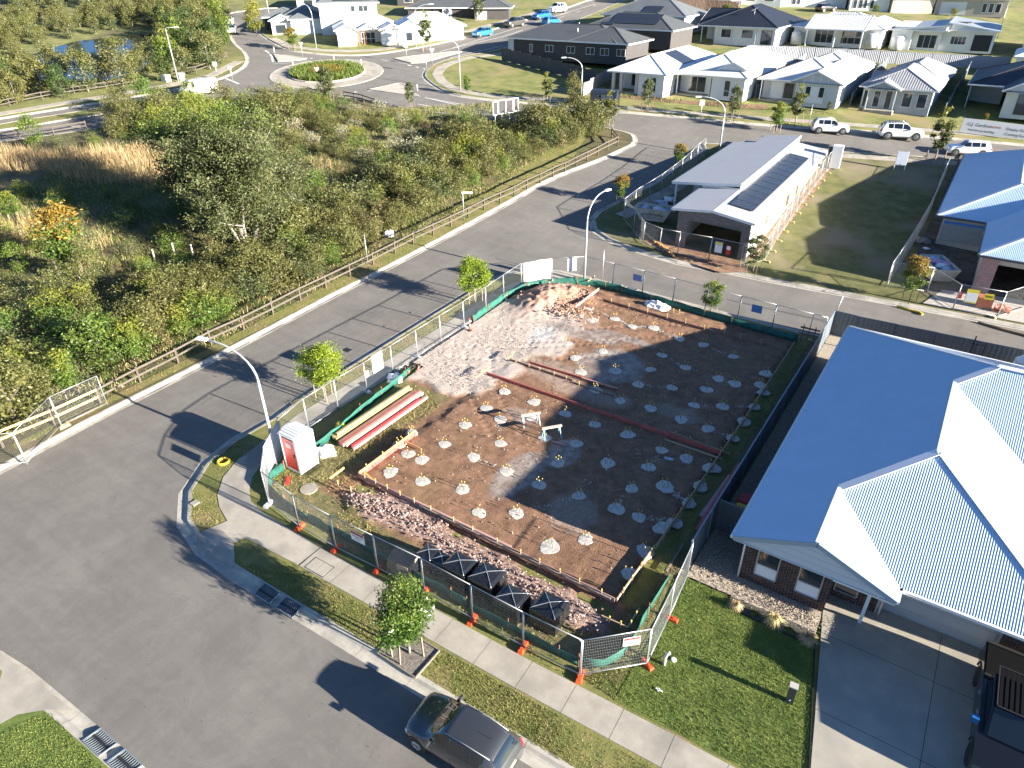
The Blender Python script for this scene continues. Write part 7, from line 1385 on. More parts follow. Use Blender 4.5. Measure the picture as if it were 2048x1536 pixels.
mat('post_dark', (.085, .065, .05), .85, var=.2, scale=5); mat('rail_new', (.62, .38, .15), .7, var=.1, scale=4); mat('rail_grey', (.09, .075, .062), .85, var=.18, scale=4)
Zq = lambda x, y, ox, oy: XY(ox+x/3.84, oy+y/3.84, .12)
PF = [(-35.2, -15.2), (-35.05, -12.3)]+[Zq(425, 350, 0, 760), Zq(775, 185, 0, 760)]+[Zq(x, y, 0, 380) for x, y in ((1080, 1480), (1370, 1330), (1625, 1190), (1875, 1075))]+[Zq(x, y, 510, 380) for x, y in ((140, 960), (350, 850), (545, 755), (730, 665), (908, 575), (1075, 490), (1215, 418), (1367, 348), (1505, 282), (1640, 215), (1760, 153), (1882, 98), (1990, 50))]+[Zq(x, y, 1020, 0) for x, y in ((130, 1455), (232, 1408), (328, 1360), (420, 1320), (510, 1275), (592, 1235), (672, 1195), (748, 1155), (825, 1118), (780, 1060))]
rails('long timber post and rail fence along the bushland kerb, yellow rails at near end', PF, m=MATS['rail_grey'], newfrom=3)
rails('short dark rail fence curving below the roundabout', X([(618, 192), (632, 196), (660, 202), (690, 200), (710, 204), (728, 208), (751, 216)]), m=MATS['post_dark'])
rails('pale rail fence along the pond side of the dual road', X([(-40, 231), (6, 218), (115, 196), (208, 182), (270, 171)]), m=MATS['rail_grey'], seg=4, hz=.1); rails('pale rail fence from the white boxes to the turning street', X([(345, 156), (380, 152), (415, 142), (440, 130), (455, 118)]), m=MATS['rail_grey'], seg=3.2)
rails('weathered rail fence below the dual road at the left border', X([(-30, 292), (10, 288), (60, 276), (130, 271), (175, 262)]), m=MATS['rail_grey'], seg=3.4)
g0 = XY(300, 690); r = thing('tree_guard', 'small orange timber frame guard standing in the scrub', 'tree guard', (g0[0], g0[1], T(*g0)+.1))
for x in (-.4, 0, .4): b = MB(); b.bar((x, 0, 0), (x, .05, 1.3), .05); b.build('stake', MATS['rail_new'], r)
b = MB(); b.bar((-.45, .05, 1.2), (.45, .05, 1.25), .05, .08); b.build('rail', MATS['rail_new'], r)
lg = XY(420, 502); b = MB(); b.tube([(-1.6, .3, .5), (-.6, .1, .35), (.4, 0, .3), (1.3, -.1, .2)], [.05, .1, .13, .16], 7); b.tube([(-.8, .2, .4), (-.2, .6, .9), (.1, .8, 1.3)], [.08, .05, .02], 6); mono('burnt_log', b, mat('burnt_wood', (.03, .025, .02), .9), 'fallen blackened log with pale edges in the shade left of the great gum', 'log', (lg[0], lg[1], T(*lg)+.1))
for i, (px, py) in enumerate(((168, 580), (350, 512), (311, 525), (387, 515))):
    x, y = XY(px, py); b = MB(); b.bar((0, 0, 0), (.03, 0, 1.1), .12); mono('old_post', b, mat('old_wood', (.34, .31, .28), .9), 'old grey fence post left standing in the scrub, %s from the left' % NTH[(0, 2, 1, 3)[i]], 'post', (x, y, T(x, y)+.08))
# ---- street lamps and poles
def lamp(px, py, lab, h, arm, rz, px_head=None, style='neck', dz=.12):
    x, y = XY(px, py, dz); r = thing('street_lamp', lab, 'street lamp', (x, y, T(x, y)+dz-.02), rz)
    p = MB()
    if style == 'neck': pts = [(0, 0, 0), (0, 0, h*.5), (0, 0, h*.74)]; R_ = arm*.9; cur = [(R_*(1-math.cos(a)), 0, h*.74+(h*.26)*math.sin(a)) for a in np.linspace(.15, PI/2*.93, 7)]; cur.append((arm, 0, h+.02)); p.tube(pts, [.095, .08, .065], 8); p.build('pole', M_POLE, r); q = MB(); q.tube([pts[-1]]+cur, [.06]*3+[.045]*(len(cur)-2), 7); q.build('arm', M_POLE, r); hd = (arm, 0, h+.02)
    else: p.tube([(0, 0, 0), (0, 0, h)], [.10, .06], 8); p.build('pole', M_POLE, r); q = MB(); q.tube([(0, 0, h-.02), (.25, 0, h+.12), (arm, 0, h+.16)], .04, 6); q.build('arm', M_POLE, r); hd = (arm, 0, h+.16)
    l = MB(); l.hexa([(hd[0]-.08, -.10, hd[2]-.05), (hd[0]+.55, -.15, hd[2]-.05), (hd[0]+.55, .15, hd[2]-.05), (hd[0]-.08, .10, hd[2]-.05), (hd[0]-.08, -.07, hd[2]+.07), (hd[0]+.5, -.12, hd[2]+.05), (hd[0]+.5, .12, hd[2]+.05), (hd[0]-.08, .07, hd[2]+.07)]); l.build('luminaire', mat('luminaire_white', (.62, .66, .72), .4), r)
    b = MB(); b.cyl((0, 0, 0), .17, .04, 10); b.build('base_plate', M_POLE, r); return r
lamp(554, 921, 'swan neck street lamp behind the toilet reaching over the long street', 6.6, 2.6, math.radians(193)); lamp(1168, 570, 'swan neck street lamp at the back site corner', 6.9, 2.1, math.radians(81)); lamp(1437, 312, 'swan neck street lamp at the road corner behind the unfinished house', 6.2, 2.8, math.radians(208))
lamp(1162, 203, 'swan neck street lamp beside the dark trailer', 5.5, 2.3, math.radians(215)); lamp(921, 180, 'swan neck street lamp on the curve of the empty lot', 7.1, 4.2, math.radians(215)); lamp(357, 164, 'tall street lamp by the pond rail fence', 7.2, 1.4, math.radians(35), style='arm'); lamp(633, 97, 'swan neck street lamp before the two storey house', 6.8, 1.1, math.radians(214)); lamp(832, 94, 'street lamp with level arm before the white corner house', 6.6, 3.0, math.radians(35)); lamp(540, 40, 'street lamp at the side street beyond the yellow tree', 5.4, 1.0, math.radians(200))
def pole(px, py, ty, lab, dz=.12, r_=.035, m=None, name='post', lean=0):
    x, y = XY(px, py, dz); h = HGT(px, py, ty); b = MB(); b.tube([(0, 0, 0), (lean, 0, h)], r_, 6); return mono(name, b, m or M_GALV, lab, 'post', (x, y, T(x, y)+dz))
pole(737, 539, 468, 'plain grey post beside the post and rail fence'); pole(1204, 565, 500, 'bare grey post on the kerb right of the back corner lamp'); pole(1665, 642, 590, 'pale slanting post at the far end of the boundary fence', lean=.25); pole(1617, 250, 208, 'dark slender post on the verge of the battened house'); pole(1990, 90, -10, 'thin pale mast at the top right')
x, y = XY(928, 441, .12); r = thing('street_sign', 'street name sign with two blank faced blades on a post by the rail fence', 'street sign', (x, y, T(x, y)+.1)); p = MB(); p.cyl((0, 0, 0), .035, 2.75, 8); p.build('post', M_GALV, r)
for a, z in ((.6, 2.62), (2.2, 2.46)): b = MB(); d = np.array([math.cos(a), math.sin(a), 0])*.55; b.bar(np.array([0, 0, z])-d*.2, np.array([0, 0, z])+d*1.6, .03, .15); b.build('blade', M_SGN, r)
def giveway(px, py, lab, hh=2.6, tri=True):
    x, y = XY(px, py, .12); r = thing('road_sign', lab, 'road sign', (x, y, T(x, y)+.1), math.radians(35)); p = MB(); p.cyl((0, 0, 0), .04, hh, 6); p.build('post', M_GALV, r); b = MB()
    if tri: b.face([(-.38, -.05, hh), (.38, -.05, hh), (0, -.05, hh-.65)]); b.face([(.38, -.03, hh), (-.38, -.03, hh), (0, -.03, hh-.65)])
    else: b.box(-.3, .3, -.06, -.04, hh-.6, hh)
    b.build('plate', M_SGN, r)
for i, (px, py, hh, tr_, lab) in enumerate(((606, 116, 2.4, True, 'pale triangular road sign on the left traffic island'), (814, 124, 2.8, False, 'road sign on the upper right traffic island'), (854, 146, 2.6, False, 'road sign at the curve of the empty lot, left of two'), (866, 133, 2.6, True, 'triangular road sign at the curve of the empty lot, right of two'), (680, 101, 2.8, True, 'triangular road sign before the white corner house'), (436, 158, 2.4, False, 'small sign left of the dual road mouth'), (466, 164, 2.2, True, 'triangular sign on the dual road mouth'), (636, 155, 1.4, True, 'low white arrow marker on the roundabout bed'), (1400, 240, 2.4, False, 'small sign on the verge before the display houses'))): giveway(px, py, lab, hh, tr_)
for i, (px, py) in enumerate(((586, 132), (668, 122), (723, 131), (835, 182), (549, 106))):
    x, y = XY(px, py, .15); b = MB(); b.cyl((0, 0, 0), .07, .9, 8); mono('bollard', b, M_WHT, 'white marker post, %s around the roundabout' % ('left', 'rear', 'right', 'island', 'far left')[i], 'marker post', (x, y, T(x, y)+.15))
for i, (px, py, s) in enumerate(((333, 163, 1.3), (363, 160, .7))):
    x, y = XY(px, py, .1); b = MB(); b.box(-s/2, s/2, -.4, .4, 0, .9); b.box(-s/2-.04, s/2+.04, -.44, .44, .9, .96); mono('utility_box', b, M_WHT, ('wide' if i == 0 else 'narrow')+' white utility box beside the tall lamp by the pond', 'utility box', (x, y, T(x, y)+.1))
# ---- drains, pit lids, marks
def grate(x, y, lab, n=10, w_=1.0, d=.62, h=.02):
    r = thing('drain_grate', lab, 'drain', (x, y, T(x, y)+h)); f = MB(); f.box(0, w_, 0, .04, 0, .05); f.box(0, w_, d-.04, d, .12, .16); f.hexa([(0, 0, 0), (.04, 0, 0), (.04, d, .12), (0, d, .12), (0, 0, .05), (.04, 0, .05), (.04, d, .16), (0, d, .16)]); f.hexa([(w_-.04, 0, 0), (w_, 0, 0), (w_, d, .12), (w_-.04, d, .12), (w_-.04, 0, .05), (w_, 0, .05), (w_, d, .16), (w_-.04, d, .16)]); f.build('frame', mat('grate_metal', (.28, .32, .34), .45, metal=.5), r)
    b = MB(); b.hexa([(.04, .04, -.01), (w_-.04, .04, -.01), (w_-.04, d-.04, .11), (.04, d-.04, .11), (.04, .04, .012), (w_-.04, .04, .012), (w_-.04, d-.04, .125), (.04, d-.04, .125)]); b.build('shaft_shade', BLK, r)  # thin black slab below the bars, shade of the pit painted as colour
    for k in range(n): x0 = .07+k*(w_-.14)/(n-1); q = MB(); q.bar((x0, .03, .035), (x0, d*.45, .04), .022, .03); q.bar((x0, d*.45, .04), (x0, d-.03, .145), .022, .03); q.build('grate_bar', MATS['grate_metal'], r)
    return r
grate(-15.75, -11.35, 'kerb drain grate in the near tree shadow, left of two'); grate(-14.45, -11.32, 'kerb drain grate in the near tree shadow, right of two')
for i, (px, py) in enumerate(((170, 1480), (216, 1519))):
    o = grate(0, 0, 'kerb drain grate at the bottom left lawn corner, %s' % ('upper of two' if i == 0 else 'lower of two')); o.location = ((-14.3, -12.92)[i], (-17.93, -17.88)[i], .02); o.rotation_euler = (0, 0, math.radians(181))
for i, x in enumerate((-17.6, -16.2)): o = grate(x, 24.35, 'kerb drain grate on the back street, %s' % ('left of two', 'right of two')[i]); o.rotation_euler = (0, 0, PI); o.location.x += 1
def lid(x, y, w_, d, lab, m, rz=0, n=2, h=.147):
    r = thing('pit_lid', lab, 'pit lid', (x, y, T(x, y)+h), rz); f = MB(); f.box(-w_/2-.03, w_/2+.03, -d/2-.03, d/2+.03, -.02, .004); f.build('frame', BLK, r)
    for k in range(n): b = MB(); x0 = -w_/2+w_*k/n; b.box(x0+.008, x0+w_/n-.008, -d/2, d/2, .0, .012); b.build('lid', m, r)
lid(-14.5, -8.9, 1.05, .62, 'twin concrete pit lid in the near footpath', M_CONC, .02); lid(-23.6, 2.9, .3, .3, 'small dark lid in the long street footpath', BLK, 0, 1)
x, y = XY(447, 924, .12); b = MB(); b.tube([(.28*math.cos(t), .28*math.sin(t), .03) for t in np.linspace(0, 2*PI, 17)], .07, 6); mono('yellow_ring', b, mat('ring_yellow', (.62, .42, .03), .5), 'yellow ring on the curved verge in the toilet shadow', 'marker ring', (x, y, .14))
x, y = XY(390, 1007, .12); b = MB(); b.box(-.17, .17, -.17, .17, 0, .04); mono('valve_cover', b, M_KERB, 'small square concrete valve cover in the curved verge', 'valve cover', (x, y, .14))
# road patches and lids
for i, (px, py, s) in enumerate(((694, 700, .55), (820, 625, .18), (768, 652, .15), (1283, 561, .2))):
    x, y = XY(px, py); b = MB(); b.box(-s/2, s/2, -s*.4, s*.4, 0, .006); mono('service_cover', b, BLK, ('larger dark square lid in the long street near the panel shadows', 'small dark lid in the long street, farther one', 'small dark lid in the long street, nearer one', 'small dark lid in the back street')[i], 'lid', (x, y, T(x, y)+.003))
# traffic bollards (orange and white)
def tbollard(px, py, lab, tilt=0):
    x, y = XY(px, py, .15); r = thing('traffic_bollard', lab, 'bollard', (x, y, T(x, y)+.2)); r.rotation_euler = (tilt, tilt*.6, .4)
    for z0, z1, m in ((0, .12, BLK), (.12, .42, M_ORA), (.42, .56, M_WHT), (.56, .74, M_ORA), (.74, .86, M_WHT), (.86, 1.0, M_ORA)): b = MB(); b.tube([(0, 0, z0), (0, 0, z1)], [.055-.01*z0 if z0 > 0 else .16, .055-.01*z1 if z0 > 0 else .12], 10); b.build('band' if z0 else 'foot', m, r)
tbollard(940, 664, 'upright orange and white bollard at the gravel entry'); tbollard(822, 735, 'fallen orange and white bollard by the green cloth end', 1.35); tbollard(838, 733, 'second fallen bollard crossing the first', 1.2)
# meter box, tube, small white things on the lawn
x, y = XY(1578, 1403, .13); r = thing('meter_box', 'slim dark meter post box on the lawn near the driveway', 'meter box', (x, y, .13), .1); b = MB(); b.box(-.12, .12, -.1, .1, 0, .85); b.build('body', mat('box_dark', (.05, .05, .055), .6), r); b = MB(); b.box(-.14, .14, -.12, .12, .85, .9); b.build('lid', mat('lid_grey', (.40, .38, .36), .6), r); b = MB(); b.tube([(.0, -.11, .2), (.0, -.1, .2)], .03, 8); b.build('lock', M_WHT, r)
x, y = XY(1328, 1330, .13); b = MB(); b.tube([(0, 0, 0), (0, 0, .45), (.05, .05, .62), (.12, .1, .66)], .06, 8); mono('vent_pipe', b, mat('pipe_grey', (.55, .55, .56), .5), 'short bent grey pipe on the lawn beside the corner panel', 'pipe', (x, y, .13))
x, y = XY(1347, 1321, .13); b = MB(); b.cyl((0, 0, 0), .1, .06, 14); b.cyl((0, 0, .06), .08, .02, 14); mono('pipe_cap', b, M_WHT, 'round white pipe cap lying on the lawn beside the bent pipe', 'cap', (x, y, .14))
x, y = XY(1318, 1382, .13); b = MB(); b.box(-.13, .13, -.025, .025, 0, .05); b.box(-.05, .0, -.06, .06, 0, .05); mono('plastic_peg', b, M_WHT, 'small white plastic peg on the lawn below the corner panel', 'peg', (x, y, .16))
# gravel side, garden bed, edging, driveway
sheet('gravel_strip', [(-1.34, 24.8), (-1.34, -.78), (3.82, -.84), (3.82, .38), (.48, .38), (.48, 21.3), (16, 21.4), (16, 25.8), (.1, 24.8)], mat('pebble', (.17, .135, .10), .9, c2=(.48, .41, .33), scale=22, bump=1, bscale=30, detail=3), LAND+.03, kind='structure')
tag(stones('pebbles', [(1.2, -.3, 2.6, .55), (2.8, -.2, 1.2, .5), (-.5, 1.2, .8, 1.8)], 2600, .012, .03, mat('pebble_stone', (.28, .22, .17), .85, c2=(.6, .53, .44), scale=6), .155), 'brown and cream pebbles along the brick wall', 'pebbles')
sheet('garden_bed', X([(1460, 1197), (1454, 1219), (1618, 1296), (1628, 1268)]), mat('bed_gravel', (.045, .042, .04), .9, c2=(.12, .11, .10), scale=18, bump=1, bscale=20), LAND+.045, kind='structure')
ed = X([(1378, 1161), (1460, 1197), (1454, 1219), (1618, 1296)])
for a, b in zip(ed, ed[1:]): m = MB(); m.bar((*a, .15), (*b, .15), .03, .08); o = m.build('garden_edging', BLK); o['kind'] = 'structure'
m = MB(); m.bar((3.83, -.85, .15), (5.12, -7.3, .15), .03, .09); o = m.build('garden_edging', BLK); o['kind'] = 'structure'
dr = struct('driveway')
for q in ([(3.81, 1.48), (3.81, .4), (3.99, -.62), (7.79, -.62), (7.79, 1.85), (5.47, 1.85), (5.47, 1.48)], [(7.81, -.62), (11.4, -.62), (11.4, 1.85), (7.81, 1.85)], [(3.99, -.64), (4.57, -3.98), (7.79, -3.98), (7.79, -.64)], [(7.81, -3.98), (11.4, -3.98), (11.4, -.64), (7.81, -.64)], [(4.58, -4.0), (5.13, -7.28), (7.79, -7.2), (7.79, -4.0)], [(7.81, -7.2), (11.4, -7.1), (11.4, -4.0), (7.81, -4.0)]): sheet('slab', q, mat('drive_concrete', (.31, .285, .24), .38, c2=(.38, .345, .285), scale=.9, bump=.15, bscale=30, c3=(.29, .27, .23), s3=.6), .165, dr)
sheet('driveway_base', [(3.86, .4), (5.18, -7.2), (11.4, -7.1), (11.4, 1.84), (3.86, 1.4)], MATS['bed_gravel'], .135, kind='structure')
# bins, tank behind the big house, clothes pole
def wbin(x, y, lidc, lab, z=.15):
    r = thing('wheelie_bin', lab, 'bin', (x, y, z)); b = MB(); b.hexa([(-.22, -.28, .05), (.22, -.28, .05), (.22, .28, .05), (-.22, .28, .05), (-.29, -.34, .95), (.29, -.34, .95), (.29, .34, .95), (-.29, .34, .95)]); b.build('body', mat('bin_green', (.02, .05, .03), .5), r); b = MB(); b.hexa([(-.3, -.36, .95), (.3, -.36, .95), (.3, .36, .95), (-.3, .36, .95), (-.27, -.3, 1.03), (.27, -.3, 1.03), (.27, .36, 1.03), (-.27, .36, 1.03)]); b.build('lid', lidc, r)
    for s in (-.22, .22): w_ = MB(); w_.tube([(s-.02, .3, .1), (s+.02, .3, .1)], .1, 10); w_.build('wheel', BLK, r)
wbin(-.55, 3.3, mat('lid_yellow', (.70, .48, .02), .5), 'wheelie bin with yellow lid in the side passage'); wbin(-.6, 4.1, mat('lid_red', (.45, .02, .02), .5), 'wheelie bin with red lid in the side passage')
r = thing('water_tank', 'round white water tank behind the big house', 'tank', (9.6, 23.6, .15)); b = MB(); b.cyl((0, 0, 0), .85, 1.9, 20); b.tube([(0, 0, 1.9), (0, 0, 2.1), (0, 0, 2.2)], [.85, .6, .3], 20); b.build('body', M_WHT, r); b = MB(); b.cyl((0, 0, 2.2), .28, .06, 14); b.build('lid', W_GREY, r)
b = MB(); b.box(0, 1.3, 0, .9, 0, 2.1); b.box(-.05, 1.35, -.05, .95, 2.1, 2.16); mono('storage_cabinet', b, M_WHT, 'white cabinet right of the round water tank', 'cabinet', (11.4, 22.9, .15))
b = MB(); b.bar((0, 0, 0), (0, 0, 2.6), .07); b.bar((.6, 0, 0), (.6, 0, 2.3), .05); b.bar((-.1, 0, 2.1), (.8, 0, 2.1), .04); mono('clothes_post', b, BLK, 'dark double post behind the big house roof', 'post', (6.6, 24.0, .15))
b = MB(); [b.bar((x, 0, 0), (x, 0, 1.2), .06) for x in (0, .75)]; [b.bar((-.2, 0, z), (1.05, 0, z), .03, .12) for z in (.55, 1.0)]; mono('hurdle', b, M_FBRN, 'small dark timber frame by the back end of the site', 'frame', (-2.75, 22.9, .2))
# ---- skip bins
def skip(x, y, rz, lab, z, m=None, words=()):
    r = thing('skip_bin', lab, 'skip bin', (x, y, z), rz); m = m or mat('skip_cream', (.52, .50, .44), .6, c2=(.40, .36, .30), scale=2.5)
    b = MB(); o_ = [(-1.1, -.75, 0), (1.1, -.75, 0), (1.1, .75, 0), (-1.1, .75, 0), (-1.65, -.85, 1.1), (1.65, -.85, 1.1), (1.65, .85, 1.1), (-1.65, .85, 1.1)]; i_ = [(p[0]*.96, p[1]*.94, p[2] if p[2] > 1 else .06) for p in o_]
    for q in ((3, 2, 1, 0), (0, 1, 5, 4), (1, 2, 6, 5), (2, 3, 7, 6), (3, 0, 4, 7)): b.face([o_[k] for k in q]); b.face([i_[k] for k in q][::-1])
    for k in range(4): j = (k+1) % 4; b.face([o_[4+k], o_[4+j], i_[4+j], i_[4+k]])
    b.build('bin_body', m, r); c = MB(); [c.bar(o_[4+k], o_[4+(k+1) % 4], .08) for k in range(4)]; c.build('rim', m, r)
    for s in (-.9, .9): c = MB(); c.tube([(s, -.82, .6), (s, -.94, .6)], .06, 8); c.build('lifting_pin', BLK, r)
    for s, size, zz in words: t = txt(s, size, BLK, r, (0, -.80-.06*zz, zz), (PI/2+.09, 0, 0))
    return r
skip(-20.0, 37.5, math.radians(12), 'cream skip bin heaped with blue and white rubbish by the open brick garage', T(-20, 37)+.25, words=(('CHAPMANS', .3, .55), ('SKIP HIRE', .16, .3)))
skip(3.4, 38.9, math.radians(-62), 'cream skip bin filled with pink and white sacks before the house under construction', T(3.4, 39)+.2, words=(('Cleanup', .34, .5), ('BIN HIRE', .16, .28)))
def rub(lab, x, y, z, m, s, k, flat=.45): o = lump('rubbish_sack', 0, 0, s, s*.75, s*flat, m, lab, 'rubbish', random.uniform(0, 3), k, 0, (x, y)); o.location.z = z
zz = T(-20, 37)+1.2; M_PINK = mat('sack_pink', (.55, .08, .35), .5, c2=(.65, .6, .65), scale=4)
for k, (dx, dy, m, s, lab) in enumerate(((-.9, .1, M_BAGB, .5, 'bluish wrap heaped at the left of the first skip bin'), (.2, .2, M_BAG, .6, 'white sack heaped in the middle of the first skip bin'), (1.0, .1, M_BAGB, .5, 'crumpled printed wrap at the right of the first skip bin'), (.5, -.3, M_BAG, .4, 'small white bag on the front of the first skip bin'), (-.3, -.2, M_GREYT, .5, 'dark rubbish on the first skip bin'))): rub(lab, -20+dx, 37.5+dy, zz-.1, m, s, k)
for k, (dx, dy, m, s, lab) in enumerate(((-.5, 1.0, M_BAGB, .5, 'pale wrap at the far end of the second skip bin'), (-.2, .35, M_PINK, .5, 'pink sack left in the second skip bin'), (.3, .3, M_PINK, .45, 'pink sack right in the second skip bin'), (.2, -.4, M_BAG, .5, 'white sack in the second skip bin'), (.65, -1.0, M_BAGB, .5, 'blue tinged sack hanging at the near end of the second skip bin'))): rub(lab, 3.4+dx, 38.9+dy, T(3.4, 39)+1.15, m, s, k+20)
for k, (px, py, m, s, lab) in enumerate(((1322, 408, M_BAGB, .8, 'blue wrap on the rubbish heap behind the first skip bin'), (1340, 400, M_BAG, .7, 'white wrap on the rubbish heap behind the first skip bin'), (1305, 412, M_GREYT, .9, 'dark offcuts on the rubbish heap behind the first skip bin'), (1845, 482, M_GREYT, .8, 'grey debris behind the second skip bin'), (1853, 498, M_BAG, .25, 'small white bag in the dark soil behind the second skip bin'))):
    x, y = XY(px, py, .2); rub(lab, x, y, T(x, y)+.25, m, s, k+40, .3)
for i in range(7): x0, y0 = XY(1285+i*9, 462+i*7, .2); b = MB(); b.box(-1.1, 1.1, -.04, .04, 0, .05+.02*i); o = mono('timber_length', b, MATS['rail_new'], 'yellow timber length on the ground before the brick garage, %s from the left' % NTH[i], 'timber', (x0, y0, T(x0, y0)+.17)); o.rotation_euler = (0, 0, math.radians(-48))
# brick stack of individual blocks
r = thing('brick_stack', 'orange brick stack on a pallet, tidy left one', 'bricks', (6.5, 34.6, T(6.5, 34.6)+.2), .1); M_OB = mat('brick_orange', (.42, .13, .06), .85, var=.15, scale=6); ob = MB(); ob.box(0, .225, 0, .105, 0, .072); obm = ob.mesh('brick', M_OB)
for z in range(9):
    for x in range(4):
        for y in range(2): link('brick', obm, r, (x*.235, y*.115+.0, z*.077+.1)) if y == 0 or z == 8 else None
b = MB(); b.box(0, .93, .115, .9, .1, .78); b.build('brick_core', M_OB, r); b = MB(); b.box(-.05, 1.0, -.02, .95, 0, .09); b.build('pallet', M_GREYT, r)
r = thing('brick_stack', 'loose orange brick pile, untidy right one', 'bricks', (7.75, 34.5, T(7.7, 34.6)+.2), .1)
for k in range(46): o = link('brick', obm, r, (random.uniform(0, .7), random.uniform(0, .6), random.uniform(0, .55)*(k/46)+.0)); o.rotation_euler = (0, 0, random.choice((0, PI/2, .3)))
m = MB(); m.tube([(0, 0, .05), (.9, -.15, .05), (1.5, -.2, .05), (1.75, -.45, .05)], .08, 7); x, y = XY(1793, 614); mono('spill_sock', m, mat('sock_yellow', (.60, .42, .02), .6), 'yellow spill sock lying in the gutter of the back street', 'spill sock', (x, y, T(x, y)))
m = MB(); m.tube([(0, 0, .05), (1.5, -.3, .05), (3.2, -.5, .05), (5, -.9, .05)], .09, 7); x, y = XY(1955, 646); mono('sediment_sock', m, mat('sock_straw', (.28, .19, .09), .8), 'straw coloured sediment sock along the kerb at the right border', 'sediment sock', (x, y, T(x, y)))
x, y = XY(1668, 335, .2); r = thing('white_cabinet', 'white site cabinet with dark opening behind the unfinished house', 'cabinet', (x, y, T(x, y)+.2), .1); b = MB(); b.box(-.5, .5, -.5, .5, 0, 2.3); b.build('body', M_WHT, r); b = MB(); b.box(-.9, -.52, -.45, .45, 0, 2.0); b.build('shade_block', BLK, r)  # solid black block; the dark of a shaded recess is painted as its colour
# ---- cars
def smooth(a, k=4):
    a = np.array(a, float); o = []
    for i in range(len(a)-1):
        p0, p1, p2, p3 = a[max(i-1, 0)], a[i], a[i+1], a[min(i+2, len(a)-1)]
        for j in range(k): t = j/k; o.append(.5*((2*p1)+(-p0+p2)*t+(2*p0-5*p1+4*p2-p3)*t*t+(-p0+3*p1-3*p2+p3)*t**3))
    o.append(a[-1]); return np.array(o)
#        x     low  belt  top   wl   wb   wt   (fractions of length, height, half width)
ST = {'hatch': [(0, .20, .34, .37, .50, .52, .35), (.012, .15, .40, .45, .70, .72, .52), (.04, .13, .47, .52, .87, .88, .66), (.10, .12, .53, .575, .955, .96, .76), (.22, .12, .60, .645, 1, 1, .80), (.285, .12, .62, .72, 1, 1, .78), (.42, .12, .635, .965, 1, 1, .67), (.52, .12, .64, 1, 1, 1, .68), (.75, .12, .65, .99, 1, 1, .66), (.88, .13, .66, .93, .98, .98, .62), (.965, .16, .64, .70, .93, .95, .70), (1, .24, .5, .55, .80, .84, .62)],
      'suv': [(0, .22, .42, .46, .72, .74, .5), (.025, .15, .5, .55, .92, .93, .7), (.10, .15, .57, .61, .98, .99, .8), (.24, .15, .61, .65, 1, 1, .82), (.30, .15, .63, .72, 1, 1, .8), (.41, .15, .635, .96, 1, 1, .7), (.52, .15, .64, 1, 1, 1, .71), (.78, .15, .66, .985, 1, 1, .69), (.91, .17, .67, .93, .98, .98, .66), (.97, .2, .64, .70, .94, .95, .74), (1, .28, .52, .56, .82, .86, .66)],
      'van': [(0, .18, .35, .40, .8, .8, .6), (.03, .13, .42, .48, .95, .95, .8), (.10, .12, .46, .56, 1, 1, .85), (.22, .12, .5, .93, 1, 1, .82), (.30, .12, .5, .99, 1, 1, .82), (.6, .12, .5, 1, 1, 1, .82), (.95, .12, .5, .99, 1, 1, .82), (.99, .13, .5, .93, .97, .97, .8), (1, .2, .5, .85, .9, .92, .78)]}
M_TYRE = mat('tyre', (.02, .02, .021), .8); M_RIM = mat('rim', (.45, .46, .48), .3, metal=.7); M_CGL = mat('car_glass', (.008, .012, .016), .04, spec=.8, coat=.6); M_LIT = mat('headlight', (.62, .66, .72), .12, coat=.5); M_TAIL = mat('taillight', (.45, .01, .02), .15, coat=.5)
def paint(n, c, metal=.3, rough=.28): return mat('paint_'+n, c, rough, metal=metal, coat=.8)
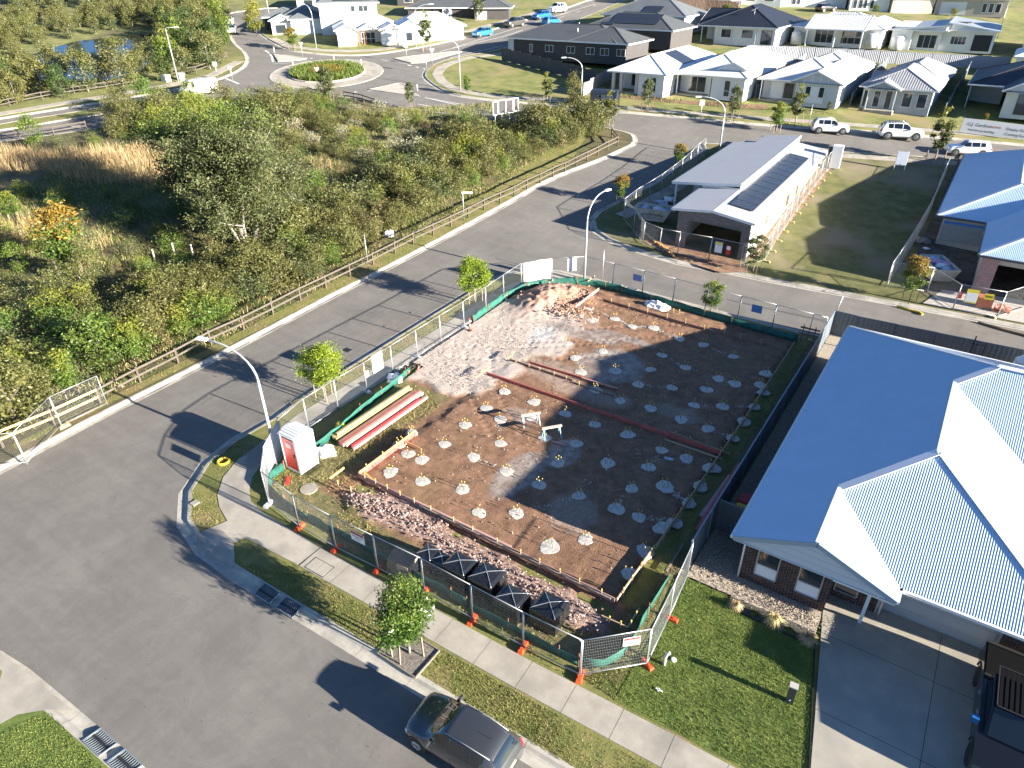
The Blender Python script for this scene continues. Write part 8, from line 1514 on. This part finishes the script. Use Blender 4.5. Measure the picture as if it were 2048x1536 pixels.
def car(lab, x, y, z, rz, kind, L_, W_, H_, pm, rails_=False, cat='car', rack=None, low=False, tilt=0):
    r = thing('parked_car', lab, cat, (x, y, z), rz); r.rotation_euler = (0, tilt, rz); st = smooth(ST[kind], 5); n = len(st)
    def ring(s):
        f, lo, be, to, wl, wb, wt = s; X_ = -f*L_+L_/2; hw = W_/2; lo, be, to = lo*H_, be*H_, to*H_; wl, wb, wt = wl*hw, wb*hw, wt*hw
        h = [(0, lo), (wl*.86, lo), (wl*.97, lo+(be-lo)*.18), (wl, lo+(be-lo)*.45), (wb*.995, lo+(be-lo)*.8), (wb*.965, be), ((wb*.95+wt)/2, (be+to*.97)/2), (wt, to*.972 if to > be*1.2 else to*.99), (wt*.82, to*.995), (wt*.4, to*1.006), (0, to*1.008)]
        return [(X_, -a, b) for a, b in h]+[(X_, a, b) for a, b in h[-2:0:-1]]
    R_ = [ring(s) for s in st]; m = len(R_[0]); V = [p for q in R_ for p in q]; Q = [(i*m+k, i*m+(k+1) % m, (i+1)*m+(k+1) % m, (i+1)*m+k) for i in range(n-1) for k in range(m)]
    me = fast_mesh('body', V, Q, pm, smooth=True); bo = link('body', me, r)
    for e, rev in ((0, False), (n-1, True)): c = MB(); c.face(R_[e] if not rev else R_[e][::-1], sm=False); c.build('bumper_panel', pm, r)
    A_ = np.array(V).reshape(n, m, 3)
    def patch(name, s0, s1, k0, k1, mm, off=.007, parent=r, inset=(0, 0)):
        """a strip of the body surface between station fractions and ring positions, raised a little"""
        S_ = st[:, 0]; us = np.linspace(s0, s1, 9); ks = np.linspace(k0, k1, 7); G = np.zeros((9, 7, 3))
        for a, u in enumerate(us):
            i = min(max(np.searchsorted(S_, u)-1, 0), n-2); t = (u-S_[i])/(S_[i+1]-S_[i]+1e-9)
            for b, kk in enumerate(ks): k = int(math.floor(kk)); f = kk-k; p = A_[i, k % m]*(1-f)+A_[i, (k+1) % m]*f; q = A_[i+1, k % m]*(1-f)+A_[i+1, (k+1) % m]*f; G[a, b] = p*(1-t)+q*t
        du = np.gradient(G, axis=0); dv = np.gradient(G, axis=1); nn = np.cross(du, dv); nn /= np.linalg.norm(nn, axis=2)[..., None]+1e-9; c = G-np.array([0, 0, H_*.5]); sg = np.sign((nn*c).sum(2).mean()) or 1
        G2 = G+nn*sg*off; vv = G2.reshape(-1, 3); qq = [(a*7+b, a*7+b+1, (a+1)*7+b+1, (a+1)*7+b) for a in range(8) for b in range(6)]; return link(name, fast_mesh(name, vv, qq, mm, smooth=True), parent)
    k1 = m-10                                            # mirrored ring positions of the other side
    if kind == 'van': gl = [(.235, .34)]; ws = (.115, .215); rw = None
    else: gl = [(.315, .50), (.515, .70), (.715, .83)]; ws = (.29, .405); rw = (.90, .962)
    for a, b in gl:
        patch('side_window', a+.02 if a < .33 else a, b, 5.12, 6.85, M_CGL); patch('side_window', a+.02 if a < .33 else a, b, m-6.85, m-5.12, M_CGL)
    patch('windscreen', *ws, 7.15, m-7.15, M_CGL)
    if rw: patch('rear_window', *rw, 7.2, m-7.2, M_CGL)
    for s in (1, -1):
        ka = (3.6, 5.0) if s == 1 else (m-5.0, m-3.6); patch('headlight', .012, .075, *ka, M_LIT); patch('tail_light', .955 if kind != 'van' else .98, .995, 3.6 if s == 1 else m-5.6, 5.6 if s == 1 else m-3.6, M_TAIL)
        mi = MB(); mi.hexa([(L_/2-L_*.335, s*W_*.48, H_*.62), (L_/2-L_*.30, s*W_*.48, H_*.62), (L_/2-L_*.305, s*W_*.60, H_*.63), (L_/2-L_*.335, s*W_*.60, H_*.63), (L_/2-L_*.335, s*W_*.48, H_*.70), (L_/2-L_*.31, s*W_*.48, H_*.70), (L_/2-L_*.315, s*W_*.60, H_*.71), (L_/2-L_*.335, s*W_*.60, H_*.71)]); mi.build('wing_mirror', pm, r)
        if rails_: q = MB(); q.tube([(L_/2-L_*.45, s*W_*.335, H_*.985), (L_/2-L_*.65, s*W_*.34, H_*1.01), (L_/2-L_*.88, s*W_*.32, H_*.95)], .014, 5); q.build('roof_rail', M_GALV, r)
        for hx in (.50, .68): q = MB(); q.box(L_/2-L_*hx-.07, L_/2-L_*hx+.07, s*W_*.49-.015, s*W_*.49+.022, H_*.585, H_*.605); q.build('door_handle', pm, r)
        for wx in (.175, .80):
            rr = H_*(.205 if kind == 'hatch' else .225 if kind == 'suv' else .165); X_ = L_/2-L_*wx; y0 = s*(W_/2-.19); y1 = s*(W_/2+.012); w_ = MB()
            ar = MB(); ar.tube([(X_, s*(W_/2-.2), rr+.01), (X_, s*(W_/2+.004), rr+.01)], rr*1.16, 20); ar.build('wheel_arch', BLK, r)
            w_.tube([(X_, y0, rr), (X_, y1-s*.02, rr), (X_, y1, rr)], [rr, rr, rr*.93], 20); wh = w_.build('wheel', M_TYRE, r)
            ri = MB(); ri.tube([(X_, y1-s*.005, rr), (X_, y1+s*.008, rr)], [rr*.62, rr*.6], 16); [ri.bar((X_, y1+s*.012, rr), (X_+math.cos(a)*rr*.6, y1+s*.012, rr+math.sin(a)*rr*.6), .045, .01) for a in np.linspace(0, 2*PI, 8)[:-1]]; ri.build('rim', M_RIM, wh)
    if rack: q = MB(); [q.bar((L_/2-L_*f, -W_*.33, H_*1.03), (L_/2-L_*f, W_*.33, H_*1.03), .05, .04) for f in np.linspace(.46, .80, 7)]; q.build('roof_rack', BLK, r)
    return r
car('dark grey hatchback parked at the near kerb with its long shadow ahead', -4.68, -11.72, .02, PI+.045, 'hatch', 3.8, 1.70, 1.52, paint('graphite', (.065, .07, .078), .5), True)
hb = [o for o in COL.objects if o.get('label', '').startswith('dark grey hatchback')][0]
for x_ in (.62, -.12, -.80):
    for s in (1, -1): q = MB(); q.box(x_-.006, x_+.006, s*.845-.006, s*.845+.008, .3, .93); q.build('door_seam', BLK, hb)
q = MB(); q.box(-1.93, -1.90, -.19, .19, .72, .83); q.build('number_plate', mat('plate_yellow', (.6, .55, .3), .5), hb); q = MB(); q.tube([(-1.1, 0, 1.5), (-1.25, 0, 1.68)], .008, 5); q.build('aerial', BLK, hb)
car('white small SUV, leftmost of the three on the display street', -12.7, 71.35+.75, T(-12.7, 72)+.02, math.radians(19), 'suv', 4.3, 1.8, 1.64, paint('white', (.72, .73, .74), 0, .3), True)
car('white off road SUV with dark roof rack, middle of the three', -5.2, 73.2+1.05, T(-5.2, 74)+.08, math.radians(18), 'suv', 4.8, 1.9, 1.85, MATS['paint_white'], True, rack=True)
car('white crossover facing left, rightmost of the three', 2.1, 72.6, T(2.1, 72.6)+.02, math.radians(198), 'suv', 4.3, 1.77, 1.55, MATS['paint_white'])
def pxcar(px, py, rz, lab, kind, L_, W_, H_, pm, cat='car', **k): x, y = XY(px, py, .0); return car(lab, x, y, T(x, y)+.03, rz, kind, L_, W_, H_, pm, cat=cat, **k)
eA, eB = np.array(XY(744, 111)), np.array(XY(1046, 44)); re = ang(eA, eB)
pxcar(400, 190, ang(XY(430, 183), XY(372, 196)), 'white van driving on the dual road left of the roundabout', 'van', 5.2, 1.95, 2.1, MATS['paint_white'], 'van')
pxcar(965, 73, re+PI, 'light blue hatchback on the wide street beside the carport', 'hatch', 4.2, 1.8, 1.5, paint('blue', (.03, .22, .48), .3)); pxcar(1029, 54, re+PI, 'grey SUV parked on the wide street between the blue cars', 'suv', 4.6, 1.85, 1.7, paint('grey', (.10, .095, .085), .5)); pxcar(1083, 38, re+PI, 'bright blue hatchback parked beyond the grey SUV', 'hatch', 4.4, 1.8, 1.5, paint('cobalt', (.015, .16, .52), .3)); pxcar(1114, 26, re+PI, 'white off road car with spare wheel farthest up the wide street', 'suv', 4.7, 1.9, 1.9, MATS['paint_white'])
pxcar(1103, 50, re, 'blue car half hidden behind the long charcoal roof', 'hatch', 4.2, 1.8, 1.5, MATS['paint_blue']); pxcar(459, 49, ang(XY(480, 80), XY(462, 40)), 'white car parked on the turning street, farther of two', 'hatch', 4.2, 1.8, 1.5, MATS['paint_white']); pxcar(463, 67, ang(XY(480, 80), XY(462, 40)), 'white car parked on the turning street, nearer of two', 'hatch', 4.2, 1.8, 1.5, MATS['paint_white'])
pxcar(569, 46, re+PI, 'silver car on the drive of the dark brick house', 'suv', 4.5, 1.85, 1.6, paint('silver', (.45, .46, .48), .5)); pxcar(884, 74, re+PI, 'white car under the carport of the pale blue shaded house', 'hatch', 4.2, 1.8, 1.5, MATS['paint_white']); pxcar(1650, 24, math.radians(60), 'black car before the top row garage', 'suv', 4.5, 1.85, 1.6, paint('black', (.005, .005, .006), .1))
# dark trailer
tx, ty_ = (-41.7+-37.9)/2, (64.12+65.3)/2+1.0; r = thing('horse_trailer', 'dark blue box trailer with open side parked before the stone pillar house', 'trailer', (tx, ty_, T(tx, ty_)+.05), math.radians(14)); M_NAVY = mat('navy_paint', (.018, .025, .04), .4); st_ = MB(); prof = [(-1.05, .5), (1.05, .5), (1.1, 1.3), (1.0, 2.2), (.7, 2.45), (-.7, 2.45), (-1.0, 2.2), (-1.1, 1.3)]
for a, b in ((-1.9, 1.6),): 
    for k in range(8): j = (k+1) % 8; st_.face([(a, *prof[k]), (a, *prof[j]), (b, *prof[j]), (b, *prof[k])][::-1], sm=False)
    st_.face([(a, *p) for p in prof]); st_.face([(b, *p) for p in prof][::-1])
st_.build('body', M_NAVY, r); b = MB(); b.box(-.4, 1.2, -1.13, -1.11, 1.1, 2.0); b.build('side_panel', mat('panel_slate', (.05, .07, .10), .4), r); b = MB(); b.bar((1.6, -.4, .5), (2.9, 0, .5), .08); b.bar((1.6, .4, .5), (2.9, 0, .5), .08); b.build('drawbar', BLK, r)
for s in (-1, 1):
    for xx in (-.6, .25): w_ = MB(); w_.tube([(xx, s*.85, .34), (xx, s*1.08, .34)], .34, 16); w_.build('wheel', M_TYRE, r)
b = MB(); b.box(-1.0, 1.0, -.55, .55, .9, .96); b.build('ramp', M_WHT, r) if False else None
# ute on the driveway: tray with hard lid, slatted roof platform
r = thing('utility_truck', 'black utility truck on the driveway with slatted roof platform and hard tray cover', 'ute', (9.86, -1.55, .165), -PI/2); PB = paint('black', (.005, .005, .006), .1)
L_ = 5.3; hw = .93
def yb(name, prof, y0, y1, m, par=r):
    """a solid from a side outline (x along the truck, z up)"""
    b = MB(); n = len(prof); [b.face([(prof[k][0], y0, prof[k][1]), (prof[(k+1) % n][0], y0, prof[(k+1) % n][1]), (prof[(k+1) % n][0], y1, prof[(k+1) % n][1]), (prof[k][0], y1, prof[k][1])]) for k in range(n)]; b.face([(p[0], y0, p[1]) for p in prof][::-1]); b.face([(p[0], y1, p[1]) for p in prof]); return b.build(name, m, par)
yb('body', [(-2.6, .45), (2.65, .35), (2.7, .8), (2.55, 1.08), (1.35, 1.18), (-.85, 1.2), (-2.6, 1.2)], -hw, hw, PB); yb('cab', [(1.4, 1.18), (.65, 1.78), (-.7, 1.80), (-.95, 1.2)], -.76, .76, PB)
yb('windscreen', [(1.36, 1.225), (.69, 1.765), (.70, 1.79), (1.40, 1.24)], -.68, .68, M_CGL)
for s in (-1, 1): yb('side_window', [(1.15, 1.24), (.62, 1.70), (-.55, 1.72), (-.78, 1.24)], s*.765, s*.775, M_CGL)
b = MB(); b.box(-2.55, -1.0, -.88, .88, 1.201, 1.25); b.build('tray_cover', mat('cover_black', (.004, .004, .005), .7, spec=.1), r); b = MB(); b.box(-2.62, -2.5, -.9, .9, 1.2, 1.29); b.box(-1.05, -.97, -.9, .9, 1.2, 1.29); b.build('cover_edge', BLK, r)
b = MB(); b.box(-2.62, -2.55, -.85, .85, .6, 1.19); b.build('tailgate', PB, r)
rk = MB(); [rk.bar((-.95, y, 1.93), (.75, y, 1.93), .035, .04) for y in (-.66, .66)]; rk.bar((-.95, -.66, 1.93), (-.95, .66, 1.93), .035, .04); rk.bar((.75, -.66, 1.93), (.75, .66, 1.93), .035, .04); ro = rk.build('roof_platform', BLK, r)
for k in range(9): b = MB(); y = -.58+k*.145; b.box(-.93, .73, y-.045, y+.045, 1.935, 1.955); b.build('slat', mat('slat_black', (.005, .005, .006), .6, spec=.1), ro)
for s in (-1, 1):
    for wx in (-1.65, 1.65): w_ = MB(); w_.tube([(wx, s*.70, .39), (wx, s*.92, .39), (wx, s*.935, .39)], [.39, .39, .35], 20); wh = w_.build('wheel', M_TYRE, r); w_ = MB(); w_.tube([(wx, s*.935, .39), (wx, s*.945, .39)], .24, 14); w_.build('rim', BLK, wh); f = MB(); f.tube([(wx+.5*math.cos(a), s*.92, .42+.46*math.sin(a)) for a in np.linspace(0, PI, 9)], .045, 6); f.build('wheel_flare', BLK, r)
    m_ = MB(); m_.box(1.0, 1.14, min(s*.95, s*1.15), max(s*.95, s*1.15), 1.2, 1.42); m_.build('wing_mirror', mat('mirror_blue', (.05, .25, .6), .1, metal=.5), r)
    for hx in (-.35, .5): h_ = MB(); h_.box(hx-.1, hx+.1, min(s*.93, s*.965), max(s*.93, s*.965), 1.02, 1.06); h_.build('door_handle', M_GALV, r)
